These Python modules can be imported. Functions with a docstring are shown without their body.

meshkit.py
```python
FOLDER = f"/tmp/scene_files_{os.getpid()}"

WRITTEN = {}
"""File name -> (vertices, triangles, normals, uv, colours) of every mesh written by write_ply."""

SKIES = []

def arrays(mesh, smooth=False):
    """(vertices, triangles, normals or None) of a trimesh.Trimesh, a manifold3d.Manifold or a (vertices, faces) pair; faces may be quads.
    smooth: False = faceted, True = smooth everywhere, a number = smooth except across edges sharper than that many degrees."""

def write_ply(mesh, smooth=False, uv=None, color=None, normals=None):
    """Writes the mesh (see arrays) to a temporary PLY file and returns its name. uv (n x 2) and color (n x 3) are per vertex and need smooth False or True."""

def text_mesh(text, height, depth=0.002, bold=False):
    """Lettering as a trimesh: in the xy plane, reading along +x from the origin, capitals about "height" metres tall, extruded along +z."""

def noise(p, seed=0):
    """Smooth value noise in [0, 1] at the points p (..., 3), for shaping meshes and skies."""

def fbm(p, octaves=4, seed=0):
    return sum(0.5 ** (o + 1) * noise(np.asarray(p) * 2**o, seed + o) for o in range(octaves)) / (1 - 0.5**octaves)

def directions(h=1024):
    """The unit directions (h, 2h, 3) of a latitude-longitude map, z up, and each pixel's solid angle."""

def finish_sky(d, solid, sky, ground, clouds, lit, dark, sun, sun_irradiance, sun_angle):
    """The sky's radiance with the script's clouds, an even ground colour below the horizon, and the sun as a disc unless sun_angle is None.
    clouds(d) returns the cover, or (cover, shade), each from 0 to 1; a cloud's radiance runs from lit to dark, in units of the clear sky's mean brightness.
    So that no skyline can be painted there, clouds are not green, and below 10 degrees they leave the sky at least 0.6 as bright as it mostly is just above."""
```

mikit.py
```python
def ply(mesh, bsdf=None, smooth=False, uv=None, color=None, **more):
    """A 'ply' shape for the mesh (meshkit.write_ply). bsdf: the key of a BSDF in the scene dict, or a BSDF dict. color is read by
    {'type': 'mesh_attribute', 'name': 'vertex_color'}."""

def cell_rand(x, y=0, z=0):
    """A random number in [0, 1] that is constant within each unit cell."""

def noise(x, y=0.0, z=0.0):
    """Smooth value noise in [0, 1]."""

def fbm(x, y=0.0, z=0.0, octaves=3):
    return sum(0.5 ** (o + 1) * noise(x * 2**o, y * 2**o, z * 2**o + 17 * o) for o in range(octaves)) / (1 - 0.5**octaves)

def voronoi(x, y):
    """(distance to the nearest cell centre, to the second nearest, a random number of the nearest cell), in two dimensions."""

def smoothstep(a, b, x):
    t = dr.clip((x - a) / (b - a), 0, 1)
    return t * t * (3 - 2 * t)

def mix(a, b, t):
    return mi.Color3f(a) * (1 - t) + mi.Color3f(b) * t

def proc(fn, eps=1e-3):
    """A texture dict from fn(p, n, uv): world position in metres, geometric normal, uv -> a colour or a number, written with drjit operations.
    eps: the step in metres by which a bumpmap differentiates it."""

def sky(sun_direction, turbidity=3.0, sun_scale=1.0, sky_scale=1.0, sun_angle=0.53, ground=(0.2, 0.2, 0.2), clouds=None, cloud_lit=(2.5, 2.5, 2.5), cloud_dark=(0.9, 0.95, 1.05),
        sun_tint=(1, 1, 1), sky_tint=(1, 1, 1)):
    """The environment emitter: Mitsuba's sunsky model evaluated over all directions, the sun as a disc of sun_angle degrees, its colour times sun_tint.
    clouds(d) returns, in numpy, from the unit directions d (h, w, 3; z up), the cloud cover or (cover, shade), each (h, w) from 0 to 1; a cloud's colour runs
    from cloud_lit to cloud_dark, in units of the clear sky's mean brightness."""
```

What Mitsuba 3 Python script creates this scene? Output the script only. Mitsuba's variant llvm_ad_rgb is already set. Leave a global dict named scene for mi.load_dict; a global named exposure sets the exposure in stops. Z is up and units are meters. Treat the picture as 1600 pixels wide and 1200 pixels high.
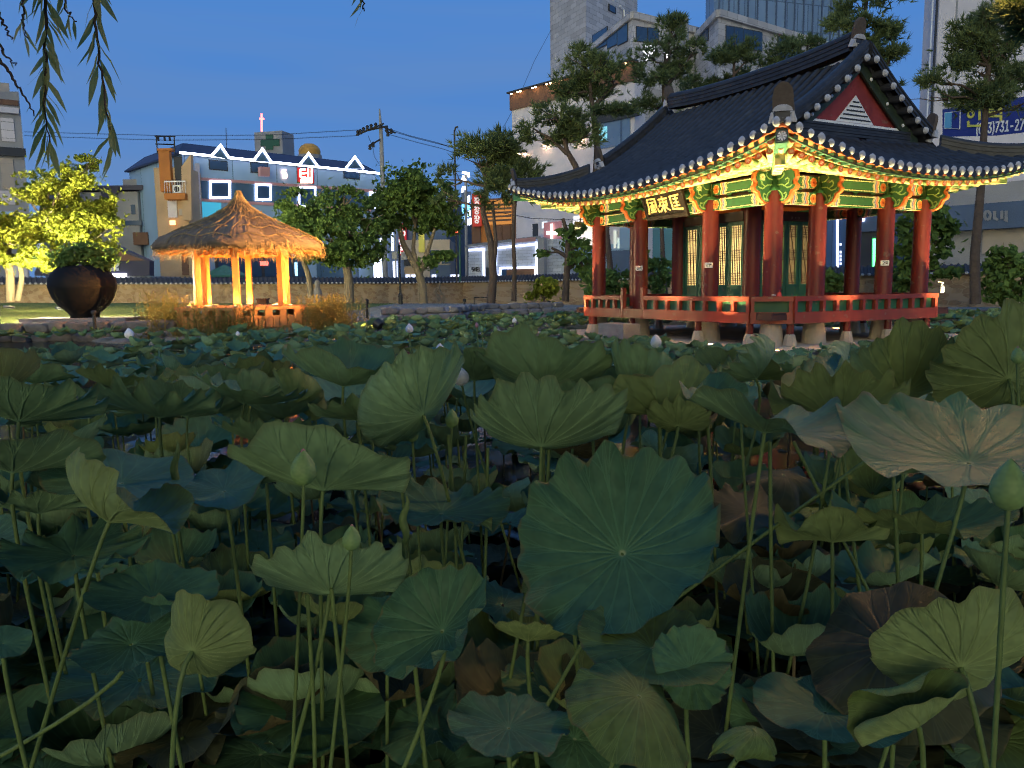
import math, random
import numpy as np, trimesh, mitsuba as mi, drjit as dr
import mikit, meshkit
from shapely.geometry import Polygon, LineString, Point
from shapely.ops import unary_union
from mikit import noise, fbm, voronoi, cell_rand, smoothstep, mix, proc

# ------------------------------------------------------------------ camera, sky, exposure
EYE = np.array([0.0, 0.0, 1.6])                 # 1.6 m above the water of the pond (z = 0)
PITCH, ROLL, FOCAL = 0.1221, 0.0124, 1240.0     # a phone held level, in pixels of a 1600 wide picture
FWD = np.array([0, math.cos(PITCH), -math.sin(PITCH)])
_r0, _u0 = np.array([1.0, 0, 0]), np.array([0, math.sin(PITCH), math.cos(PITCH)])
RIGHT = _r0 * math.cos(ROLL) - _u0 * math.sin(ROLL)
UP = _u0 * math.cos(ROLL) + _r0 * math.sin(ROLL)
T = mi.ScalarTransform4f
scene, labels = {'type': 'scene'}, {}
scene['camera'] = {'type': 'perspective', 'fov': math.degrees(2 * math.atan(800 / FOCAL)), 'fov_axis': 'x', 'near_clip': 0.05, 'far_clip': 3000.0,
                   'to_world': T().look_at(origin=EYE.tolist(), target=(EYE + FWD).tolist(), up=UP.tolist())}
exposure = 7.0                                 # a night picture: dim lights, long exposure
KL = 2.0 ** -7


def dusk(d):
    e = np.degrees(np.arcsin(np.clip(d[..., 2], -1, 1)))
    n = meshkit.fbm(d * [3.0, 3.0, 9.0], 4)
    veil = meshkit.fbm(d * [1.6, 1.6, 16.0] + 7, 4)
    return 0.78 + 0.04 * n, np.clip(0.10 + 0.75 * np.exp(-np.maximum(e, 0) / 11) + 1.9 * (veil - .48), 0, 1)


scene['sky'] = mikit.sky((-0.15, -1.0, 0.21), turbidity=4.0, sun_scale=1.65 * KL, sun_angle=42.0, sun_tint=(0.92, 1.30, 1.60), sky_scale=0.8 * KL, sky_tint=(0.6, 1.15, 2.1),
                         clouds=dusk, cloud_lit=(1.5, 4.5, 11.6), cloud_dark=(2.6, 4.9, 10.0), ground=(0.08, 0.08, 0.07))     # an even blue dusk sky, the last light behind us
scene['sky']['sampling_weight'] = 14.0


def at(u, v, y):
    """The point at forward distance y that stands at pixel (u, v) of the 1600 x 1200 photograph."""
    d = FWD + RIGHT * (u - 800) / FOCAL + UP * (600 - v) / FOCAL
    return EYE + d * (y / d[1])


def px(y):
    """Metres per photograph pixel at distance y."""
    return y / FOCAL


# ------------------------------------------------------------------ scene helpers
def bsdf(key, d):
    scene[key] = d
    return key


def obj(name, mesh, material, parent=None, smooth=False, label=None, cat=None, group=None, kind=None, uv=None, **more):
    key = (parent + '__' + name) if parent else name
    base, n = key, 0
    while key in scene or key in labels:
        n += 1
        key = '%s_%03d' % (base, n)
    if isinstance(mesh, MB):
        uv = mesh.uvs() if mesh.has_uv else uv
        mesh = mesh.get()
    if 'emitter' in more and isinstance(mesh, trimesh.Trimesh) and mesh.volume < 0:
        mesh.invert()                                             # lamps shine along their normals
    if isinstance(mesh, dict):
        scene[key] = mesh
    else:
        scene[key] = mikit.ply(mesh, material, smooth=(smooth if uv is None else bool(smooth)), uv=uv, **more)
    tag(key, label, cat, group, kind)
    return key


def tag(key, label=None, cat=None, group=None, kind=None):
    d = {k: v for k, v in (('label', label), ('category', cat), ('group', group), ('kind', kind)) if v}
    if d:
        labels[key] = d


def thing(name, label, cat, group=None):
    base, key, n = name, name, 0
    while key in labels or key in scene:
        n += 1
        key = '%s_%03d' % (base, n)
    tag(key, label, cat, group)
    return key


def emit(rgb, k=1.0, w=0.02):
    return {'type': 'area', 'radiance': {'type': 'rgb', 'value': [float(c * k * KL) for c in rgb]}, 'sampling_weight': w}


def unit(v):
    v = np.asarray(v, float)
    return v / (np.linalg.norm(v) + 1e-12)


def frame(z, x=None):
    z = unit(z)
    if x is None:
        x = [1, 0, 0] if abs(z[0]) < 0.9 else [0, 1, 0]
    x = np.asarray(x, float)
    x = unit(x - z * (x @ z))
    return x, np.cross(z, x), z


class MB:
    """Collects simple solids into one mesh."""

    def __init__(s):
        s.v, s.f, s.n, s.t, s.has_uv = [], [], 0, [], False

    def add(s, v, f, uv=None):
        v, f = np.asarray(v, float), np.asarray(f, int)
        if f.shape[1] == 4:
            f = np.vstack([f[:, [0, 1, 2]], f[:, [0, 2, 3]]])
        s.v.append(v)
        s.f.append(f + s.n)
        s.n += len(v)
        s.t.append(np.zeros((len(v), 2)) if uv is None else np.asarray(uv, float))
        s.has_uv |= uv is not None
        return s

    def mesh(s, m):
        return s.add(m.vertices, m.faces)

    def get(s):
        return trimesh.Trimesh(np.vstack(s.v), np.vstack(s.f), process=False)

    def uvs(s):
        return np.vstack(s.t)

    def box(s, c, size, ax=None):
        ax = np.eye(3) if ax is None else np.asarray(ax)
        h = np.asarray(size, float) / 2
        k = np.array([[x, y, z] for x in (-1, 1) for y in (-1, 1) for z in (-1, 1)], float) * h
        f = [[0, 1, 3, 2], [4, 6, 7, 5], [0, 4, 5, 1], [2, 3, 7, 6], [0, 2, 6, 4], [1, 5, 7, 3]]
        return s.add(np.asarray(c, float) + k @ ax, f)

    def bar(s, p, q, w, h, up=(0, 0, 1)):
        p, q = np.asarray(p, float), np.asarray(q, float)
        d = unit(q - p)
        x = unit(np.cross(d, up))
        return s.box((p + q) / 2, (np.linalg.norm(q - p), w, h), np.array([d, x, np.cross(x, d)]))

    def tube(s, pts, rad, sides=6, cap=True):
        p = np.asarray(pts, float)
        rad = np.broadcast_to(np.asarray(rad, float), (len(p),))
        t = np.gradient(p, axis=0)
        t /= np.linalg.norm(t, axis=1, keepdims=True) + 1e-12
        ref = np.array([0, 0, 1.0]) if abs(t[:, 2]).max() < 0.9 else np.array([0.31, 0.95, 0.0])
        a = np.cross(t, ref)
        a /= np.linalg.norm(a, axis=1, keepdims=True) + 1e-12
        b = np.cross(t, a)
        g = np.arange(sides) * 2 * math.pi / sides
        v = p[:, None] + rad[:, None, None] * (np.cos(g)[None, :, None] * a[:, None] + np.sin(g)[None, :, None] * b[:, None])
        i, j = np.meshgrid(np.arange(len(p) - 1), np.arange(sides), indexing='ij')
        q = np.stack([i * sides + j, i * sides + (j + 1) % sides, (i + 1) * sides + (j + 1) % sides, (i + 1) * sides + j], -1).reshape(-1, 4)
        v = v.reshape(-1, 3)
        f = np.vstack([q[:, [0, 2, 1]], q[:, [0, 3, 2]]])
        if cap:
            n = len(v)
            v = np.vstack([v, p[0], p[-1]])
            k = np.arange(sides)
            e = (len(p) - 1) * sides
            f = np.vstack([f, np.stack([k, (k + 1) % sides, 0 * k + n], 1), np.stack([e + (k + 1) % sides, e + k, 0 * k + n + 1], 1)])
        return s.add(v, f)

    def lathe(s, prof, c=(0, 0, 0), sides=16, ax=None):
        """prof: (radius, height) pairs about the z axis of ax."""
        ax = np.eye(3) if ax is None else np.asarray(ax)
        prof = np.asarray(prof, float)
        g = np.arange(sides) * 2 * math.pi / sides
        v = np.stack([prof[:, 0, None] * np.cos(g), prof[:, 0, None] * np.sin(g), np.repeat(prof[:, 1, None], sides, 1)], -1).reshape(-1, 3)
        i, j = np.meshgrid(np.arange(len(prof) - 1), np.arange(sides), indexing='ij')
        q = np.stack([i * sides + j, i * sides + (j + 1) % sides, (i + 1) * sides + (j + 1) % sides, (i + 1) * sides + j], -1).reshape(-1, 4)
        return s.add(np.asarray(c, float) + v @ ax, q)

    def extrude(s, poly, depth, o, ax, centre=True):
        """A shapely polygon in the plane of ax[0], ax[1], thick along ax[2]."""
        for g in getattr(poly, 'geoms', [poly]):
            if g.is_empty:
                continue
            m = trimesh.creation.extrude_polygon(g, depth, engine='earcut')
            v = np.array(m.vertices)
            if centre:
                v[:, 2] -= depth / 2
            s.add(np.asarray(o, float) + v @ np.asarray(ax), m.faces)
        return s

    def quad(s, a, b, c, d, uv=None):
        return s.add([a, b, c, d], [[0, 1, 2], [0, 2, 3]], uv)

    def grid(s, P, uv=None, flip=False):
        """P: (n, m, 3) points."""
        n, m = P.shape[:2]
        i, j = np.meshgrid(np.arange(n - 1), np.arange(m - 1), indexing='ij')
        q = np.stack([i * m + j, (i + 1) * m + j, (i + 1) * m + j + 1, i * m + j + 1], -1).reshape(-1, 4)
        if flip:
            q = q[:, ::-1]
        return s.add(P.reshape(-1, 3), q, None if uv is None else uv.reshape(-1, 2))


def blob(rng, c, r, sub=2, rough=0.25, ax=None, seed=0):
    """A rough boulder or clump."""
    m = trimesh.creation.icosphere(subdivisions=sub)
    v = np.array(m.vertices)
    v *= (1 + rough * (meshkit.fbm(v * 1.7 + rng.uniform(0, 50, 3), 3) - 0.5) * 2)[:, None]
    v = v * np.asarray(r)
    if ax is not None:
        v = v @ ax
    return v + np.asarray(c), np.array(m.faces)


# ------------------------------------------------------------------ materials
def pr(color, rough=0.6, **k):
    c = color if isinstance(color, dict) else {'type': 'rgb', 'value': list(color)}
    return {'type': 'principled', 'base_color': c, 'roughness': rough, **k}


def two(d):
    return {'type': 'twosided', 'bsdf': d}


def bump(d, fn, scale, eps=2e-3):
    return {'type': 'bumpmap', 'arbitrary': proc(fn, eps), 'scale': scale, 'bsdf': d}


def speck(c, amp=0.35, freq=6.0, freq2=40.0):
    c = np.array(c)

    def fn(p, n, uv):
        k = 1 - amp + 2 * amp * (0.65 * fbm(p.x * freq, p.y * freq, p.z * freq) + 0.35 * noise(p.x * freq2, p.y * freq2, p.z * freq2))
        return mi.Color3f(*[float(x) for x in c]) * k
    return proc(fn)


def painted_wood(c, wear=(0.18, 0.13, 0.10)):
    def fn(p, n, uv):
        g = fbm(p.x * 5, p.y * 5, p.z * 1.3)
        k = 0.72 + 0.5 * g
        w = smoothstep(0.70, 0.80, fbm(p.x * 9 + 3, p.y * 9, p.z * 7)) * 0.5
        return mix(mi.Color3f(*c) * k, wear, w)
    return proc(fn)


M = {}
bsdf('red_paint', two(pr(painted_wood((0.135, 0.020, 0.015)), 0.42, specular=0.4)))
bsdf('rail_red', two(pr(painted_wood((0.20, 0.034, 0.022)), 0.5)))
bsdf('green_paint', two(pr(painted_wood((0.030, 0.13, 0.075)), 0.55)))
bsdf('pale_green', two(pr(speck((0.22, 0.34, 0.12), .2), .6)))
bsdf('dark_green', two(pr(painted_wood((0.022, 0.035, 0.020)), .6)))
bsdf('plaque_black', two(pr((0.014, 0.008, 0.007), .5)))
bsdf('bright_green', two(pr(painted_wood((0.026, 0.095, 0.036)), 0.55)))
bsdf('orange_paint', two(pr(speck((0.55, 0.13, 0.035), 0.3), 0.55)))
bsdf('cream_paint', two(pr(speck((0.55, 0.50, 0.22), 0.2), 0.55)))
bsdf('dark_wood', two(pr(painted_wood((0.055, 0.022, 0.016)), 0.6)))
bsdf('white_mortar', two(pr(speck((0.42, 0.42, 0.45), 0.3, 9), 0.9)))
bsdf('gable_red', two(pr(painted_wood((0.22, 0.03, 0.03)), 0.7)))


def tile_col(p, n, uv):
    k = 0.55 + 0.9 * fbm(p.x * 7, p.y * 7, p.z * 7)
    m = smoothstep(0.62, 0.8, fbm(p.x * 1.7, p.y * 1.7, p.z * 1.7 + 9))
    return mix(mi.Color3f(0.031, 0.033, 0.041) * k, (0.055, 0.057, 0.06), m * 0.6)


bsdf('roof_tile', two(pr(proc(tile_col), 0.5, specular=0.35)))
bsdf('shield_tile', two(pr(speck((0.085, 0.062, 0.045), 0.4, 12), 0.8)))
bsdf('base_stone', two(bump(pr(speck((0.42, 0.36, 0.28), 0.22, 8, 60), 0.85), lambda p, n, uv: noise(p.x * 60, p.y * 60, p.z * 60), 0.006)))
bsdf('platform_stone', two(pr(speck((0.36, 0.31, 0.26), 0.3, 3, 40), 0.8)))
bsdf('grey_stone', two(bump(pr(speck((0.20, 0.19, 0.20), 0.4, 5, 40), 0.9), lambda p, n, uv: fbm(p.x * 12, p.y * 12, p.z * 12), 0.03)))
bsdf('bank_stone', two(bump(pr(speck((0.15, 0.13, 0.12), 0.5, 4, 30), 0.95), lambda p, n, uv: fbm(p.x * 9, p.y * 9, p.z * 9), 0.05)))
bsdf('wall_cap', two(pr(speck((0.035, 0.036, 0.045), 0.4, 8), 0.6)))
bsdf('plaster_white', two(pr((0.7, 0.7, 0.72), 0.8)))
bsdf('black_metal', two(pr((0.02, 0.02, 0.022), 0.5)))
bsdf('grey_metal', two(pr(speck((0.22, 0.23, 0.25), 0.2), 0.5)))
bsdf('white_paint', two(pr(speck((0.72, 0.72, 0.72), 0.1), 0.5)))
bsdf('white_plastic', two(pr((0.75, 0.75, 0.75), 0.4)))
bsdf('red_plastic', two(pr((0.5, 0.03, 0.02), 0.35, clearcoat=0.5)))
bsdf('lamp_off', two(pr((0.05, 0.05, 0.05), 0.6)))
bsdf('lamp_lens', pr((0.6, 0.6, 0.6), 0.5))


def rubble(p, n, uv):
    q = mi.Float(p.x * 0.8 + p.y * 0.6)
    d1, d2, r = voronoi(q * 3.4, p.z * 4.6)
    joint = smoothstep(0.03, 0.14, d2 - d1)
    stone = mix((0.20, 0.12, 0.07), (0.36, 0.25, 0.15), r) * (0.7 + 0.6 * fbm(p.x * 7, p.y * 7, p.z * 7))
    return mix((0.40, 0.30, 0.20), stone, joint * smoothstep(0.25, 0.5, r))


def rubble_h(p, n, uv):
    q = mi.Float(p.x * 0.8 + p.y * 0.6)
    d1, d2, r = voronoi(q * 3.4, p.z * 4.6)
    return smoothstep(0.03, 0.2, d2 - d1)


bsdf('rubble_wall', two(bump(pr(proc(rubble), 0.9), rubble_h, 0.05, 6e-3)))


def grass_col(p, n, uv):
    return mix((0.11, 0.15, 0.035), (0.20, 0.20, 0.07), fbm(p.x * 1.3, p.y * 1.3)) * (0.6 + 0.8 * noise(p.x * 14, p.y * 14))


bsdf('lawn', two(bump(pr(proc(grass_col), 0.95), lambda p, n, uv: noise(p.x * 18, p.y * 18), 0.08)))


def dirt_col(p, n, uv):
    return mix((0.16, 0.14, 0.12), (0.24, 0.22, 0.18), fbm(p.x * 0.8, p.y * 0.8)) * (0.7 + 0.6 * noise(p.x * 9, p.y * 9))


bsdf('packed_earth', two(bump(pr(proc(dirt_col), 0.95), lambda p, n, uv: fbm(p.x * 3, p.y * 3), 0.05)))
bsdf('asphalt', two(pr(speck((0.06, 0.06, 0.062), 0.3, 2, 40), 0.9)))
bsdf('pond_water', two(bump(pr((0.006, 0.009, 0.007), 0.16, specular=0.25), lambda p, n, uv: fbm(p.x * 2.2, p.y * 2.2), 0.012)))
bsdf('mud', two(pr(speck((0.03, 0.026, 0.02), 0.4, 2), 0.9)))


# leaves: the glaucous upper side and the paler ribbed underside
def vein(uv):
    a = uv.x * 22
    k = mi.Float(a - dr.floor(a)) - 0.5
    r = uv.y
    w = 0.285 * r
    main = 1 - smoothstep(0.004, 0.014, dr.abs(k) * w)
    sp = dr.maximum(r - 0.52, 0) * 0.55
    fork = (1 - smoothstep(0.003, 0.010, dr.abs(dr.abs(k) - sp) * w)) * smoothstep(0.50, 0.56, r)
    sp2 = dr.maximum(r - 0.74, 0) * 0.9
    fork2 = (1 - smoothstep(0.003, 0.008, dr.abs(dr.abs(dr.abs(k) - sp) - sp2) * w)) * smoothstep(0.73, 0.78, r)
    return dr.maximum(main * (1 - smoothstep(0.55, 0.95, r) * 0.7), dr.maximum(fork, fork2 * 0.7))


def leaf_pair(key, top, under, rough_top=0.42):
    top, under = np.array(top), np.array(under)

    def tf(p, n, uv):
        f = fbm(uv.x * 40, uv.y * 9, top[0] * 99)
        edge = smoothstep(0.90, 1.0, uv.y + .10 * (noise(uv.x * 90, uv.y * 20) - .5))
        rim = smoothstep(0.965, 1.0, uv.y + .09 * (noise(uv.x * 60, 3.3) - .5))
        hub = 1 - smoothstep(0.02, 0.045, uv.y)
        c = mi.Color3f(*top.tolist()) * (0.70 + 0.55 * f) * (0.72 + 0.56 * noise(p.x * 2.3, p.y * 2.3, p.z * 2.3))
        c = mix(c, (top * 1.6).tolist(), vein(uv) * 0.5)
        blot = smoothstep(0.66, 0.78, fbm(p.x * 16, p.y * 16, p.z * 16)) * 0.4
        c = mix(c, (0.10, 0.085, 0.035), blot * (0.3 + edge))
        c = mix(c, (0.15, 0.12, 0.05), rim * .6)
        return mix(c, (0.30, 0.36, 0.20), hub * 0.8)

    def uf(p, n, uv):
        f = fbm(uv.x * 40, uv.y * 8, under[1] * 99)
        c = mi.Color3f(*under.tolist()) * (0.72 + 0.5 * f) * (0.75 + 0.5 * noise(p.x * 2.3, p.y * 2.3, p.z * 2.3))
        c = mix(c, (under * 1.5).tolist(), smoothstep(0.2, 1.0, vein(uv)) * 0.5)
        edge = smoothstep(0.93, 1.0, uv.y)
        return mix(c, (0.17, 0.15, 0.06), edge * 0.35)

    def h(p, n, uv):
        return vein(uv) + 0.25 * fbm(uv.x * 120, uv.y * 26)

    bsdf(key, {'type': 'twosided',
               'a': bump(pr(proc(tf), 0.55, specular=0.22), lambda p, n, uv: -0.5 * vein(uv) + 0.2 * fbm(uv.x * 120, uv.y * 26), 0.004, 2e-3),
               'b': bump(pr(proc(uf), 0.6, specular=0.3), h, 0.006, 2e-3)})
    return key


leaf_pair('leaf_teal', (0.068, 0.150, 0.082), (0.19, 0.31, 0.17))
leaf_pair('leaf_green', (0.082, 0.165, 0.080), (0.21, 0.33, 0.17))
leaf_pair('leaf_olive', (0.100, 0.150, 0.050), (0.22, 0.29, 0.11))
leaf_pair('leaf_dull', (0.060, 0.068, 0.036), (0.120, 0.100, 0.045))
bsdf('lotus_stem', two(pr(speck((0.13, 0.19, 0.055), 0.3, 30), 0.6)))
bsdf('dry_stem', two(pr(speck((0.14, 0.11, 0.06), 0.3, 30), 0.8)))
bsdf('bud_green', two(pr(speck((0.22, 0.34, 0.12), 0.25, 60, 200), 0.55)))
bsdf('bud_pink', two(pr((0.45, 0.20, 0.20), 0.55)))
bsdf('petal_white', two(pr((0.78, 0.74, 0.72), 0.55)))


def foliage(key, a, b):
    def fn(p, n, uv):
        return mix(a, b, cell_rand(p.x * 3.1, p.y * 3.1, p.z * 3.1)) * (0.6 + 0.8 * fbm(p.x * 0.9, p.y * 0.9, p.z * 0.9))
    bsdf(key, {'type': 'principledthin', 'base_color': proc(fn), 'roughness': 0.6, 'diff_trans': 0.7, 'eta': 1.4, 'spec_trans': 0.0})
    return key


foliage('tree_leaf', (0.075, 0.135, 0.040), (0.17, 0.26, 0.075))
foliage('bright_leaf', (0.14, 0.18, 0.025), (0.30, 0.32, 0.05))
foliage('pine_needle', (0.090, 0.130, 0.055), (0.18, 0.23, 0.10))
foliage('reed_blade', (0.20, 0.17, 0.05), (0.36, 0.30, 0.10))
foliage('willow_leaf', (0.14, 0.20, 0.08), (0.28, 0.32, 0.13))
foliage('lightened_twig_leaf', (0.30, 0.38, 0.16), (0.46, 0.50, 0.24))  # willow leaves again, coloured brighter to offset the shade on the near twigs
bsdf('bark', two(bump(pr(speck((0.085, 0.062, 0.050), 0.5, 4, 20), 0.95), lambda p, n, uv: fbm(p.x * 10, p.y * 10, p.z * 3), 0.04)))
bsdf('pale_bark', two(pr(speck((0.20, 0.16, 0.11), 0.35, 5, 20), 0.95)))
# ------------------------------------------------------------------ the setting: water, banks, ground, garden wall
def poly_sheet(pts, z):
    from mapbox_earcut import triangulate_float64
    p = np.asarray(pts, float)
    f = np.array(triangulate_float64(p, np.array([len(p)], np.uint32))).reshape(-1, 3)
    v = np.column_stack([p, np.full(len(p), z)])
    n = np.cross(v[f[0, 1]] - v[f[0, 0]], v[f[0, 2]] - v[f[0, 0]])
    return v, (f if n[2] > 0 else f[:, ::-1])


m = MB()
m.quad([-70, -2, 0], [70, -2, 0], [70, 60, 0], [-70, 60, 0])
obj('pond_water', m, 'pond_water', kind='structure', label='dark still water of the lotus pond', cat='water')
m = MB()
m.quad([-900, -900, -0.7], [900, -900, -0.7], [900, 1500, -0.7], [-900, 1500, -0.7])
obj('terrain', m, 'mud', kind='structure', label='dark flat terrain under and around the pond', cat='ground')
m = MB()
m.box([0, -150.2, -0.2], [600, 300, 0.9])
obj('near_bank', m, 'packed_earth', kind='structure', label='earth bank along the near side of the pond', cat='ground')

WALL = [(-420, 446, 475, 45), (0, 444, 473, 48), (320, 443.6, 473.5, 53), (640, 442.5, 474, 58), (725, 441, 474, 60), (1000, 436, 477, 49), (1300, 431, 480, 38.5), (1540, 427, 479.5, 36.5), (1900, 421, 480, 34)]
wall_dot = np.array([at(u, a, y) for u, a, b, y in WALL])
wall_bot = np.array([at(u, b, y) for u, a, b, y in WALL])
BANK = np.array([(-45, 26.5), (-22, 26.5), (-13, 26.2), (-11.2, 27.0), (-5.2, 27.5), (-5.6, 33.5), (-2.2, 33.2), (-1.6, 38), (3, 40), (12, 37), (20, 32.5), (30, 30), (45, 29)], float)
# the ground: from the bank's edge to the wall, and on beyond it to the horizon
S = np.linspace(0, 1, 90)


def along(pts, s):
    d = np.r_[0, np.cumsum(np.linalg.norm(np.diff(pts[:, :2], axis=0), axis=1))]
    d /= d[-1]
    return np.stack([np.interp(s, d, pts[:, k]) for k in range(pts.shape[1])], 1)


xs = np.linspace(-45, 45, 121)
by = np.interp(xs, BANK[:, 0], BANK[:, 1])
wx = np.interp(xs, wall_bot[:, 0], wall_bot[:, 1])
wz = np.interp(xs, wall_bot[:, 0], wall_bot[:, 2])
rows = []
for k, s in enumerate([0, 0.02, 0.2, 0.4, 0.6, 0.8, 1.0, 1.02]):
    y = by + (np.maximum(wx, by + 1) - by) * s
    z = 0.42 + (wz - 0.42) * np.clip(s * 1.25, 0, 1) + (0.05 * (meshkit.noise(np.stack([xs * 0.9, y * 0.9, 0 * y], 1)) - 0.5) if 0 < s < 0.8 else 0)
    if k == 0:
        z = np.full_like(z, 0.36)
    rows.append(np.stack([xs, y, z], 1))
rows.insert(0, np.stack([xs, by + 0.02, xs * 0 - 0.4], 1))
G = np.array(rows)
left = xs[:-1] < -4.9
m = MB()
m.grid(G[:, :50], flip=True)
obj('lawn', m, 'lawn', smooth=40, kind='structure', label='short lit lawn between the stone bank and the garden wall', cat='lawn')
m = MB()
m.grid(G[:, 49:], flip=True)
obj('garden_path', m, 'packed_earth', smooth=40, kind='structure', label='bare earth path between the pond and the garden wall', cat='path')
# street level behind the wall
m = MB()
yy = np.maximum(wx, by + 1) + 0.1
for i in range(len(xs) - 1):
    m.quad([xs[i], yy[i], 0.5], [xs[i + 1], yy[i + 1], 0.5], [xs[i + 1] * 12, 900, 0.5], [xs[i] * 12, 900, 0.5])
obj('street', m, 'asphalt', kind='structure', label='dark asphalt street ground behind the garden wall', cat='street')

# garden wall: rubble body, tiled coping, white tile ends
gw = thing('garden_wall', 'long low rubble stone wall with dark tiled coping and a row of white tile ends', 'wall')
body, cope, ends = MB(), MB(), MB()
for i in range(len(WALL) - 1):
    a, b = wall_dot[i], wall_dot[i + 1]
    d = unit((b - a) * [1, 1, 0])
    n = np.array([d[1], -d[0], 0]) * (1 if d[0] > 0 else -1)      # towards the pond
    a0, b0 = wall_bot[i] - [0, 0, 0.3], wall_bot[i + 1] - [0, 0, 0.3]
    a1, b1 = a + [0, 0, 0.02], b + [0, 0, 0.02]
    k = max(2, int(np.linalg.norm(b - a) / 1.5))
    s = np.linspace(0, 1, k)[:, None]
    for off in (0.17, -0.17):
        lo, hi = a0 + (b0 - a0) * s + n * off, a1 + (b1 - a1) * s + n * off
        body.grid(np.stack([lo, hi]), flip=off > 0)
    sec = [(0.42, -0.03), (0.42, 0.04), (0.05, 0.40), (-0.05, 0.40), (-0.42, 0.04), (-0.42, -0.03), (0.42, -0.03)]
    cope.grid(np.array([[a + n * o + [0, 0, z], b + n * o + [0, 0, z]] for o, z in sec]))
    L_ = np.linalg.norm(b - a)
    for t in np.arange(0.15, L_, 0.29):
        p = a + (b - a) * (t / L_)
        cope.tube([p + n * 0.44 + [0, 0, 0.05], p + n * 0.06 + [0, 0, 0.42]], 0.075, 5, cap=False)
        ends.lathe([(0, 0.07), (0.045, 0.06), (0.078, 0.015), (0.08, 0)], p + n * 0.43 + [0, 0, 0.035], 7, np.array(frame(n)))
obj('wall_body', body, 'rubble_wall', gw)
obj('coping_tiles', cope, 'wall_cap', gw, kind='stuff')
obj('white_tile_ends', ends, 'white_mortar', gw, kind='stuff')

# stone banks at the water's edge: every stone a piece
rng = np.random.default_rng(11)


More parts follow.
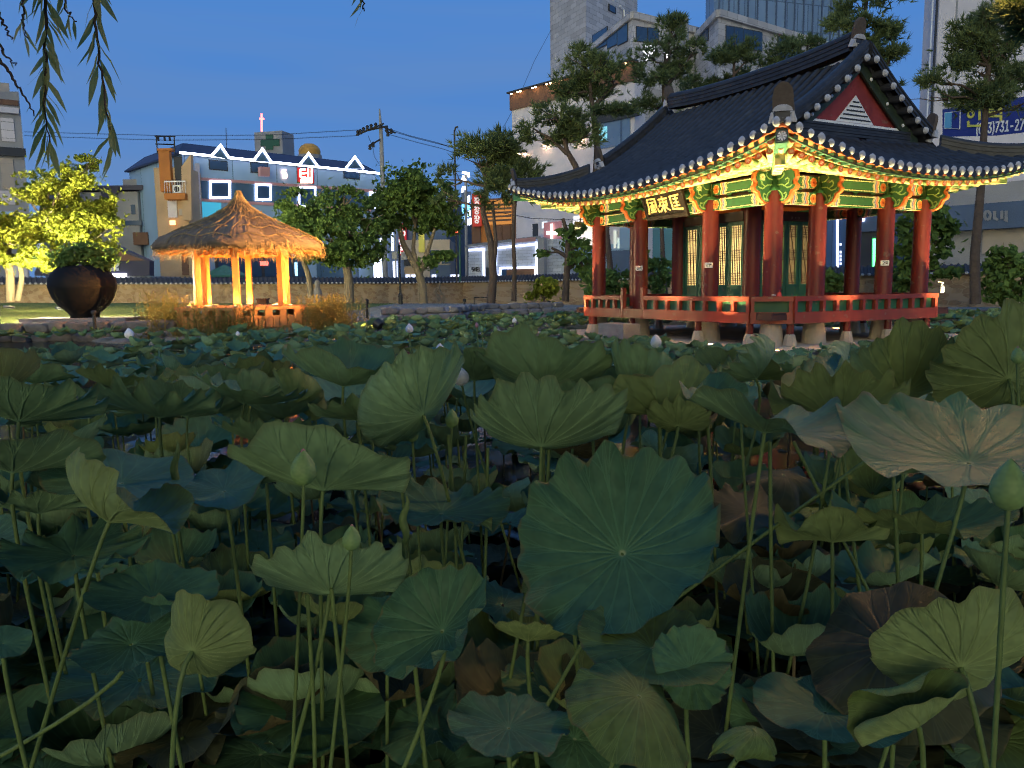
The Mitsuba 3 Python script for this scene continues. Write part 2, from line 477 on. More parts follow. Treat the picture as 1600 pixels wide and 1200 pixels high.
def stone_bank(name, label, pts, courses, size, mat='bank_stone'):
    t = thing(name, label, 'stone bank')
    pts = np.asarray(pts, float)
    proto = []
    for q in range(5):
        v, f = blob(rng, [0, 0, 0], [0.5, 0.5, 0.5], 2, 0.42)
        v = np.sign(v) * np.abs(v * 2) ** 0.6 / 2
        proto.append(mikit.ply((v, f), mat, smooth=50))
    tot = np.sum(np.linalg.norm(np.diff(pts, axis=0), axis=1))
    for c in range(courses):
        s = rng.uniform(0, 0.3) * size
        while s < tot:
            w = size * rng.uniform(0.75, 1.5)
            p = along(pts, np.array([min(1, (s + w / 2) / tot)]))[0]
            q = along(pts, np.array([min(1, (s + w / 2) / tot + 0.004)]))[0]
            ang = math.degrees(math.atan2(q[1] - p[1], q[0] - p[0] + 1e-9)) + rng.uniform(-8, 8)
            h = size * 0.55
            z = -0.05 + h * (c + 0.5) + rng.uniform(-0.04, 0.04)
            d = dict(proto[rng.integers(5)])
            d['to_world'] = T().translate([float(p[0] + rng.uniform(-.05, .05)), float(p[1] + rng.uniform(-.08, .05) + 0.1 * c), float(z)]).rotate([0, 0, 1], float(ang)).scale([float(w * 1.02), float(size * rng.uniform(0.7, 1.0)), float(h * rng.uniform(0.95, 1.2))])
            obj('stone', d, mat, t)
            s += w
    return t


stone_bank('stone_bank', 'low wall of dark squared boulders at the water below the giant jar', [(-18.5, 26.3), (-11.4, 26.1)], 2, 0.62)
stone_bank('stone_bank', 'rough grey boulder edging right of the reeds below the bare path', [(-5.4, 32.6), (-2.4, 32.6), (-2.0, 35.5), (-1.0, 38), (2.5, 39.5)], 3, 0.52, 'grey_stone')
for (x, y, z, sx, sy, sz) in ((-4.8, 34.0, 0.62, 1.3, .9, .35), (-3.1, 35.5, 0.55, 1.9, 1.1, .35)):
    v, f = blob(rng, [x, y, z], [sx / 2, sy / 2, sz / 2], 3, 0.25)
    obj('boulder', (v, f), 'grey_stone', smooth=50, label='flat grey boulder on the bare path edge, the %s one' % ('left and smaller' if x < -4 else 'right and wider'), cat='boulder')
# ------------------------------------------------------------------ the painted pavilion
PC = np.array([6.54008433, 22.25365276, 0.0])
PL = np.array([-0.46588037, 0.88484771, 0.0])      # along the left face, away from us
PR = np.array([0.88484771, 0.46588037, 0.0])       # along the right face
PZ = np.array([0, 0, 1.0])
HA, HB = 3.4575, 2.5635                            # half the column grid along PL and PR
EA, EB = HA + 2.06, HB + 1.97                    # half the eaves
COLL = [-HA, -1.4108, 1.4108, HA]
COLR = [-HB, -1.185, 1.185, HB]
BEAM0, BEAM1 = 3.366, 3.640
FLOOR, PLAT = 0.95, 0.20
ZE = 3.945                                         # height of the eave at mid side
RT, RB = 1.311, 0.706


def W(l, r, z):
    l, r, z = np.broadcast_arrays(np.asarray(l, float), np.asarray(r, float), np.asarray(z, float))
    return PC + l[..., None] * PL + r[..., None] * PR + z[..., None] * PZ


AXP = np.array([PL, PR, PZ])


def rise(l, r):
    return 0.676 * (np.abs(l) / EA) ** 2.25 * (np.abs(r) / EB) ** 2.25


def roofz(l, r):
    l, r = np.asarray(l, float), np.asarray(r, float)
    d = np.where(np.abs(l) <= 3.55, EB - np.abs(r), np.minimum(EB - np.abs(r), EA - np.abs(l)))
    k = d / EB
    return ZE + 1.65 * k + 1.22 * k * k + rise(l, r)


pav = thing('pavilion', 'red and green painted wooden pavilion with a curved dark tiled hip and gable roof', 'pavilion')
rng = np.random.default_rng(5)

# stone platform it stands on
pl = thing('stone_platform', 'low pale stone platform under the painted pavilion at the pond edge', 'platform')
m = MB()
OUT = 1.75
o4 = [(-HA - OUT, -HB - OUT), (-HA - OUT, HB + OUT), (HA + OUT, HB + OUT), (HA + OUT, -HB - OUT)]
nx, ny = 5, 6
for i in range(nx):
    for j in range(ny):
        l0, l1 = -HA - OUT + (2 * HA + 2 * OUT) * i / nx, -HA - OUT + (2 * HA + 2 * OUT) * (i + 1) / nx
        r0, r1 = -HB - OUT + (2 * HB + 2 * OUT) * j / ny, -HB - OUT + (2 * HB + 2 * OUT) * (j + 1) / ny
        b = MB()
        b.box(W((l0 + l1) / 2, (r0 + r1) / 2, PLAT - 0.06 - 0.004 * rng.random()), (l1 - l0 - 0.012, r1 - r0 - 0.012, 0.12), AXP)
        obj('slab', b, 'platform_stone', pl)
m.box(W(0, 0, -0.1), (2 * HA + 2 * OUT - 0.12, 2 * HB + 2 * OUT - 0.12, 0.42), AXP)
obj('footing', m, 'grey_stone', pl)


def cone_stone(l, r, r0, r1, z0, z1, seg=20):
    m = MB()
    m.lathe([(0, z0), (r0, z0), (r0 * 1.0, z0 + 0.02), ((r0 + r1) / 2 * 1.02, (z0 + z1) / 2), (r1, z1 - 0.02), (r1 - 0.02, z1), (0, z1)], W(l, r, 0), seg)
    return m


def column(l, r, z0, z1, rad, mat='red_paint'):
    m = MB()
    m.lathe([(rad * 1.02, z0), (rad * 1.03, z0 + (z1 - z0) * .35), (rad, z1 - .4), (rad * 0.96, z1), (0, z1)], W(l, r, 0), 24)
    return m


outer = [(l, r) for l in COLL for r in COLR if abs(l) > 3 or abs(r) > 2]
for l, r in outer:
    c = obj('column', column(l, r, 0.62, BEAM1 + 0.02, 0.200), 'red_paint', pav, smooth=40)
    obj('column_base', cone_stone(l, r, 0.285, 0.225, PLAT, 0.72), 'base_stone', pav, smooth=40)
for l in COLL[1:3]:
    for r in COLR[1:3]:
        obj('inner_column', column(l, r, FLOOR - .3, 4.2, 0.21), 'red_paint', pav, smooth=40)

# floor of planks between the railings
ov = 0.5443
flo = obj('floor', MB().box(W(0, 0, FLOOR - 0.10), (2 * (HA + ov) - .1, 2 * (HB + ov) - .1, 0.12), AXP), 'dark_wood', pav)
for k in range(24):
    l0 = -HA - ov + .06 + (2 * (HA + ov) - .12) * k / 24
    l1 = -HA - ov + .06 + (2 * (HA + ov) - .12) * (k + 1) / 24
    b = MB()
    b.box(W((l0 + l1) / 2, 0, FLOOR - 0.018), (l1 - l0 - 0.008, 2 * (HB + ov) - .1, 0.036), AXP)
    obj('plank', b, 'dark_wood', flo)

# railings with their chamfered corners
CH = 0.64
RA, RBB = HA + ov, HB + ov
ring = []
for sl, sr in ((-1, -1), (-1, 1), (1, 1), (1, -1)):
    a = (sl * RA, sr * (RBB - CH))
    b = (sl * (RA - CH), sr * RBB)
    ring += [a, b] if sl * sr < 0 else [b, a]
ring.append(ring[0])


def railing(p, q, n, gap=None):
    """One straight run from p to q of local points with n openings."""
    p3, q3 = W(*p, 0), W(*q, 0)
    d = unit(q3 - p3)
    c = W(0, 0, 0)
    out = np.array([d[1], -d[0], 0])
    if out @ ((p3 + q3) / 2 - c) < 0:
        out = -out
    ax = np.array([d, out, PZ])
    Lr = np.linalg.norm(q3 - p3)
    rail = obj('railing', MB().box((p3 + q3) / 2 + PZ * (RT - 0.055), (Lr, 0.11, 0.11), ax), 'rail_red', pav)
    obj('apron', MB().box((p3 + q3) / 2 + PZ * (RB + 0.128) + out * 0.01, (Lr - .004, 0.09, 0.255), ax), 'rail_red', rail)
    for k in range(n + 1):
        s = 0.05 + (Lr - 0.10) * k / n
        obj('baluster', MB().box(p3 + d * s + PZ * (RB + 0.255 + (RT - .11 - RB - .255) / 2) - out * 0.002, (0.09 if n > 1 else 0.07, 0.095, RT - .11 - RB - .255 - .002), ax), 'rail_red', rail)
    obj('back_board', MB().box((p3 + q3) / 2 + PZ * (RB + 0.37) - out * 0.085, (Lr - .02, 0.03, 0.28), ax), 'bright_green' if n == 1 else 'green_paint', rail)
    return rail


counts = []
for i in range(8):
    p, q = ring[i], ring[i + 1]
    Lr = math.hypot(p[0] - q[0], p[1] - q[1])
    if Lr < 1.2:
        railing(p, q, 1)
    elif abs(p[1] - q[1]) < 0.01 and p[1] < 0:                 # the left face: two runs with the entrance between them
        l_lo, l_hi = min(p[0], q[0]), max(p[0], q[0])
        railing((l_lo, p[1]), (0.55, p[1]), 8)
        railing((1.45, p[1]), (l_hi, p[1]), 5)
        for lg in (0.55, 1.45):
            obj('entrance_post', MB().box(W(lg, p[1], (RB + RT + .22) / 2), (0.1, 0.12, RT + .22 - RB), AXP), 'rail_red', pav)
        obj('entrance_apron', MB().box(W(1.0, p[1], RB + .128), (0.9, 0.09, 0.25), AXP), 'rail_red', pav)
    else:
        railing(p, q, 11 if abs(p[0] - q[0]) < 0.01 else 12)
# short red posts on small stones under the railing
for (l, r) in ring[:8] + [(-HA + 1.9, -RBB), (HA - 2.2, -RBB), (HA - .25, -RBB), (-RA, -.55), (-RA, .95), (-HA + 1.9, RBB), (HA - 1.9, RBB), (RA, 0)]:
    k = 0.96
    l, r = l * k, r * k
    obj('short_post', MB().lathe([(0.085, PLAT + .2), (0.085, RB + 0.02)], W(l, r, 0), 8), 'red_paint', pav)
    obj('small_stone', cone_stone(l, r, 0.165, 0.115, PLAT, PLAT + .27, 8), 'base_stone', pav)


# beams with painted ends
def dancheong(p, n, uv):
    e, h = uv.x, uv.y
    nz = 0.8 + 0.4 * fbm(p.x * 8, p.y * 8, p.z * 8)
    g1, g2 = mi.Color3f(0.030, 0.125, 0.050), mi.Color3f(0.02, 0.075, 0.04)
    cream, orange, blue, pink = mi.Color3f(.62, .58, .30), mi.Color3f(.62, .16, .04), mi.Color3f(.10, .16, .42), mi.Color3f(.60, .34, .33)
    wob = 0.018 * dr.sin(h * 9.4)
    x = e + wob
    d = dr.sqrt(dr.square((e - 0.25) / 0.27) + dr.square((h - 0.5) * 1.0))
    ang = dr.atan2(h - 0.5, (e - 0.25) / 0.27)
    c = mix(g1, g2, smoothstep(0.35, 0.5, dr.abs(h - 0.5)))
    c = dr.select(d < 0.40, cream, c)
    c = dr.select(d < 0.36 + 0.04 * dr.cos(ang * 6), orange, c)
    c = dr.select(d < 0.10, mi.Color3f(.25, .03, .02), c)
    b = mi.Int32(dr.floor((x - 0.40) / 0.035))
    c = dr.select((x > 0.40) & (x < 0.575), dr.select(b == 0, cream, dr.select(b == 1, orange, dr.select(b == 2, pink, dr.select(b == 3, blue, cream)))), c)
    line = (dr.abs(h - 0.10) < 0.035) | (dr.abs(h - 0.90) < 0.035) | (dr.abs(x - 0.60) < 0.012)
    dark = (dr.abs(h - 0.17) < 0.02) | (dr.abs(h - 0.83) < 0.02)
    c = dr.select((x > 0.575) & line, cream, c)
    c = dr.select((x > 0.575) & dark, mi.Color3f(.015, .05, .03), c)
    c = dr.select(e < 0.10, dr.select(e > 0.07, cream, g2), c)
    return c * nz


bsdf('painted_beam', two(pr(proc(dancheong), 0.55)))


def beam(p, q, z0, z1, depth, name, mat='painted_beam', shift=0.0):
    """From local p to q; its outer face carries the painting by the distance from the nearer end."""
    p3, q3 = W(*p, 0), W(*q, 0)
    d = unit(q3 - p3)
    out = np.array([d[1], -d[0], 0])
    if out @ ((p3 + q3) / 2 - W(0, 0, 0)) < 0:
        out = -out
    Lb = np.linalg.norm(q3 - p3)
    m = MB()
    rows = []
    for o, z, h in ((-1, z1, 1.0), (1, z1, 1.0), (1, z1, 1.0), (1, z0, 0.0), (1, z0, 0.3), (-1, z0, 0.3), (-1, z0, 0.0), (-1, z1, 1.0)):
        rows.append([(p3 + d * s + out * (o * depth / 2 + shift) + PZ * z, (min(s, Lb - s), h)) for s in (0, Lb / 2, Lb)])
    for a in (0, 2, 4, 6):
        P = np.array([[x[0] for x in rows[a]], [x[0] for x in rows[a + 1]]])
        U = np.array([[x[1] for x in rows[a]], [x[1] for x in rows[a + 1]]])
        m.grid(P, U)
    return obj(name, m, mat, pav)


def runs():
    for r in (-HB, HB):
        for a, b in zip(COLL[:-1], COLL[1:]):
            yield (a, r), (b, r)
    for l in (-HA, HA):
        for a, b in zip(COLR[:-1], COLR[1:]):
            yield (l, a), (l, b)


for p, q in runs():
    beam(p, q, BEAM0, BEAM1, 0.17, 'painted_beam')
    beam(p, q, BEAM1 + 0.085, BEAM1 + 0.36, 0.15, 'painted_purlin')
    obj('rail_strip', MB().box(W((p[0] + q[0]) / 2, (p[1] + q[1]) / 2, BEAM1 + .042), (abs(p[0] - q[0]) + .06, abs(p[1] - q[1]) + .06, 0.086), AXP), 'dark_wood', pav)
    n = max(2, int(round(math.hypot(p[0] - q[0], p[1] - q[1]) / 0.62)))
    for k in range(1, n):
        s = k / n
        l, r = p[0] + (q[0] - p[0]) * s, p[1] + (q[1] - p[1]) * s
        tz = [(0.07, 0), (0.07, 0.02), (0.10, 0.05), (0.10, 0.083)]
        obj('bearing_block', MB().lathe(tz, W(l, r, BEAM1 + .002), 4, np.array([unit(PL + PR), unit(PR - PL), PZ])), 'bright_green', pav)

# scroll brackets over the columns
SIL = Polygon([(-.05, 3.62), (.06, 3.60), (.14, 3.52), (.17, 3.46), (.12, 3.44), (.13, 3.39), (.22, 3.385), (.32, 3.44), (.37, 3.52), (.40, 3.60), (.49, 3.63), (.53, 3.69), (.47, 3.73), (.46, 3.80), (.52, 3.87),
               (.50, 3.97), (.42, 4.03), (-.05, 4.03)])
SILB = Polygon([(.13, 3.36), (.24, 3.35), (.36, 3.41), (.42, 3.50), (.45, 3.57), (.54, 3.60), (.575, 3.69), (.52, 3.74), (.51, 3.79), (.565, 3.87), (.54, 4.0), (.44, 4.05), (.40, 3.9), (.40, 3.75), (.30, 3.55), (.2, 3.42)])


SCROLL = unary_union([LineString(q).buffer(.013) for q in ([(.0, 3.66), (.10, 3.63), (.19, 3.55), (.22, 3.47), (.19, 3.43)], [(.17, 3.42), (.27, 3.44), (.32, 3.50), (.30, 3.56), (.25, 3.54)], [(.06, 3.75), (.20, 3.74), (.33, 3.66), (.42, 3.67), (.46, 3.70)],
                        [(.28, 3.72), (.36, 3.76), (.38, 3.83), (.33, 3.87), (.28, 3.84)], [(.02, 3.86), (.16, 3.88), (.24, 3.95), (.22, 4.0)])])


def rosette(p, n, uv):
    x, y = uv.x - 0.5, uv.y - 0.5
    r = dr.sqrt(x * x + y * y) * 2
    a = dr.atan2(y, x)
    pet = dr.abs(dr.cos(a * 5))
    c = dr.select(r < 0.22, mi.Color3f(.5, .35, .08), dr.select((r < 0.9) & (pet > 0.35), mi.Color3f(.68, .64, .36), mi.Color3f(.03, .06, .03)))
    return dr.select(r > 0.92, mi.Color3f(.10, .28, .10), c)


def star(p, n, uv):
    x, y = uv.x - 0.5, uv.y - 0.5
    r = dr.sqrt(x * x + y * y) * 2
    a = dr.atan2(y, x)
    st = 0.42 + 0.20 * dr.cos(a * 5)
    c = dr.select(r < st, mi.Color3f(.72, .60, .52), mi.Color3f(.62, .13, .06))
    c = dr.select(r < 0.14, mi.Color3f(.5, .1, .05), c)
    return dr.select(r > 0.9, mi.Color3f(.5, .2, .05), c)


bsdf('rosette_paint', two(pr(proc(rosette), 0.6)))
bsdf('star_paint', two(pr(proc(star), 0.6)))
bsdf('white_rosette', two(pr(proc(lambda p, n, uv: dr.select((dr.abs(dr.cos(dr.atan2(uv.y - .5, uv.x - .5) * 4)) > 0.4) & (dr.sqrt(dr.square(uv.x - .5) + dr.square(uv.y - .5)) < 0.42), mi.Color3f(.7, .7, .7), mi.Color3f(.03, .05, .05))), 0.6)))


def disc(c, n, r, seg=14, thick=0.03, square=False):
    """A short plug whose front carries uv; n: outward."""
    x, y, z = frame(n, np.cross([0, 0, 1.0], n) if abs(n[2]) < .95 else None)
    g = np.arange(seg) * 2 * math.pi / seg + (math.pi / 4 if square else 0)
    k = r * (math.sqrt(2) if square else 1)
    front = np.asarray(c) + k * (np.cos(g)[:, None] * x + np.sin(g)[:, None] * y) + z * thick
    back = front - z * thick
    uvf = np.stack([0.5 + 0.5 * np.cos(g) * (math.sqrt(2) if square else 1), 0.5 + 0.5 * np.sin(g) * (math.sqrt(2) if square else 1)], 1)
    m = MB()
    v = np.vstack([front, [np.asarray(c) + z * thick], front, back])
    uv = np.vstack([uvf, [[.5, .5]], uvf, uvf])
    i = np.arange(seg)
    f = np.vstack([np.stack([i, (i + 1) % seg, 0 * i + seg], 1), np.stack([seg + 1 + i, 2 * seg + 1 + i, 2 * seg + 1 + (i + 1) % seg], 1), np.stack([seg + 1 + i, 2 * seg + 1 + (i + 1) % seg, seg + 1 + (i + 1) % seg], 1)])
    return m.add(v, f, uv)


for l, r in outer:
    dirs = []
    if abs(abs(r) - HB) < .01:
        dirs.append(PR * np.sign(r))
    if abs(abs(l) - HA) < .01:
        dirs.append(PL * np.sign(l))
    for dvec in dirs:
        side = np.cross(PZ, dvec)
        ax = np.array([dvec, PZ, -side])
        br = obj('bracket', MB().extrude(SIL, 0.15, W(l, r, 0) + dvec * 0.1, ax), 'bright_green', pav)
        obj('scroll_edge', MB().extrude(SILB, 0.10, W(l, r, 0) + dvec * 0.1, ax), 'orange_paint', br)
        for sgn in (-1, 1):
            obj('scroll_line', MB().extrude(SCROLL, 0.008, W(l, r, 0) + dvec * 0.1 + side * sgn * .078, ax), 'pale_green', br)
        obj('rosette', disc(W(l, r, 3.90) + dvec * 0.47 + side * sgn * 0.07, side * sgn, 0.085), 'rosette_paint', br)
    obj('capital', MB().box(W(l, r, BEAM1 + 0.12), (0.30, 0.30, 0.24), AXP).box(W(l, r, BEAM1 + 0.02), (0.44, 0.44, 0.06), AXP), 'bright_green', pav)

rafter_body = bsdf('rafter_paint', two(pr(proc(lambda p, n, uv: mix(mi.Color3f(.13, .20, .07), mi.Color3f(.62, .50, .24), smoothstep(.35, .55, noise(p.x * 9, p.y * 9, p.z * 9)))), 0.6)))
# the hip rafters of the corners, with a white flower on their dark end
for sl in (-1, 1):
    for sr in (-1, 1):
        dv = unit(PL * sl * 1.0 + PR * sr * 1.0)
        e = W(sl * (EA - .14), sr * (EB - .14), 0) + PZ * (roofz(EA, EB) - 0.26)
        i0 = W(sl * (HA - .6), sr * (HB - .6), 4.12)
        hr = obj('hip_rafter', MB().bar(i0, e, 0.22, 0.26), 'green_paint', pav)
        obj('end_flower', disc(e + dv * 0.01, dv, 0.105, 4, 0.03, True), 'white_rosette', hr)
        e2 = W(sl * (EA - .75), sr * (EB - .75), 0) + PZ * (roofz(EA - .5, EB - .5) - 0.50)
        obj('lower_hip_rafter', MB().bar(i0 - PZ * .05, e2, 0.20, 0.22), rafter_body, hr)


# rafters and flying rafters, fanning out towards the corners
def eave_points(side):
    """(l, r, outward normal, fan direction in local axes) along one side."""
    half = EA if side in ('r-', 'r+') else EB
    inner = HA if side in ('r-', 'r+') else HB
    n = int(round(2 * (half - .18) / 0.285))
    for k in range(n + 1):
        s = -(half - .18) + 2 * (half - .18) * k / n
        over = max(0.0, (abs(s) - inner) / (half - inner))
        yield s, np.sign(s) * over


def loc(side, s, d):
    """Local point at distance d inside the eave, s along it."""
    if side == 'r-':
        return s, -(EB - d)
    if side == 'r+':
        return s, EB - d
    if side == 'l-':
        return -(EA - d), s
    return EA - d, s


for side in ('r-', 'l-', 'r+', 'l+'):
    seen = side in ('r-', 'l-')
    half, inner = (EA, HA) if side[0] == 'r' else (EB, HB)
    body, tips, fly, flytip = MB(), MB(), MB(), MB()
    for s, fan in eave_points(side):
        # anchor inside: in the straight part directly opposite, in the fan at the corner column
        si = s if abs(s) <= inner else np.sign(s) * (inner - 0.15 + 0.12 * abs(fan))
        a = W(*loc(side, si, 2.0 if abs(s) <= inner else 1.95), 4.16)
        def up_at(d, drop):
            l, r = loc(side, s, d)
            return W(l, r, ZE + rise(*loc(side, s, 0)) * (1 - 0.25 * d) + 0.16 * d - drop)
        b = up_at(0.46, 0.245)
        f0, f1 = up_at(1.0, 0.16), up_at(0.10, 0.105)
        f0 = f1 + (a - b) / np.linalg.norm(a - b) * 0.9 * np.array([1, 1, 0]) + PZ * 0.02
        dvec = unit(b - a)
        rb = MB().tube([a, b], [0.074, 0.072], 9)
        fb = MB().bar(f0, f1, 0.085, 0.09)
        if seen:
            k = obj('rafter', rb, rafter_body, pav, smooth=60)
            obj('painted_end', disc(b, dvec, 0.070, 10, 0.012), 'star_paint', k)
            k = obj('flying_rafter', fb, 'green_paint', pav)
        else:
            body.mesh(rb.get())
            fly.mesh(fb.get())
    if not seen:
        obj('rear_rafters', body, rafter_body, pav, kind='stuff')
        obj('rear_flying_rafters', fly, 'green_paint', pav, kind='stuff')
    # boards over the rafters (the soffit), and the eave boards
    ss = np.linspace(-half, half, 61)
    g = []
    for d in (0.02, 0.5, 1.0, 1.5, 2.05, 2.6):
        row = []
        for s in ss:
            s2 = np.sign(s) * min(abs(s), half - d) if abs(s) > half - d else s
            l, r = loc(side, s2, d)
            row.append(W(l, r, ZE + rise(*loc(side, s, 0)) * max(0, 1 - 0.25 * d) ** 1.2 + 0.16 * d - 0.055))
        g.append(row)
    obj('soffit', MB().grid(np.array(g)), 'orange_paint', pav)
    for nm, d, dz, hh, mat in (('eave_board', 0.04, -0.062, 0.045, 'orange_paint'), ('eave_lath', 0.115, -0.165, 0.03, 'bright_green'), ('rafter_lath', 0.44, -0.150, 0.05, 'cream_paint')):
        mm = MB()
        pts = np.array([W(*loc(side, s, d), ZE + rise(*loc(side, s, 0)) * (1 - .25 * d) + 0.16 * d + dz) for s in np.linspace(-half + d, half - d, 61)])
        nrm = np.array([0, 0, 0]) + (PR if side[0] == 'r' else PL) * (1 if side[1] == '+' else -1)
        q = np.array([[pts + nrm * .015 + PZ * hh / 2], [pts + nrm * .015 - PZ * hh / 2], [pts - nrm * .015 - PZ * hh / 2], [pts - nrm * .015 + PZ * hh / 2]])[:, 0]
        mm.grid(q)
        obj(nm, mm, mat, pav)

# ---- the roof
roof = pav + '__roof'
m = MB()
for sr in (-1, 1):
    ls = np.linspace(-EA, EA, 73)
    g, ks = [], np.linspace(0, 1, 13)
    for k in ks:
        row = []
        for l in ls:
            inner_r = 0.0 if abs(l) <= 3.55 else max(0.0, EB - (EA - abs(l)))
            r = sr * (EB + (inner_r - EB) * k)
            row.append(W(l, r, roofz(l, r) - 0.03))
        g.append(row)
    m.grid(np.array(g), flip=sr > 0)
for sl in (-1, 1):
    rs = np.linspace(-EB, EB, 61)
    g = []
    for k in np.linspace(0, 1, 9):
        row = []
        for r in rs:
            inner_l = max(3.35, EA - (EB - abs(r)))
            l = sl * (EA + (inner_l - EA) * k)
            dd = EA - abs(l)
            kk = dd / EB
            row.append(W(l, r, ZE + 1.65 * kk + 1.22 * kk * kk + rise(l, r) - 0.03))
        g.append(row)
    m.grid(np.array(g), flip=sl < 0)
obj('roof', m, 'roof_tile', pav, smooth=40)


def endz(l, r):
    k = (EA - np.abs(l)) / EB
    return ZE + 1.65 * k + 1.22 * k * k + rise(l, r)


def tile_row(P, rad=0.078):
    """A run of overlapping half round tiles along the polyline P (upper end first)."""
    P = np.asarray(P)
    seg = np.linalg.norm(np.diff(P, axis=0), axis=1)
    tot = seg.sum()
    n = max(1, int(round(tot / 0.30)))
    d = np.r_[0, np.cumsum(seg)]
    m = MB()
    t0 = unit(P[-1] - P[0])
    side = unit(np.cross(t0, PZ))
    g = np.linspace(0, math.pi, 6)
    rings = []
    for k in range(n):
        for q, rr in ((k, rad * 0.93), (k + 0.97, rad * 1.05)):
            s = tot * q / n
            p = np.array([np.interp(s, d, P[:, i]) for i in range(3)])
            up = unit(np.cross(side, t0))
            rings.append(p + rr * (np.cos(g)[:, None] * side + np.sin(g)[:, None] * up))
    return m.grid(np.array(rings))


def tile_end(e, n):
    """The mortared end of a round tile, no two quite alike."""
    ax = np.array(frame(n))
    k = rng.uniform(.88, 1.12)
    m = MB().lathe([(r * k, z * rng.uniform(.8, 1.3)) for r, z in dome], [0, 0, 0], 9)
    v = m.v[0] @ ax
    v[:, 2] *= rng.uniform(1.08, 1.30)
    m.v = [v + e + rng.normal(0, .006, 3)]
    return m


dome = [(0, 0.05), (0.032, 0.046), (0.06, 0.03), (0.077, 0.0), (0.077, -.03)]
for sr in (-1, 1):
    seen = sr < 0
    far, cfar = MB(), MB()
    n = 37
    for k in range(n):
        l = -(EA - .13) + 2 * (EA - .13) * k / (n - 1)
        inner_r = 0.12 if abs(l) <= 3.62 else max(0.1, EB - (EA - abs(l)) + .1)
        rs = np.linspace(inner_r, EB + .02, 14) * sr
        P = W(l, rs, roofz(l, rs))
        row = tile_row(P)
        e = P[-1] + PZ * 0.03
        cap = tile_end(e, PR * sr * .9 - PZ * .3)
        if seen:
            t = obj('tile_row', row, 'roof_tile', roof, smooth=50)
            obj('tile_end', cap, 'white_mortar', roof, smooth=50)
        else:
            far.mesh(row.get())
    if not seen:
        obj('rear_tile_rows', far, 'roof_tile', roof, kind='stuff')
for sl in (-1, 1):
    seen = sl < 0
    far = MB()
    n = 31
    for k in range(n):
        r = -(EB - .13) + 2 * (EB - .13) * k / (n - 1)
        inner_l = max(3.62, EA - (EB - abs(r)) + .1)
        ls = np.linspace(inner_l, EA + .02, 9) * sl
        P = W(ls, r, endz(ls, r))
        row = tile_row(P)
        cap = tile_end(P[-1] + PZ * .03, PL * sl * .9 - PZ * .3)
        if seen:
            obj('tile_row', row, 'roof_tile', roof, smooth=50)
            obj('tile_end', cap, 'white_mortar', roof, smooth=50)
        else:
            far.mesh(row.get())
    if not seen:
        obj('far_end_tile_rows', far, 'roof_tile', roof, kind='stuff')
# concave eave tiles: scalloped drip edge between the rows
for side, n, half, nrm in (('r-', 37, EA, -PR), ('l-', 31, EB, -PL)):
    drip = MB()
    for k in range(n - 1):
        s0 = -(half - .13) + 2 * (half - .13) * k / (n - 1)
        s1 = -(half - .13) + 2 * (half - .13) * (k + 1) / (n - 1)
        for t in range(6):
            a, b = s0 + (s1 - s0) * t / 6, s0 + (s1 - s0) * (t + 1) / 6
            za, zb = [-0.085 * math.sin(math.pi * x / 6) for x in (t, t + 1)]
            pa, pb = W(*loc(side, a, -.015), 0), W(*loc(side, b, -.015), 0)
            ea, eb = ZE + rise(*loc(side, a, 0)), ZE + rise(*loc(side, b, 0))
            drip.quad(pa + PZ * (ea + za - .03), pb + PZ * (eb + zb - .03), pb + PZ * (eb + .03), pa + PZ * (ea + .03))
    obj('drip_tiles', drip, 'roof_tile', roof, kind='stuff')


def ridge(name, pts, w, h, layers=5, mat='roof_tile'):
    """A stack of flat tiles along pts with a round tile on top: every second layer sticks out."""
    pts = np.asarray(pts, float)
    t = np.gradient(pts, axis=0)
    side = np.cross(t, PZ)
    side /= np.linalg.norm(side, axis=1, keepdims=True)
    prof = []
    for k in range(layers):
        ww = w / 2 * (1.0 if k % 2 == 0 else 0.86)
        prof += [(ww, h * 0.78 * k / layers), (ww, h * 0.78 * (k + .92) / layers)]
    prof += [(w * 0.36, h * 0.80), (w * 0.30, h * 0.92), (w * .16, h)]
    full = prof + [(-a, b) for a, b in prof[::-1]]
    m = MB()
    m.grid(np.array([pts + side * a + PZ * b for a, b in full]))
    for e in (0, -1):
        c = pts[e] + PZ * h * .5
        ringp = np.array([pts[e] + side[e] * a + PZ * b for a, b in full])
        k = len(ringp)
        m.add(np.vstack([ringp, [c]]), [[i, (i + 1) % k, k] for i in range(k)] if e == -1 else [[(i + 1) % k, i, k] for i in range(k)])
    return obj(name, m, mat, roof)


SHIELD = Polygon([(-.19, 0), (.19, 0), (.20, .28), (.17, .44), (.09, .53), (0, .56), (-.09, .53), (-.17, .44), (-.20, .28)])


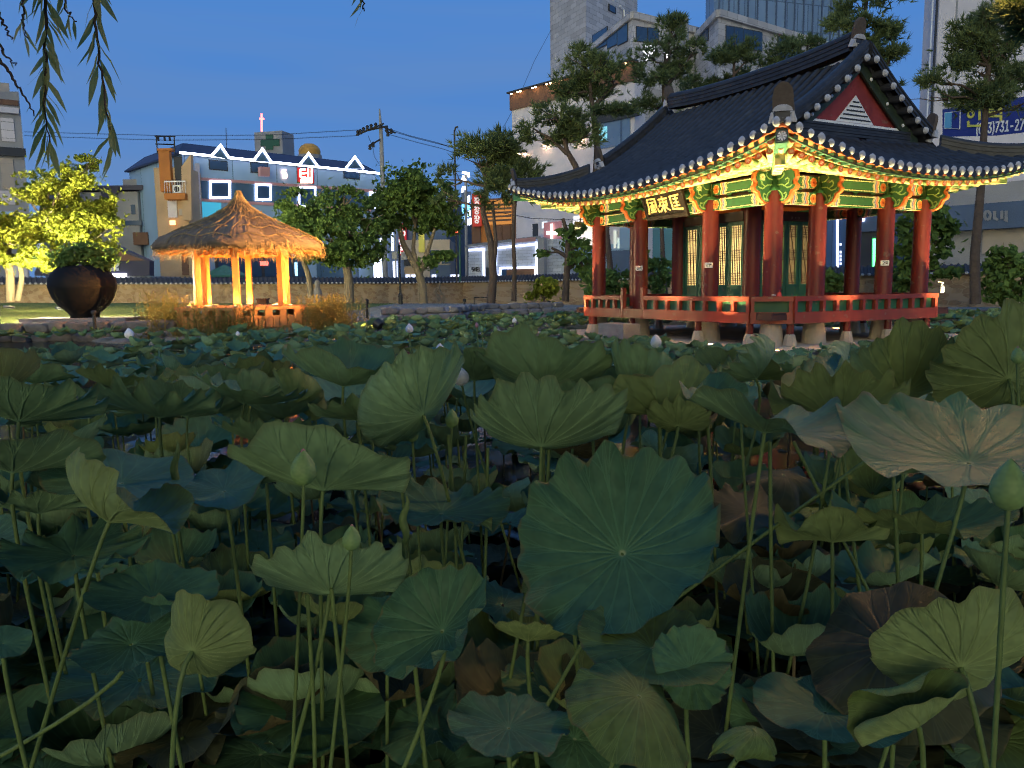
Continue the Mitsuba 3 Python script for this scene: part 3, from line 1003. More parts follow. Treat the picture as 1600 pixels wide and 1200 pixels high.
def ornament(p, d, s=1.0, white=True):
    """The upright end tile of a ridge with its white mortar below; d: outward direction."""
    d = unit(d * np.array([1, 1, 0]))
    side = np.cross(PZ, d)
    up = unit(PZ + d * 0.25)
    ax = np.array([side, up, -np.cross(up, side)]) * 1.0
    t = obj('ridge_end_tile', MB().extrude(Polygon(np.array(SHIELD.exterior.coords) * s), 0.09, p + d * .05, ax), 'shield_tile', roof)
    if white:
        m = MB()
        arc = [(0.19 * s * math.cos(a), 0.12 * s * math.sin(a)) for a in np.linspace(0, math.pi, 12)]
        m.extrude(Polygon(arc), 0.14, p + d * .10 + PZ * 0.0, ax)
        band = Polygon([(-.27 * s, -.23 * s), (-.22 * s, -.02), (-.17 * s, -.02), (-.17 * s, -.12 * s), (.17 * s, -.12 * s), (.17 * s, -.02), (.22 * s, -.02), (.27 * s, -.23 * s), (.14 * s, -.21 * s), (.06 * s, -.22 * s), (.035 * s, -.34 * s),
                        (-.035 * s, -.34 * s), (-.06 * s, -.22 * s), (-.14 * s, -.21 * s)])
        m.extrude(band, 0.12, p + d * .11, ax)
        obj('white_mortar', m, 'white_mortar', t)
        obj('round_tile', MB().tube([p + PZ * (-.06 * s) + d * .0, p + PZ * (-.06 * s) + d * .14], .15 * s, 12), 'roof_tile', t)


RL = 3.30
ls = np.linspace(-RL, RL, 25)
rt = roofz(0, 0) - 0.02 + 0.15 * (np.abs(ls) / RL) ** 2.2
ridge('main_ridge', W(ls, 0 * ls, rt), 0.34, 0.46, 7)
for s in (-1, 1):
    ornament(W(s * (RL + .02), 0, rt[0] + 0.26), PL * s, 0.85)
# descending ridges along the gable verges, then hip ridges to the corners
VL = 3.62
for sl in (-1, 1):
    for sr in (-1, 1):
        rr = np.linspace(0.06, 2.35, 12)
        ridge('descending_ridge', W(sl * VL, sr * rr, roofz(3.5, rr) + 0.0), 0.30, 0.36, 5)
        pe = W(sl * VL, sr * 2.36, float(roofz(3.5, 2.36)) + 0.20)
        ornament(pe, PR * sr + PL * sl * .15, 0.8)
        kk = np.linspace(1.80, 0.22, 9)
        l, r = sl * (EA - kk), sr * (EB - kk)
        ridge('hip_ridge', W(l, r, roofz(l, r) - .02), 0.28, 0.34, 5)
        ornament(W(sl * (EA - .20), sr * (EB - .20), float(roofz(EA - .2, EB - .2)) + .24), PL * sl + PR * sr, 0.95 if sl * sr > 0 and sl < 0 else .7)
    # gable wall: red boards, white triangle with grey lines, bargeboards, verge tiles
    GP = 3.36
    zb = float(endz(GP, 0)) - 0.05
    ztop = float(roofz(0, 0)) - 0.12
    ax = np.array([PR * (1 if sl < 0 else -1), PZ, -PL * 1.0 if sl > 0 else -PL])
    prof = [(r, float(roofz(0, abs(r))) - .10) for r in np.linspace(-2.6, 2.6, 27)]
    wallp = Polygon([(r, max(z, zb)) for r, z in prof] + [(2.6, zb), (-2.6, zb)]).buffer(0)
    gable = obj('gable', MB().extrude(wallp, 0.06, W(sl * GP, 0, 0), ax), 'gable_red', roof)
    tri = Polygon([(-.66, 3.76 + 1.6 - 1.6), (.66, 3.76), (0, 4.42)])
    off = 1.6
    tri = Polygon([(-.64, zb + .36), (.64, zb + .36), (0, zb + .98)])
    obj('white_panel', MB().extrude(tri, 0.05, W(sl * (GP + .03), 0, 0), ax), 'plaster_white', gable)
    lines = MB()
    for q in range(5):
        hh = zb + .43 + .10 * q
        half = .64 * (1 - (hh - zb - .36) / .62) - .05
        lines.extrude(Polygon([(-half, hh - .016), (half, hh - .016), (half, hh + .016), (-half, hh + .016)]), 0.02, W(sl * (GP + .06), 0, 0), ax)
    obj('grey_lines', lines, 'roof_tile', gable)
    obj('base_strip', MB().box(W(sl * (GP + .06), 0, zb + .30), (.10, 3.5, .07), AXP), 'plaster_white', gable)
    for q in range(4):
        obj('base_tile_course', MB().box(W(sl * (GP + .10 + .012 * (q % 2)), 0, zb + .04 + .065 * q), (.14, 3.7, .055), AXP), 'roof_tile', gable)
    for sr in (-1, 1):
        rr = np.linspace(0.0, 2.15, 12)
        zz = roofz(0, rr)
        mm = MB()
        mm.grid(np.array([W(sl * (GP + .16), sr * rr, zz - .06), W(sl * (GP + .16), sr * rr, zz - .36), W(sl * (GP + .10), sr * rr, zz - .36), W(sl * (GP + .10), sr * rr, zz - .06)]))
        bb = obj('bargeboard', mm, 'dark_green', gable)
        for q, rq in enumerate((0.35, 0.95, 1.55)):
            obj('white_stud', MB().lathe([(0, .03), (.035, .02), (.045, 0)], W(sl * (GP + .17), sr * rq, float(roofz(0, rq)) - .20), 8, np.array(frame(PL * sl))), 'plaster_white', bb)
        for q in range(7):
            rq = 0.16 + 0.31 * q
            zq = float(roofz(0, rq)) + .02
            a, b = W(sl * (GP + .0), sr * rq, zq), W(sl * (GP + .44), sr * rq, zq - .02)
            obj('verge_tile', MB().tube([a, b], .095, 10), 'roof_tile', gable, smooth=50)
            obj('verge_tile_end', MB().lathe([(0, .07), (.05, .06), (.08, .03), (.09, -.02)], b, 9, np.array(frame(PL * sl))), 'white_mortar', gable, smooth=50)

# ---- the room inside
def lattice_door(p, q, z0, z1, out, lit):
    """One door leaf between plan points p and q: green frame, lattice, glowing paper, lower panel."""
    d = unit(q - p)
    w = np.linalg.norm(q - p)
    ax = np.array([d, out, PZ])
    c = (p + q) / 2
    fw = 0.085
    t = obj('door', MB().box(p + d * fw / 2 + PZ * (z0 + z1) / 2, (fw, .06, z1 - z0), ax).box(q - d * fw / 2 + PZ * (z0 + z1) / 2, (fw, .06, z1 - z0), ax)
            .box(c + PZ * (z1 - .05), (w - 2 * fw, .06, .10), ax).box(c + PZ * (z0 + .05), (w - 2 * fw, .06, .10), ax).box(c + PZ * (z0 + .52), (w - 2 * fw, .06, .09), ax), 'green_paint', pav)
    obj('lower_panel', MB().box(c + PZ * (z0 + .29), (w - 2 * fw, .03, .38), ax), 'green_paint', t)
    zl, zh = z0 + .565, z1 - .10
    lw = w - 2 * fw
    m = MB()
    nb = 6
    for k in range(1, nb):
        m.box(c + d * (lw * (k / nb - .5)) + PZ * (zl + zh) / 2 + out * .008, (.018, .022, zh - zl), ax)
    H = zh - zl
    for frac in (0.03, .07, .11, .15, .19, .42, .46, .50, .54, .58, .81, .85, .89, .93, .97):
        m.box(c + PZ * (zl + H * frac) + out * .010, (lw, .020, .019), ax)
    obj('lattice', m, 'dark_wood', t)
    obj('paper', MB().box(c + PZ * (zl + zh) / 2 - out * .02, (lw, .006, zh - zl), ax), 'cream_paint', t, emitter=emit((1.0, 0.68, 0.24), lit, .3))


Z0, Z1 = FLOOR + .06, 3.20
for (l0, r0), (l1, r1), out in (((COLL[1], COLR[1]), (COLL[2], COLR[1]), -PR), ((COLL[1], COLR[1]), (COLL[1], COLR[2]), -PL)):
    a, b = W(l0, r0, 0), W(l1, r1, 0)
    d = unit(b - a)
    a, b = a + d * .26, b - d * .26
    n = 4 if abs(l0 - l1) > 1 else 4
    for k in range(n):
        lattice_door(a + (b - a) * (k / n) + d * .01, a + (b - a) * ((k + 1) / n) - d * .01, Z0, Z1, out, 2.1)
    obj('door_lintel', MB().bar(a + PZ * 3.33, b + PZ * 3.33, .14, .24), 'dark_wood', pav)
    obj('door_sill', MB().bar(a + PZ * (FLOOR + .03), b + PZ * (FLOOR + .03), .14, .06), 'dark_wood', pav)
    for e, s in ((a, 1), (b, -1)):
        obj('jamb', MB().box(e - d * s * .035 + PZ * 2.2, (.06, .10, 2.3), np.array([d, out, PZ])), 'green_paint', pav)
obj('rear_wall', MB().box(W(COLL[2], 0, 2.3), (.06, 2 * 1.185, 2.7), AXP), 'green_paint', pav)
obj('rear_wall', MB().box(W(0, COLR[2], 2.3), (2 * 1.41, .06, 2.7), AXP), 'green_paint', pav)
obj('ceiling', MB().box(W(0, 0, 4.05), (2 * HA - .3, 2 * HB - .3, .05), AXP), 'dark_wood', pav)
for l in COLL[1:3]:
    obj('cross_beam', MB().box(W(l, 0, 3.72), (.2, 2 * HB - .3, .3), AXP), 'orange_paint', pav)
for r in COLR[1:3]:
    obj('cross_beam', MB().box(W(0, r, 3.70), (2 * HA - .3, .2, .28), AXP), 'orange_paint', pav)
for l, r in ((2.5, -1.9), (1.9, -1.5), (-2.3, 1.8), (-2.2, .3), (0.2, -1.85)):
    obj('ceiling_lamp', MB().lathe([(0, 0), (.08, 0), (.08, .05), (0, .05)], W(l, r, 3.90), 12), 'lamp_lens', pav, emitter=emit((1, .9, .75), 5, .05))

# ---- what hangs on it and stands on it
def strokes(lines, w):
    return unary_union([LineString(l).buffer(w / 2, cap_style=2, join_style=2) for l in lines])


pq = thing('name_plaque', 'dark wooden name plaque with three gilt characters under the left eave', 'plaque')
tilt = unit(PZ * .93 - PR * .36)
pax = np.array([-PL, tilt, np.cross(-PL, tilt)])
pc = W(-.12, -HB - .40, 3.66)
pw, ph = 1.45, .56
obj('board', MB().extrude(Polygon([(-pw / 2, -ph / 2), (pw / 2, -ph / 2), (pw / 2, ph / 2), (-pw / 2, ph / 2)]), .05, pc, pax), 'plaque_black', pq)
fr = Polygon([(-pw / 2 - .1, -ph / 2 - .1), (pw / 2 + .1, -ph / 2 - .1), (pw / 2 + .1, ph / 2 + .1), (-pw / 2 - .1, ph / 2 + .1)]).difference(Polygon([(-pw / 2, -ph / 2), (pw / 2, -ph / 2), (pw / 2, ph / 2), (-pw / 2, ph / 2)]))
obj('frame', MB().extrude(fr, .07, pc + pax[2] * .02, pax), 'plaque_black', pq)
H1 = [[(-.16, .17), (-.16, -.05), (-.21, -.2)], [(-.16, .17), (.14, .17), (.15, -.05), (.22, -.18)], [(-.08, .08), (.08, .09)], [(-.06, .0), (.07, .01), (.07, -.1), (-.07, -.1), (-.06, .0)], [(0, .08), (0, -.14)], [(-.1, -.16), (.1, -.15)]]
H2 = [[(-.17, .13), (.17, .14)], [(0, .2), (0, -.2)], [(-.13, .06), (.12, .06), (.12, -.03), (-.12, -.03), (-.13, .06)], [(0, -.03), (-.18, -.18)], [(0, -.03), (.19, -.17)], [(-.2, -.04), (-.13, .0)]]
H3 = [[(-.18, .16), (.18, .18)], [(-.14, .16), (-.14, -.14), (.24, -.17)], [(-.05, .09), (.13, .10)], [(.04, .18), (.04, -.08)], [(-.06, .0), (.13, .01)], [(-.07, -.08), (.15, -.07)]]
for i, h in enumerate((H1, H2, H3)):
    obj('gilt_character', MB().extrude(strokes([[(x * 1.05 + (-.46 + .46 * i), y * 1.05) for x, y in l] for l in h], .045), .02, pc + pax[2] * .035, pax), 'gold_paint', pq)
for l, r, where in ((1.4108, -HB, 'second column from the left of the red pavilion'), (-1.4108, -HB, 'column left of the nearest corner column'), (-HA, 1.185, 'second column from the right of the red pavilion')):
    n = unit(EYE * [1, 1, 0] - W(l, r, 0))
    n = unit(n + (PR * -.25 if abs(r) > 2 else -PL * .1))
    s = np.cross(PZ, n)
    sg = thing('notice_plate', 'small white notice plate fixed to the ' + where, 'sign')
    c = W(l, r, 2.06 if l < 3 else 2.0) + n * .215
    obj('plate', MB().box(c, (.19, .012, .13), np.array([s, n, PZ])), 'white_plastic', sg)
    gl = [[[(-.055, .03), (-.015, .03), (-.015, -.0)], [(-.06, -.005), (-.01, -.005)], [(-.055, -.03), (-.015, -.03)]], [[(.015, .03), (.045, .03), (.045, .0), (.015, .0), (.015, .03)], [(.06, .035), (.06, -.035)], [(.015, -.02), (.05, -.02)]]]
    obj('lettering', MB().extrude(strokes(gl[0] + gl[1], .011), .004, c + n * .008, np.array([s, PZ, n])), 'black_metal', sg)
# ------------------------------------------------------------------ ground lamps of the pavilion
bsdf('gold_paint', two(pr((0.75, 0.55, 0.25), 0.45)))
bsdf('driftwood', two(pr(speck((0.30, 0.22, 0.14), .3, 8), .9)))
WARM = (1.0, 0.60, 0.20)


def ground_lamp(p, r, rgb, k, label, group=None, up=(0, 0, 1), w=1.0):
    t = thing('ground_lamp', label, 'lamp', group)
    ax = np.array(frame(up))
    obj('housing', MB().lathe([(r * 1.35, -.03), (r * 1.35, .035), (r * 1.02, .04), (r * 1.02, .02), (0, .02)], p, 16, ax), 'grey_metal', t)
    obj('lens', MB().lathe([(0, .032), (r, .030), (r, .022), (0, .021)][::-1], p, 14, ax), 'lamp_lens', t, emitter=emit(rgb, k, w))
    return t


spots = [(-2.67, -3.68), (-.65, -3.78), (3.45, -3.60), (-4.75, -3.85), (-4.68, -.9), (-4.62, 2.4), (4.6, 0.0), (0, 3.75)]
for k, (l, r) in enumerate(spots):
    p = W(l, r, PLAT)
    t = ground_lamp(p, 0.15, WARM, 45, 'round glowing floodlight set in the stone platform around the red pavilion', 'floodlights in the pavilion platform', w=.05)
    q = p + [0, 0, .06]
    scene['floodlight_beam_%d' % k] = {'type': 'spot', 'to_world': T().look_at(origin=q.tolist(), target=(q + PZ - .13 * (PC - p) / np.linalg.norm(PC - p)).tolist(), up=[1, 0, 0]), 'cutoff_angle': 46.0, 'beam_width': 20.0,
                                       'intensity': {'type': 'rgb', 'value': [210 * KL, 172 * KL, 72 * KL]}, 'sampling_weight': 2.2 if k < 6 else .5}

# the floodlight under the left corner of the eaves that lights the thatched roof
ef = thing('eave_floodlight', 'glaring floodlight fixed under the left end of the pavilion eaves', 'floodlight')
p = W(HA + .75, -HB - .30, 3.42)
aim = at(410, 345, 27.5)
dv = unit(aim - p)
obj('housing', MB().lathe([(0, -.14), (.10, -.13), (.14, .05), (.125, .05), (.12, 0), (0, -.02)], p, 14, np.array(frame(dv))), 'black_metal', ef)
obj('lens', MB().lathe([(0, .03), (.115, .02), (.115, 0.005), (0, 0)], p, 14, np.array(frame(dv))), 'lamp_lens', ef, emitter=emit((1.0, .62, .22), 60, .1))
obj('arm', MB().tube([p - dv * .1, p - dv * .1 + PZ * .45], .02, 6), 'black_metal', ef)
scene['eave_floodlight_beam'] = {'type': 'spot', 'to_world': T().look_at(origin=(p + dv * .08).tolist(), target=aim.tolist(), up=[0, 0, 1]), 'cutoff_angle': 20.0, 'beam_width': 13.0,
                                 'intensity': {'type': 'rgb', 'value': [2600 * KL, 1200 * KL, 290 * KL]}, 'sampling_weight': 1.5}

# stepping stone, fire extinguisher, bottle, boxes
ss = thing('stepping_stone', 'large grey cut stone step in front of the left entrance of the red pavilion', 'stone step')
obj('block', MB().box(W(.95, -HB - 1.05, PLAT + .19), (1.15, .55, .38), AXP), 'grey_stone', ss)
obj('shoe_box', MB().lathe([(.10, 0), (.16, .17), (.15, .17), (.09, .02)], W(.75, -HB + .05, FLOOR + .01), 10), 'white_plastic', None, label='small white bowl on the pavilion floor at the left entrance', cat='bowl')
fe = thing('fire_extinguisher', 'small red fire extinguisher standing on the floor by the nearest corner column', 'fire extinguisher')
c = W(-HA - .18, -HB + .02, FLOOR)
obj('tank', MB().lathe([(0, 0), (.075, .01), (.08, .04), (.08, .36), (.06, .43), (.025, .46), (.025, .5), (0, .5)], c, 14), 'red_plastic', fe, smooth=40)
obj('handle', MB().bar(c + [-.06, 0, .52], c + [.06, 0, .56], .03, .02), 'black_metal', fe)
obj('tag', MB().box(c + [-.13, -.03, .40], (.08, .008, .13), np.array(frame([0, 1, .2]))), 'white_plastic', fe)
bt = thing('bottle', 'small white pump bottle standing on the right end of the pavilion railing', 'bottle')
c = W(-HA - ov, HB + .12, RT)
obj('body', MB().lathe([(0, 0), (.045, 0), (.05, .02), (.05, .15), (.03, .19), (.016, .20), (.016, .24), (0, .24)], c, 12), 'white_plastic', bt, smooth=40)
obj('nozzle', MB().bar(c + [0, 0, .25], c + [-.12, 0, .29], .02, .02).bar(c + [0, 0, .23], c + [0.01, 0, .27], .03, .03), 'white_plastic', bt)

# ------------------------------------------------------------------ the thatched hut
HC = np.array([(382 - 800) / FOCAL * 28.0 * 1.0, 28.0, 0])
HC = at(382, 480, 28.0) * [1, 1, 0]
HM = px(28.0)


def hx(rad, k, z, off=10.7):
    a = math.radians(off + 60 * k)
    return HC + np.array([rad * math.sin(a), -rad * math.cos(a), z])


hut = thing('thatched_hut', 'open six sided hut with a thatched straw roof and glowing orange posts', 'hut')
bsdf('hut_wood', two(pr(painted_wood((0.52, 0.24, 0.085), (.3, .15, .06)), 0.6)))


def straw(p, n, uv):
    k = fbm(uv.x * 260, uv.y * 7, 0.5)
    b = fbm(p.x * 1.5, p.y * 1.5, p.z * 3)
    return mix((0.055, 0.045, 0.040), (0.19, 0.145, 0.10), k) * (0.6 + 0.8 * b)


bsdf('thatch', two(bump(pr(proc(straw), 0.95), lambda p, n, uv: fbm(uv.x * 260, uv.y * 7, 0.5), 0.06, 4e-3)))
foliage('straw_tuft', (0.22, 0.16, 0.09), (0.50, 0.38, 0.20))
D = 1.04
RD = 2.30
post_r = 1.58
for k in range(6):
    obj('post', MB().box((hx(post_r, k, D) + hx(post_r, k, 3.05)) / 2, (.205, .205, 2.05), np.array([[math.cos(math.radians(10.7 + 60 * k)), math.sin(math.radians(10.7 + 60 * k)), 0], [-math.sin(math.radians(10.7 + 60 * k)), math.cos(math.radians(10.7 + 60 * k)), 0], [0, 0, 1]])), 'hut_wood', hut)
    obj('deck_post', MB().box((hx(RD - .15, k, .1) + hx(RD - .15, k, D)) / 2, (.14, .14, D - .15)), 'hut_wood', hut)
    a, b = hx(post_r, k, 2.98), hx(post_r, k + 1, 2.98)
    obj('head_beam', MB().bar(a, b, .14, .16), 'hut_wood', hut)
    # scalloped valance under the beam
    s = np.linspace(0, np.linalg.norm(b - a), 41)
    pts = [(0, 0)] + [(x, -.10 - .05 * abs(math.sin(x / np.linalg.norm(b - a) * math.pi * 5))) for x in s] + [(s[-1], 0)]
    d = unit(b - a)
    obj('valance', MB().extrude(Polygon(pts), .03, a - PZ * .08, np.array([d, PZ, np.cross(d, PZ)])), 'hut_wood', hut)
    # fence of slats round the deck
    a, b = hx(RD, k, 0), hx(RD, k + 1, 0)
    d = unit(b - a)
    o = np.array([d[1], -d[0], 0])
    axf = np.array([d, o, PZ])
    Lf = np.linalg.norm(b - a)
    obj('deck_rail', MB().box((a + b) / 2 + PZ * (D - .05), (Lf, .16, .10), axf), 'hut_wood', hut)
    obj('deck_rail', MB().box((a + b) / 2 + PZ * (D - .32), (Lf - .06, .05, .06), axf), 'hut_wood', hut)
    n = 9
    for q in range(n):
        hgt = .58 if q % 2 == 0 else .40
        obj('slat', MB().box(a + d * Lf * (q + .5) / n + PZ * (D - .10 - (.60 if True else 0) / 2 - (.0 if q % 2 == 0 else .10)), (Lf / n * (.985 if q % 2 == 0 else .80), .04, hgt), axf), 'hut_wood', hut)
# deck boards
from shapely.geometry import box as sbox
hexa = Polygon([tuple((hx(RD - .02, k, 0) - HC)[:2]) for k in range(6)])
for q in range(20):
    x0 = -RD + 2 * RD * q / 20
    piece = hexa.intersection(sbox(x0 + .006, -3, x0 + 2 * RD / 20 - .006, 3))
    if piece.area > .01:
        obj('deck_board', MB().extrude(piece, .05, HC + PZ * (D - .035), np.eye(3)), 'hut_wood', hut)
obj('skirt_base', MB().lathe([(RD - .3, 0.0), (RD - .3, .5), (0, .5)], HC, 6), 'dark_wood', hut)
# roof: lumpy thatch cone with drooping eave
RE = 3.08
prof_fit = lambda pr_: [(r * .91, z + .16 * (5 - z) / 2.2) for r, z in pr_]
n_a = 97
prof = [(0.02, 4.98), (.10, 4.93), (.17, 4.70), (.45, 4.36), (1.0, 4.02), (1.7, 3.70), (2.35, 3.42), (2.8, 3.20), (3.02, 3.03), (3.10, 2.90), (3.06, 2.76), (2.85, 2.74), (2.4, 2.92), (1.8, 3.08), (1.0, 3.2), (.1, 3.3)]
prof = prof_fit(prof)
P, U = [], []
for i, (r, z) in enumerate(prof):
    row, ur = [], []
    for j in range(n_a):
        a = 2 * math.pi * j / (n_a - 1)
        hexk = 1 + 0.045 * math.cos(6 * (a - math.radians(10.7 + 30 - 90)) + math.pi)
        q = np.array([math.cos(a) * 3, math.sin(a) * 3, i * .7])
        lum = 1 + 0.07 * (meshkit.fbm(q, 3) - .5) * min(1, r)
        dz = 0.14 * (meshkit.fbm(q * 1.7 + 9, 3) - .5) * min(1, r) + (0.10 * math.sin(a * 47) * (meshkit.noise(q * 4) - .3) if 8 <= i <= 11 else 0)
        row.append(HC + [r * hexk * lum * math.cos(a), r * hexk * lum * math.sin(a), z + dz])
        ur.append((j / (n_a - 1), i / 15))
    P.append(row)
    U.append(ur)
obj('thatched_roof', MB().grid(np.array(P), np.array(U)), 'thatch', hut, smooth=True)
rng = np.random.default_rng(21)
tuft = MB()
for q in range(2600):
    a = rng.uniform(0, 2 * math.pi)
    if q < 1500:
        r, z, dr_, dz_ = rng.uniform(2.66, 2.84), rng.uniform(2.86, 3.18), .10, -.22
    else:
        s = rng.uniform(.05, 1)
        r, z = np.interp(s * 3.0, [x for x, _ in prof[:9]], [y for _, y in prof[:9]]) * 0 + s * 2.75, np.interp(s * 2.75, [x for x, _ in prof[:9]], [y for _, y in prof[:9]]) + .01
        dr_, dz_ = .20, -.09
    ca, sa = math.cos(a), math.sin(a)
    p = HC + np.array([r * ca, r * sa, z])
    t = np.array([-sa, ca, 0]) * .010
    e = p + np.array([ca * dr_, sa * dr_, dz_]) * rng.uniform(.6, 1.4) + rng.normal(0, .03, 3)
    tuft.add([p - t, p + t, e + t * .4, e - t * .4], [[0, 1, 2], [0, 2, 3]])
obj('loose_straw', tuft, 'straw_tuft', hut, kind='stuff')
rope = MB()
for k in range(30):
    a = 2 * math.pi * k / 30
    rope.tube([HC + [r * math.cos(a + .12 * math.sin(r * 2)), r * math.sin(a + .12 * math.sin(r * 2)), z + .06] for r, z in prof[1:10]], .013, 4)
for zi in (3.3, 3.6, 3.95, 4.2):
    r = np.interp(-zi, [-z for _, z in prof[:9]], [r for r, _ in prof[:9]])
    rope.tube([HC + [r * 1.0 * math.cos(a), r * 1.0 * math.sin(a), zi + .05 * math.sin(a * 15) + .06] for a in np.linspace(0, 2 * math.pi, 80)], .014, 4)
obj('binding_ropes', rope, 'straw_tuft', hut, kind='stuff')
raf = MB()
for k in range(24):
    a = 2 * math.pi * (k + .5) / 24
    obj('rafter', MB().tube([HC + [.9 * math.cos(a), .9 * math.sin(a), 3.28], HC + [2.66 * math.cos(a), 2.66 * math.sin(a), 2.86]], .045, 6), 'hut_wood', hut)
for k in range(6):
    p = hx(post_r - .32 if k in (2, 3, 4) else post_r - .30, k, D + .02)
    ground_lamp(p, .10, (1.0, .42, .08), 800, 'small orange uplight glowing at the foot of a post inside the thatched hut', 'uplights in the thatched hut')
    p2 = hx(post_r + .30, k, D + .02)
for k in (0, 5, 1):
    ground_lamp(hx(post_r + .33, k, D + .02), .06, (1.0, .46, .10), 1200, 'small orange uplight on the deck edge in front of a post of the thatched hut', 'uplights on the hut deck edge', w=.3)
fl_ = thing('garden_floodlight', 'added orange floodlight on a short stake, turned to the hut to brighten its right reeds', 'floodlight')  # unseen lamp added to brighten the reeds
p = at(590, 506, 24.6)
dv = unit(HC + [1.2, -1.0, 3.5] - p)
obj('lens', MB().lathe([(0, .03), (.14, .02), (.14, 0), (0, -.01)][::-1], p, 14, np.array(frame(dv))), 'lamp_lens', fl_, emitter=emit((1.0, .50, .12), 500, .4))
obj('housing', MB().lathe([(0, -.16), (.12, -.14), (.17, .06), (.15, .06), (.145, -.02), (0, -.02)], p, 14, np.array(frame(dv))), 'black_metal', fl_)
obj('stake', MB().tube([p - [0, 0, .05], p * [1, 1, 0]], .03, 6), 'black_metal', fl_)
bx = thing('box_seat', 'dark box standing behind the hut deck right of the front post', 'box')
c = at(411, 476, 31.5)
obj('body', MB().box(c, (.36, .4, .4)), 'dark_wood', bx)
obj('lid', MB().box(c + [0, 0, .22], (.42, .44, .05)), 'dark_wood', bx)
ch = thing('white_chair', 'white plastic chair standing behind the left post of the thatched hut', 'chair')
c = at(309, 477, 30.0) * [1, 1, 0] + PZ * 0.75
obj('seat', MB().box(c + PZ * .43, (.42, .42, .04)), 'white_plastic', ch)
obj('backrest', MB().box(c + [-.0, .19, .85], (.42, .03, .10)).box(c + [-.19, .19, .65], (.04, .03, .45)).box(c + [.19, .19, .65], (.04, .03, .45)), 'white_plastic', ch)
for sx in (-1, 1):
    for sy in (-1, 1):
        obj('leg', MB().box(c + [.19 * sx, .19 * sy, .20], (.035, .035, .42)), 'white_plastic', ch)

# reeds round the hut
def reeds(name, label, pts, mat='reed_blade', seed=1, h=(.8, 1.5)):
    rng = np.random.default_rng(seed)
    m = MB()
    for x, y, z0 in pts:
        H = rng.uniform(*h)
        lean = rng.normal(0, .10, 2)
        c = np.array([x, y, z0])
        tip = c + np.array([lean[0], lean[1], 1]) * H
        m.tube([c, (c + tip) / 2 + [0, 0, .02], tip], [.012, .009, .004], 3, cap=False)
        for q in range(7):
            s = rng.uniform(.15, 1)
            a = rng.uniform(0, 2 * math.pi)
            p = c + (tip - c) * s
            ln = rng.uniform(.14, .32) * (1.1 - .5 * s)
            d = np.array([math.cos(a), math.sin(a), rng.uniform(.2, 1.1)])
            t = np.array([-math.sin(a), math.cos(a), 0]) * .014
            m.add([p - t, p + t, p + d * ln * .6 + t, p + d * ln + [0, 0, -.1 * ln]], [[0, 1, 2], [0, 2, 3]])
    return obj(name, m, mat, kind='stuff', label=label, cat='reeds')


rng = np.random.default_rng(8)


def patch(u0, u1, y0, y1, n, z=.05, soft=4):
    out = []
    for _ in range(n):
        y = rng.uniform(y0, y1)
        u = rng.uniform(u0, u1) + rng.normal(0, soft)
        p = at(u, 520, y)
        out.append((p[0], y, z))
    return out


reeds('reeds', 'tall golden reeds lit from the side left of the thatched hut', patch(232, 296, 25.6, 28.6, 170, .2, 17), seed=2, h=(.45, 1.5))
reeds('reeds', 'thin golden reeds in front of the dark slatted deck of the hut', patch(296, 410, 25.0, 25.6, 130, .0), seed=3, h=(.7, 1.25))
reeds('reeds', 'dense golden reed clump at the right of the thatched hut', patch(490, 540, 25.8, 28.6, 380, .1, 16), seed=4, h=(.4, 1.35))
reeds('reeds', 'low reddish reeds along the waterline below the hut deck', patch(215, 480, 24.6, 25.1, 320, -.05), seed=5, h=(.2, .5))
m = MB()
v, f = blob(rng, HC + [0, -.2, -.05], [5.0, 3.9, .42], 4, .15)
obj('hut_mound', (v, f), 'packed_earth', smooth=True, kind='structure', label='low earth mound that the thatched hut stands on', cat='mound')

# ------------------------------------------------------------------ the giant jar with a shrub in it
JY = 27.6
jb = at(133, 497, JY)
js = px(JY)
jar = thing('giant_jar', 'giant round black jar planted with a dark shrub on the left bank', 'jar')
prof = [(0, 0), (20.5, 0), (21, 6), (27, 12), (36, 20), (43, 31), (47.5, 45), (48.5, 50), (47, 60), (42, 69), (36, 75), (31, 79), (28, 80), (25, 78), (0, 76)]
bsdf('jar_glaze', two(bump(pr(speck((0.007, 0.007, 0.009), 0.3, 3, 20), 0.7, specular=0.2), lambda p, n, uv: fbm(p.x * 4, p.y * 4, p.z * 14), .01)))
obj('body', MB().lathe([(r * js, z * js) for r, z in prof], jb, 48), 'jar_glaze', jar, smooth=50)
obj('jar_base_slab', MB().box(jb + [0, 0, -.06], (3.6, 1.7, .16)).box(jb + [.3, -.25, -.17], (4.6, 2.3, .14)), 'grey_stone', None, label='low grey slab under the giant black jar', cat='slab')

# ------------------------------------------------------------------ posts, ropes, statue, signs of the garden
def bollard_light(u, v0, v1, y, label):
    a, b = at(u, v1, y), at(u, v0, y)
    t = thing('bollard_lamp', label, 'bollard')
    h = b[2] - a[2]
    obj('shaft', MB().lathe([(.05, -.1), (.05, h * .72), (.0, h * .72)], a, 10), 'black_metal', t)
    obj('head', MB().lathe([(.045, h * .72), (.08, h * .78), (.085, h * .93), (.04, h), (0, h)], a, 10), 'black_metal', t)
    return t


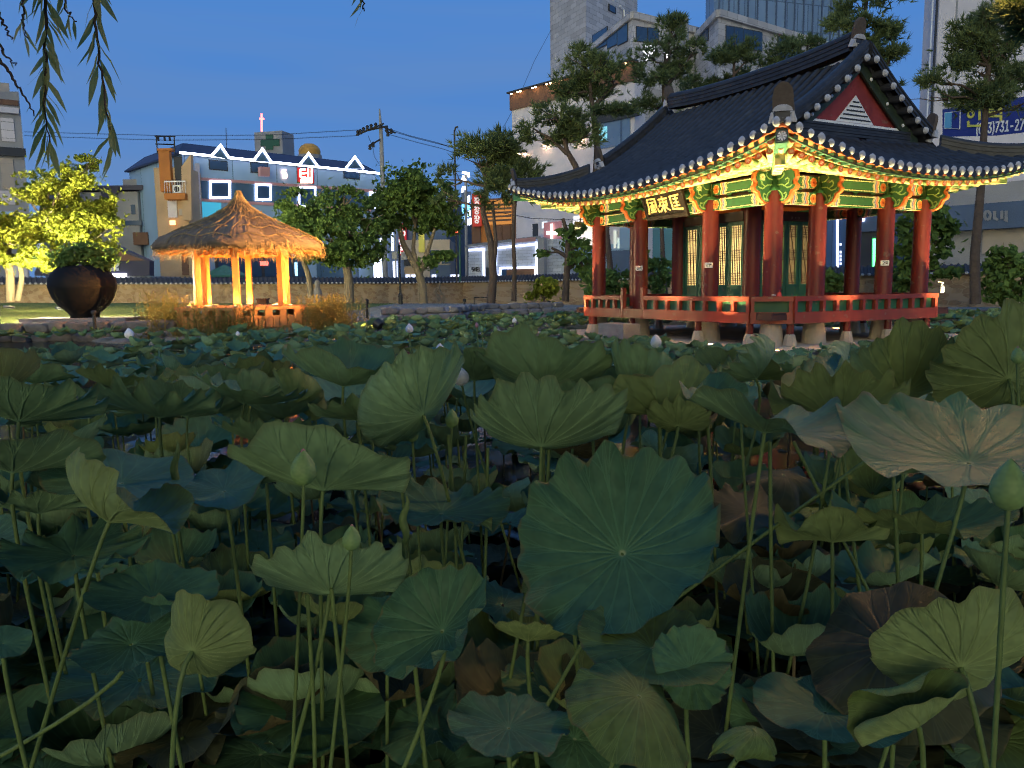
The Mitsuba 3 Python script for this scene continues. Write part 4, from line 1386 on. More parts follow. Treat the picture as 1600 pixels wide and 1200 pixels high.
bollard_light(148, 485, 509, 25.4, 'short dark post lamp standing in front of the giant jar')
bollard_light(574, 467, 503, 31, 'thin dark post on the bank right of the hut reeds')
bollard_light(726, 467, 486, 41, 'low dark post on the bare path below the tall twin pine trunk')
bollard_light(858, 470, 484, 41, 'low dark post on the path beside the small round shrub')
fn = thing('low_fence', 'low dark pipe fence beside the twin pine trunks on the path', 'fence')
a, b, c, d = at(741, 478, 44), at(741, 465, 44), at(771, 465, 44), at(771, 477, 44)
obj('rail', MB().tube([b, c], .025, 6), 'black_metal', fn)
obj('fence_post', MB().tube([a, b], .025, 6), 'black_metal', fn)
obj('fence_post', MB().tube([d, c], .025, 6), 'black_metal', fn)
st = thing('driftwood_sculpture', 'small twisted pale driftwood standing in front of the wall right of the split tree', 'sculpture')
o = at(689, 474, 52)
k = px(52)
obj('trunk', MB().tube([o, o + [-3 * k, 0, 9 * k], o + [-9 * k, .1, 18 * k], o + [-6 * k, 0, 25 * k]], [.14, .12, .09, .04], 6), 'driftwood', st)
obj('limb', MB().tube([o + [-9 * k, .1, 16 * k], o + [-2 * k, 0, 24 * k], o + [-1 * k, 0, 33 * k]], [.08, .07, .03], 6), 'driftwood', st)
obj('limb', MB().tube([o + [-3 * k, 0, 20 * k], o + [5 * k, 0, 10 * k], o + [4 * k, 0, 0]], [.09, .07, .05], 6), 'driftwood', st)
st2 = thing('small_figure', 'small grey garden figure before the wall between the two trees behind the hut', 'statue')
o = at(497, 472, 48)
obj('body', MB().lathe([(0, 0), (.28, 0), (.30, .3), (.22, .75), (.12, .9), (.16, 1.05), (.15, 1.2), (.08, 1.32), (0, 1.35)], o, 12), 'grey_stone', st2, smooth=50)
# ------------------------------------------------------------------ trees
def leaf_cloud(rng, blobs, n, size, flat=0.0, up=0.2):
    """Small folded leaf faces through the volume of ellipsoids (centre, radii)."""
    vol = np.array([r[0] * r[1] * r[2] for _, r in blobs]) ** 0.75
    pick = rng.choice(len(blobs), n, p=vol / vol.sum())
    C = np.array([b[0] for b in blobs])[pick]
    R = np.array([b[1] for b in blobs])[pick]
    d = rng.normal(size=(n, 3))
    d /= np.linalg.norm(d, axis=1, keepdims=True)
    rad = rng.uniform(0, 1, (n, 1)) ** 0.5 * (1 + .35 * rng.normal(0, 1, (n, 1)) * (rng.random((n, 1)) < .3))
    p = C + d * R * rad
    keep = meshkit.fbm(p * (1.1 / max(0.3, np.mean(R) * .6)), 3, 4) > 0.50
    p, d = p[keep], d[keep]
    n = len(p)
    nrm = d * .6 + rng.normal(0, .7, (n, 3)) + [0, 0, up]
    nrm /= np.linalg.norm(nrm, axis=1, keepdims=True)
    a = np.cross(nrm, rng.normal(size=(n, 3)))
    a /= np.linalg.norm(a, axis=1, keepdims=True)
    b = np.cross(nrm, a)
    s = size * rng.uniform(.6, 1.35, (n, 1))
    v = np.stack([p - a * s, p - b * s * .55 + nrm * s * .15, p + a * s, p + b * s * .55 + nrm * s * .15], 1)
    k = np.arange(n)[:, None] * 4
    f = np.vstack([k + [0, 1, 2], k + [0, 2, 3]])
    return v.reshape(-1, 3), f


def needle_cloud(rng, pads, n, length, per=9, gaps=.465):
    """Pine tufts: sprays of thin triangles over flat pads (centre, radii)."""
    vol = np.array([r[0] * r[1] for _, r in pads])
    pick = rng.choice(len(pads), n, p=vol / vol.sum())
    C = np.array([b[0] for b in pads])[pick]
    R = np.array([b[1] for b in pads])[pick]
    d = rng.normal(size=(n, 3))
    d /= np.linalg.norm(d, axis=1, keepdims=True)
    p = C + d * R * rng.uniform(0, 1, (n, 1)) ** 0.45 * (1 + .3 * rng.normal(0, 1, (n, 1)) * (rng.random((n, 1)) < .35))
    keep = meshkit.fbm(p * 1.3, 2, 9) > gaps
    p, d = p[keep], d[keep]
    n = len(p)
    V = []
    for k in range(per):
        dirs = d * [.8, .8, .5] + rng.normal(0, .55, (n, 3)) + [0, 0, .55]
        dirs /= np.linalg.norm(dirs, axis=1, keepdims=True)
        w = np.cross(dirs, rng.normal(size=(n, 3)))
        w /= np.linalg.norm(w, axis=1, keepdims=True)
        L = length * rng.uniform(.6, 1.2, (n, 1))
        V.append(np.stack([p - w * L * .085, p + w * L * .085, p + dirs * L], 1))
    v = np.concatenate(V).reshape(-1, 3)
    return v, np.arange(len(v)).reshape(-1, 3)


def limb(m, a, b, r0, r1, rng, sag=.08, n=5):
    t = np.linspace(0, 1, n)[:, None]
    p = a + (b - a) * t
    L = np.linalg.norm(b - a)
    p[1:-1] += rng.normal(0, sag * L * .5, (n - 2, 3))
    m.tube(p, np.linspace(r0, r1, n), 7)
    return p


def tree(name, label, cat, y, trunk, crowns, n, size, mat, bark='bark', trunk_r=.2, seed=0, pine=False, depth=1.0, group=None):
    """trunk: [[(u, v), ...], ...] polylines; crowns: (u, v, ru, rv) ellipses in photograph pixels at distance y."""
    rng = np.random.default_rng(seed)
    k = px(y)
    t = thing(name, label, cat, group)
    bl = []
    for c in crowns:
        u, v, ru, rv = c[:4]
        dy = c[4] if len(c) > 4 else rng.uniform(-.4, .4) * ru * k
        bl.append((at(u, v, y) + [0, dy, 0], np.array([ru * k, ru * k * .8 * depth, rv * k])))
    wood = MB()
    ends = []
    for i, line in enumerate(trunk):
        pts = np.array([at(u, v, y) for u, v in line])
        pts[1:] += rng.normal(0, .05, (len(pts) - 1, 3))
        r0 = trunk_r if i == 0 else trunk_r * .6
        s = np.linspace(0, 1, 4 * len(pts))
        q = along3(pts, s)
        wood.tube(q, r0 * (1 - .55 * s), 9)
        ends.append(q)
    q = np.vstack(ends)
    for c, r in bl:
        i = np.argmin(np.linalg.norm(q - c, axis=1) + 2.0 * np.maximum(0, q[:, 2] - c[2]))
        limb(wood, q[i], c, trunk_r * .32, trunk_r * .10, rng)
        for _ in range(3):
            e = c + rng.normal(0, .45, 3) * r
            limb(wood, q[i] * .35 + c * .65, e, trunk_r * .16, trunk_r * .05, rng)
    obj('trunk', wood, bark, t, smooth=50)
    v, f = needle_cloud(rng, bl, n, size) if pine else leaf_cloud(rng, bl, n, size)
    obj('crown', (v, f), mat, t)
    return t


def along3(pts, s):
    d = np.r_[0, np.cumsum(np.linalg.norm(np.diff(pts, axis=0), axis=1))]
    d /= d[-1]
    return np.stack([np.interp(s, d, pts[:, k]) for k in range(3)], 1)


tree('floodlit_tree', 'yellow green tree lit by floodlights at the far left behind the jar', 'tree', 41, [[(17, 472), (16, 430), (14, 395), (20, 350)], [(28, 470), (34, 430), (30, 400), (60, 350)]],
     [(70, 300, 42, 38), (120, 285, 34, 28), (60, 345, 45, 40), (110, 350, 50, 45), (165, 345, 28, 45), (20, 380, 40, 42), (75, 400, 48, 25), (160, 400, 30, 28), (35, 290, 22, 22), (0, 350, 20, 40), (135, 255, 22, 14), (150, 320, 26, 26)],
     36000, .125, 'bright_leaf', 'pale_bark', .24, 31)
tree('jar_shrub', 'dark green shrub growing out of the giant black jar', 'shrub', JY, [[(133, 425), (133, 400)]], [(115, 403, 32, 18), (150, 400, 30, 17), (132, 390, 26, 12), (100, 412, 18, 12), (165, 412, 18, 12)], 2600, .10, 'tree_leaf', 'bark', .12, 32)
tree('garden_tree', 'round green tree behind the right side of the thatched roof', 'tree', 44, [[(545, 473), (546, 440), (540, 410), (535, 360)], [(486, 466), (483, 430), (470, 395), (480, 350)]],
     [(520, 330, 46, 34), (475, 345, 40, 32), (560, 345, 40, 40), (510, 375, 60, 34), (560, 390, 42, 28), (465, 315, 26, 22), (500, 300, 14, 12), (585, 365, 22, 34), (450, 320, 20, 10), (520, 400, 50, 18), (540, 305, 26, 14)],
     27000, .14, 'tree_leaf', 'pale_bark', .30, 33)
tree('split_tree', 'green tree with a forked trunk in the middle of the garden wall', 'tree', 46, [[(661, 474), (659, 445), (655, 425), (630, 380), (622, 350)], [(657, 425), (668, 390), (680, 350)], [(654, 428), (645, 390), (648, 350)]],
     [(640, 300, 44, 34), (685, 312, 34, 32), (615, 320, 34, 34), (655, 340, 38, 24), (700, 345, 26, 22), (620, 285, 26, 16), (660, 262, 22, 10), (708, 325, 14, 30), (668, 412, 16, 12), (690, 400, 22, 8), (600, 345, 18, 26)],
     27000, .145, 'tree_leaf', 'pale_bark', .28, 34)
tree('twin_pine', 'tall dark pine with twin bare trunks left of the pavilion roof', 'pine tree', 42, [[(767, 474), (770, 430), (764, 380), (755, 330), (760, 280)], [(768, 440), (776, 380), (770, 320)], [(803, 471), (806, 420), (802, 360), (804, 310)]],
     [(760, 230, 44, 20), (745, 250, 34, 20), (790, 260, 40, 28), (700, 280, 20, 24), (778, 290, 42, 24), (820, 275, 26, 22), (697, 314, 18, 18), (768, 315, 28, 11), (800, 240, 26, 18), (790, 210, 24, 10)],
     2600, .42, 'pine_needle', 'bark', .24, 35, True)
tree('crooked_pine', 'low spreading pine in front of the lit pale facade above the left eave', 'pine tree', 41, [[(903, 300), (900, 260), (885, 235), (880, 205)], [(886, 240), (862, 215)]],
     [(865, 180, 40, 14), (835, 203, 26, 14), (880, 205, 34, 18), (905, 195, 30, 16), (850, 215, 34, 12), (920, 215, 24, 16)], 1500, .36, 'pine_needle', 'bark', .20, 36, True)
tree('tall_pine', 'tall pine with a straight trunk before the stone tower and roof lights', 'pine tree', 43, [[(930, 300), (933, 230), (924, 165), (922, 120)], [(925, 170), (945, 145), (965, 130)]],
     [(905, 78, 22, 10), (915, 95, 34, 14), (945, 105, 34, 16), (900, 125, 38, 16), (955, 128, 36, 14), (885, 145, 28, 10), (930, 140, 34, 14), (960, 175, 40, 6)], 1700, .36, 'pine_needle', 'bark', .22, 37, True)
tree('tall_pine', 'pine in front of the white shop lettering on the stone building', 'pine tree', 45, [[(1030, 300), (1034, 220), (1036, 160), (1038, 100)], [(1034, 170), (1010, 160)], [(1036, 140), (1062, 110)]],
     [(1048, 45, 22, 20), (1040, 75, 38, 18), (1070, 72, 30, 14), (1015, 90, 32, 18), (1055, 105, 36, 16), (1020, 120, 32, 14), (1000, 152, 18, 18), (1085, 80, 16, 8), (1010, 165, 26, 9), (1055, 32, 16, 8)], 1900, .38, 'pine_needle', 'bark', .22, 38, True)
tree('small_pine', 'small umbrella shaped pine against the pale corner of the stone building', 'pine tree', 47, [[(1145, 180), (1146, 125), (1148, 100)], [(1146, 118), (1160, 100)]],
     [(1145, 85, 36, 12), (1158, 70, 24, 12), (1125, 95, 22, 8), (1170, 90, 22, 8), (1150, 62, 14, 6)], 900, .34, 'pine_needle', 'bark', .14, 39, True)
for k, (u, v, ru, rv, s) in enumerate(((1085, 128, 34, 12, 41), (1120, 128, 30, 10, 42), (1175, 115, 30, 14, 43), (1225, 80, 38, 16, 44), (1260, 72, 34, 13, 45), (1200, 105, 24, 14, 46))):
    tree('hedge_bush', ['dark bush showing over the left end of the main ridge', 'dark bush over the ridge below the stone building corner', 'dark bush over the ridge right of the small pine', 'dark bush under the right windows above the ridge',
                       'rightmost dark bush over the ridge beside the gable peak', 'narrow dark bush between others over the ridge middle'][k], 'bush', 48, [[(u, v + 90), (u, v)]], [(u, v, ru, rv), (u + ru * .3, v - rv * .4, ru * .5, rv * .6), (u, v + 30, ru, 24)], 620, .32, 'pine_needle', 'bark', .10, s, True)
tree('gable_pine', 'tall pine rising behind the gable peak of the pavilion', 'pine tree', 36, [[(1368, 260), (1362, 180), (1372, 120), (1350, 60), (1352, 0)], [(1366, 140), (1395, 80)], [(1364, 150), (1345, 90)]],
     [(1345, 10, 42, 20), (1380, -10, 36, 18), (1325, 40, 34, 16), (1365, 42, 34, 14), (1395, 48, 30, 12), (1345, 65, 34, 12), (1385, 85, 26, 10), (1370, 100, 16, 8), (1400, 135, 18, 6), (1340, 85, 30, 10), (1335, 95, 20, 20)], 2300, .34, 'pine_needle', 'bark', .17, 47, True)
tree('right_pine', 'big dark pine at the right edge in front of the tall block', 'pine tree', 31, [[(1524, 475), (1525, 400), (1530, 300), (1536, 200), (1545, 100)]],
     [(1540, 30, 46, 18), (1520, 65, 42, 16), (1575, 75, 50, 24), (1490, 100, 40, 14), (1530, 110, 48, 18), (1590, 120, 46, 30), (1475, 145, 46, 12), (1530, 150, 54, 20), (1600, 40, 40, 24), (1455, 130, 24, 8), (1500, 42, 22, 8), (1590, 165, 40, 14)],
     3600, .30, 'pine_needle', 'bark', .20, 48, True)
tree('wall_bush', 'bushy green tree seen right of the last pavilion column', 'tree', 33, [[(1440, 470), (1442, 400), (1440, 350)]], [(1430, 345, 30, 26), (1415, 385, 36, 40), (1460, 350, 36, 34), (1450, 400, 40, 40), (1430, 430, 40, 26), (1480, 420, 20, 20)], 5200, .17, 'tree_leaf', 'bark', .12, 49)
tree('wall_bush', 'round dark bush at the right edge beside the pine trunk', 'bush', 32, [[(1580, 480), (1582, 430)]], [(1580, 420, 38, 32), (1560, 450, 26, 26), (1600, 460, 40, 30), (1575, 395, 22, 14), (1620, 420, 30, 40)], 3600, .16, 'tree_leaf', 'bark', .1, 50)
tree('round_shrub', 'small light green clipped shrub on the path at the wall', 'shrub', 43, [[(850, 471), (850, 455)]], [(852, 450, 20, 18), (838, 458, 14, 12), (862, 447, 12, 14), (828, 463, 10, 7)], 1900, .13, 'bright_leaf', 'bark', .06, 51)
tree('leafy_sapling', 'slender tree with large leaves just left of the leftmost column', 'tree', 40, [[(883, 471), (886, 410), (888, 370), (882, 340)], [(888, 420), (905, 405), (925, 440)], [(884, 400), (862, 386)]],
     [(890, 365, 18, 18), (905, 385, 22, 14), (915, 415, 22, 22), (925, 440, 20, 24), (850, 395, 12, 8), (905, 355, 12, 8), (895, 405, 14, 12)], 1100, .22, 'tree_leaf', 'bark', .2, 52)
tree('bare_trunk_tree', 'dark trunk seen through the left bay of the pavilion', 'tree', 39, [[(953, 474), (955, 420), (950, 365), (948, 320)]], [(948, 300, 22, 14)], 300, .3, 'pine_needle', 'bark', .2, 53, True)
tree('bare_trunk_tree', 'dark trunk seen in the bay right of the second column', 'tree', 39, [[(1040, 474), (1037, 420), (1035, 350), (1038, 320)]], [(1036, 300, 22, 14)], 300, .3, 'pine_needle', 'bark', .16, 54, True)
for k, (u, v, ru, rv) in enumerate(((940, 445, 30, 26), (985, 450, 22, 26), (1025, 430, 26, 34), (1298, 445, 18, 24), (1400, 440, 22, 30))):
    tree('wall_shrub', ['green shrub behind the leftmost pavilion column', 'green shrub seen left of the second column', 'leafy green shrub seen between the second column and the lattice doors', 'green shrub behind the railing right of the lattice door', 'green shrub seen between the two rightmost columns'][k], 'shrub', 37,
         [[(u, 475), (u, v)]], [(u, v, ru, rv), (u - ru * .4, v - rv * .5, ru * .6, rv * .6), (u + ru * .4, v - rv * .2, ru * .6, rv * .7)], 1700, .14, 'tree_leaf', 'bark', .06, 60 + k)

# golden lit pine branch that reaches into the top right corner, and the park lamp that lights it and the lotus on that side
br = thing('lamplit_branch', 'golden lamplit pine branch hanging in at the top right corner', 'branch')
rng = np.random.default_rng(70)
gy = 5.2
pads = [(at(1598, 12, gy), np.array([.11, .12, .07])), (at(1615, 40, gy), np.array([.13, .12, .07])), (at(1612, -25, gy), np.array([.10, .10, .06]))]
v, f = needle_cloud(rng, pads, 260, .10, 12, -1)
obj('needles', (v, f), 'pine_needle', br)
w = MB()
limb(w, at(1900, -140, gy + .5), at(1600, 15, gy), .03, .01, rng)
obj('twig', w, 'bark', br, smooth=50)
"""the park lamp stands just outside the right edge of the picture"""
pk = thing('park_lamp', 'park lamp with a round warm globe standing beyond the right edge', 'lamp')
pp = np.array([3.0, 4.7, 2.95])
obj('pole', MB().lathe([(.09, 0), (.06, .3), (.045, pp[2] + 1.6), (0, pp[2] + 1.62)], [pp[0] + .85, pp[1], 0], 12).tube([[pp[0] + .85, pp[1], pp[2] + 1.5], [pp[0] + .4, pp[1], pp[2] + 1.62], [pp[0], pp[1], pp[2] + 1.5], [pp[0], pp[1], pp[2] + 1.34]], .022, 7), 'black_metal', pk)
sph = trimesh.creation.icosphere(subdivisions=2, radius=.16)
sph.apply_translation(pp + [0, 0, 1.2])
obj('globe', sph, 'lamp_lens', pk, smooth=True, emitter=emit((1.0, .56, .20), 270, 3.0))

# the willow that the viewer stands under: its crown is over and behind the camera and shades the near leaves
wt = thing('willow_tree', 'big willow whose twigs hang in at the top left, its trunk behind the viewer', 'willow tree')
rng = np.random.default_rng(69)
wood = MB()
root = np.array([-4.2, -2.4, 0.2])
wood.tube([root, root + [.3, .1, 1.6], root + [.6, .3, 3.2], root + [1.4, .5, 5.0]], [.42, .34, .28, .18], 10)
bl = []
for c, r in (((-3.5, -1.2, 5.2), (2.6, 2.4, 1.3)), ((-.5, -.6, 5.4), (2.8, 2.6, 1.3)), ((2.8, -.8, 5.0), (2.6, 2.5, 1.2)), ((-1.5, .9, 4.5), (2.2, 1.5, .9)), ((1.8, 1.0, 4.5), (2.2, 1.4, .9)), ((5.2, -.6, 4.6), (2.2, 2.2, 1.1)), ((-6.2, -.2, 4.8), (2.2, 2.2, 1.1)), ((0, -3.4, 4.8), (3.5, 1.6, 1.2)), ((-3.2, -.6, 3.7), (2.4, 1.2, .6)), ((.2, -.4, 3.6), (2.2, 1.2, .6)), ((3.2, -.5, 3.7), (2.2, 1.2, .6))):
    bl.append((np.array(c), np.array(r)))
    limb(wood, root + [1.0, .4, 4.0], np.array(c), .12, .04, rng)
obj('trunk', wood, 'bark', wt, smooth=50)
v, f = leaf_cloud(rng, bl, 75000, .17)
obj('crown', (v, f), 'willow_leaf', wt)
m = MB()                                                  # unseen curtain of twigs behind the viewer, added to shade the near leaves
for q in range(300):
    x, y = rng.uniform(-6.5, 6.0), rng.uniform(-3.2, -.7)
    z1, z0 = rng.uniform(3.6, 4.6), rng.uniform(.9, 2.0)
    n = 34
    z = np.linspace(z1, z0, n)
    p = np.stack([x + .05 * np.sin(z * 3 + q), y + .05 * np.cos(z * 2 + q), z], 1)
    d = rng.normal(0, .5, (n, 3)) + [0, 0, -1.0]
    d /= np.linalg.norm(d, axis=1, keepdims=True)
    w = np.cross(d, rng.normal(size=(n, 3)))
    w *= .012 / np.linalg.norm(w, axis=1, keepdims=True)
    v = np.stack([p, p + d * .07 + w, p + d * .16, p + d * .07 - w], 1).reshape(-1, 3)
    k = np.arange(n)[:, None] * 4
    m.add(v, np.vstack([k + [0, 1, 2], k + [0, 2, 3]]))
obj('hanging_twigs', m, 'willow_leaf', wt, kind='stuff')

# willow twigs that hang in at the top left
def willow(name, label, y, line, n, seed, L=(.10, .17)):
    rng = np.random.default_rng(seed)
    t = thing(name, label, 'willow twig')
    pts = np.array([at(u, v, y) for u, v in line])
    q = along3(pts, np.linspace(0, 1, 24))
    q[1:] += rng.normal(0, .004, (23, 3))
    obj('twig', MB().tube(q, np.linspace(.006, .002, 24) * y / 2.6, 5), 'bark', t)
    m = MB()
    for k in range(n):
        s = (k + .5) / n * .98 + .02
        p = along3(q, np.array([s]))[0]
        d = np.array([rng.choice([-1, 1]) * rng.uniform(.10, .65), rng.uniform(-.5, .5), -1.0])
        d = unit(d)
        ln = rng.uniform(*L) * y / 3
        wv = unit(np.cross(d, rng.normal(size=3))) * ln * .075
        up = unit(np.cross(d, wv)) * ln
        mid = p + d * ln * .45 + up * .03
        m.add([p, p + d * ln * .25 + wv * .8, mid + wv, mid, mid - wv, p + d * ln * .25 - wv * .8, p + d * ln * .75 + wv * .6, p + d * ln + up * -.03, p + d * ln * .75 - wv * .6],
              [[0, 1, 3], [0, 3, 5], [1, 2, 3], [3, 4, 5], [2, 6, 3], [3, 8, 4], [3, 6, 7], [3, 7, 8]])
    obj('leaves', m, 'lightened_twig_leaf', t)


willow('willow_twig', 'leafy willow twig hanging down on the far left of the sky', 3.0, [(72, -60), (72, 40), (70, 120), (72, 190), (80, 222)], 46, 71)
willow('willow_twig', 'short willow twig of dark leaves left of the longest hanging twig', 3.1, [(20, -60), (36, -10), (36, 30), (42, 60)], 11, 72, (.06, .1))
willow('willow_twig', 'long hanging willow twig with single leaves in the left sky', 3.0, [(140, -60), (148, 10), (155, 100), (168, 180), (180, 240)], 26, 73)
willow('willow_twig', 'short leafy willow twig between the two long hanging ones', 3.2, [(100, -60), (98, -5), (108, 25), (118, 35)], 10, 74, (.06, .1))
willow('willow_twig', 'thin willow tip hanging at the top edge over the hotel', 3.0, [(562, -60), (566, -5), (570, 18)], 6, 75, (.05, .09))
for k, line in enumerate(([(-10, 5), (4, 35), (17, 62)], [(-10, 45), (4, 80), (23, 103)], [(-10, 85), (20, 122), (54, 178)])):
    willow('bare_twig', ['upper', 'middle', 'lowest and longest'][k] + ' of the thin bare twigs crossing the sky at the left edge', 3.2, line, 3, 76 + k, (.02, .03))
# ------------------------------------------------------------------ buildings of the street behind
class Facade:
    """An upright wall plane whose foot runs from (u0, y0) to (u1, y1); things on it are placed by where they stand in the photograph."""

    def __init__(s, u0, y0, u1, y1, z0=0.45):
        s.a, s.b = at(u0, 440, y0) * [1, 1, 0], at(u1, 440, y1) * [1, 1, 0]
        s.d = unit(s.b - s.a)
        s.n = np.array([s.d[1], -s.d[0], 0])
        if s.n @ (EYE * [1, 1, 0] - s.a) < 0:
            s.n = -s.n
        s.L, s.z0 = np.linalg.norm(s.b - s.a), z0
        s.ax = np.array([s.d, PZ, np.cross(s.d, PZ)])
        s.fl = 1.0 if np.cross(s.d, PZ) @ s.n > 0 else -1.0

    def sz(s, u, v):
        d = FWD + RIGHT * (u - 800) / FOCAL + UP * (600 - v) / FOCAL
        p = EYE + d * (((s.a - EYE) @ s.n) / (d @ s.n))
        return float((p - s.a) @ s.d), float(p[2])

    def p(s, q, z, out=0.0):
        return s.a + s.d * q + PZ * z + s.n * out

    def rect(s, u0, v0, u1, v1):
        q0, z1 = s.sz(u0, v0)
        q1, z0 = s.sz(u1, v1)
        return q0, z0, q1, z1

    def slab(s, m, q0, z0, q1, z1, out, thick):
        m.box(s.p((q0 + q1) / 2, (z0 + z1) / 2, out + thick / 2), (abs(q1 - q0), abs(z1 - z0), thick), np.array([s.d, PZ, s.n]))
        return m

    def body(s, q0, q1, z1, depth, z0=None):
        z0 = s.z0 if z0 is None else z0
        return MB().box(s.p((q0 + q1) / 2, (z0 + z1) / 2, -depth / 2), (abs(q1 - q0), z1 - z0, depth), np.array([s.d, PZ, s.n]))

    def poly(s, m, pts, out, thick):
        """A polygon given in photograph pixels."""
        g = Polygon([s.sz(*q) for q in pts]).buffer(0)
        return m.extrude(g, thick, s.p(0, 0, out + thick / 2), np.array([s.d, PZ, s.ax[2]]))

    def line(s, m, pts, w, out, thick=.06):
        g = LineString([s.sz(*q) for q in pts]).buffer(w / 2, cap_style=2, join_style=2)
        return m.extrude(g, thick, s.p(0, 0, out + thick / 2), np.array([s.d, PZ, s.ax[2]]))

    def glyphs(s, m, lines, u0, v0, u1, v1, w, out, thick=.05):
        """Strokes in a unit box laid into a pixel rectangle."""
        pl = [[(u0 + (u1 - u0) * x, v1 - (v1 - v0) * y) for x, y in l] for l in lines]
        g = unary_union([LineString([s.sz(*q) for q in l]).buffer(w / 2, cap_style=2, join_style=2) for l in pl])
        return m.extrude(g, thick, s.p(0, 0, out + thick / 2), np.array([s.d, PZ, s.ax[2]]))


def panels(c, cw, chh, joint=0.55, amp=.18, gap=.03):
    """Far cladding: blocks too small to pick apart."""
    def fn(p, n, uv):
        q = dr.select(dr.abs(n.x) > dr.abs(n.y), p.y, p.x)
        row = dr.floor(p.z / chh)
        x = q / cw + 0.5 * (row - 2 * dr.floor(row / 2))
        fx, fz = x - dr.floor(x), p.z / chh - row
        e = dr.minimum(dr.minimum(fx, 1 - fx) * cw, dr.minimum(fz, 1 - fz) * chh)
        k = 1 - amp + 2 * amp * cell_rand(dr.floor(x), row, 3)
        stain = 0.85 + 0.3 * fbm(p.x * .4, p.y * .4, p.z * .25)
        return mi.Color3f(*c) * k * stain * (1 - joint * (1 - smoothstep(gap * .4, gap, e)))
    return proc(fn)


bsdf('stone_cladding', two(pr(panels((.42, .41, .42), 1.0, .46, .35), .8)))
bsdf('hotel_panel', two(pr(panels((.27, .41, .58), 3.2, 30, .5, .10, .05), .5)))
bsdf('hotel_teal', two(pr(panels((.060, .12, .19), 2.4, 30, .4, .1, .05), .4)))
bsdf('pink_band', two(pr(speck((.46, .25, .24), .15, 1), .6)))
bsdf('cyan_panel', two(pr((.10, .45, .60), .4)))
bsdf('roof_navy', two(pr(speck((.030, .030, .065), .3, 1), .5)))
bsdf('window_glass', two(pr((.035, .075, .15), .22, specular=.3)))  # the blue base colour stands in for the sky mirrored in the panes
bsdf('tan_plaster', two(pr(speck((.48, .33, .19), .25, .8), .85)))
bsdf('orange_plaster', two(pr(speck((.46, .17, .04), .25, .8), .85)))
bsdf('grey_plaster', two(pr(speck((.30, .30, .31), .3, .7), .85)))
bsdf('pale_plaster', two(pr(speck((.62, .58, .60), .18, .6), .85)))
bsdf('blue_plaster', two(pr(speck((.08, .12, .20), .3, .7), .8)))
bsdf('blue_steel', two(pr(panels((.035, .10, .28), .5, 30, .4, .1, .04), .5)))
bsdf('brown_wood', two(pr(speck((.17, .09, .055), .35, 2), .8)))
bsdf('dark_plaster', two(pr(speck((.045, .05, .06), .3, .8), .85)))
bsdf('teal_wall', two(pr(speck((.16, .36, .38), .2, .8), .8)))
bsdf('glass_curtain', two(pr(panels((.16, .24, .36), 1.5, 3.4, .45, .08, .10), .25, specular=.6)))
bsdf('sign_blue', two(pr((.02, .035, .22), .5)))
bsdf('sign_yellow', two(pr((.62, .58, .10), .5)))
bsdf('sign_sky', two(pr((.12, .38, .62), .5)))
bsdf('sign_red', two(pr((.42, .02, .02), .5)))
bsdf('green_cross', two(pr((.02, .10, .06), .5)))
bsdf('yellow_tank', two(pr((.50, .26, .04), .5)))
bsdf('beige_panel', two(pr(speck((.42, .36, .30), .15, .8), .8)))
COOL = (.80, .90, 1.25)


def lit(name, m, parent, rgb, k, mat='lamp_lens'):
    return obj(name, m, mat, parent, emitter=emit(rgb, k))


# ---- the hotel
ho = thing('hotel', 'blue panelled hotel with white light outlines, lit dormers and red sign', 'building')
F = Facade(291, 72, 592, 86)
q0, z1 = F.sz(297, 241)
q1, _ = F.sz(590, 262)
zE = z1 - .1
obj('body', F.body(0.3, F.L, zE, 14), 'hotel_panel', ho)
roofm = MB()
F.slab(roofm, -.1, zE, F.L + .4, zE + .15, -14.2, 14.5)
P0 = [F.p(-.1, zE + .15, .3), F.p(F.L + .4, zE + .15, .3), F.p(F.L - .6, zE + 1.35, -1.9), F.p(1.2, zE + 1.35, -1.9)]
P1 = [F.p(-.1, zE + .15, -14), F.p(F.L + .4, zE + .15, -14), F.p(F.L - .6, zE + 1.35, -12), F.p(1.2, zE + 1.35, -12)]
for a, b, c, d in ((P0[0], P0[1], P0[2], P0[3]), (P1[1], P1[0], P1[3], P1[2]), (P0[1], P1[1], P1[2], P0[2]), (P1[0], P0[0], P0[3], P1[3]), (P0[3], P0[2], P1[2], P1[3])):
    roofm.quad(a, b, c, d)
hr = obj('roof', roofm, 'roof_navy', ho)
eave_v = lambda u: np.interp(u, [297, 352, 420, 510, 590], [240, 249, 254.5, 262, 267])
led = MB()
F.slab(led, 0.0, zE - .02, F.L + .3, zE + .20, .32, .10)
lit('eave_light', led, ho, COOL, 5)
for au, av in ((339, 229), (404, 234.5), (476, 241.5), (548, 246.5)):
    b0, b1 = au - 13.5, au + 13.5
    tri = [(b0, eave_v(b0)), (b1, eave_v(b1)), (au, av)]
    m = MB()
    F.poly(m, tri, .25, .5)
    dm = obj('dormer', m, 'hotel_teal', hr)
    m = MB()
    F.line(m, tri[:1] + [tri[2]] + tri[1:2], .22, .78)
    lit('light_outline', m, dm, COOL, 5)
for (u, v, uu, vv) in ((325.6, 249, 356, 267.5), (390.6, 253, 419.4, 272), (463, 257, 490, 288), (536, 262, 562, 281)):
    w = obj('window', F.slab(MB(), *F.rect(u, v, uu, vv), .0, .05), 'dark_plaster', ho)
    q = F.rect(u + 1.5, v + 1.5, uu - 1.5, vv - 1.5)
    obj('pane', F.slab(MB(), *q, .03, .05), 'window_glass', w)
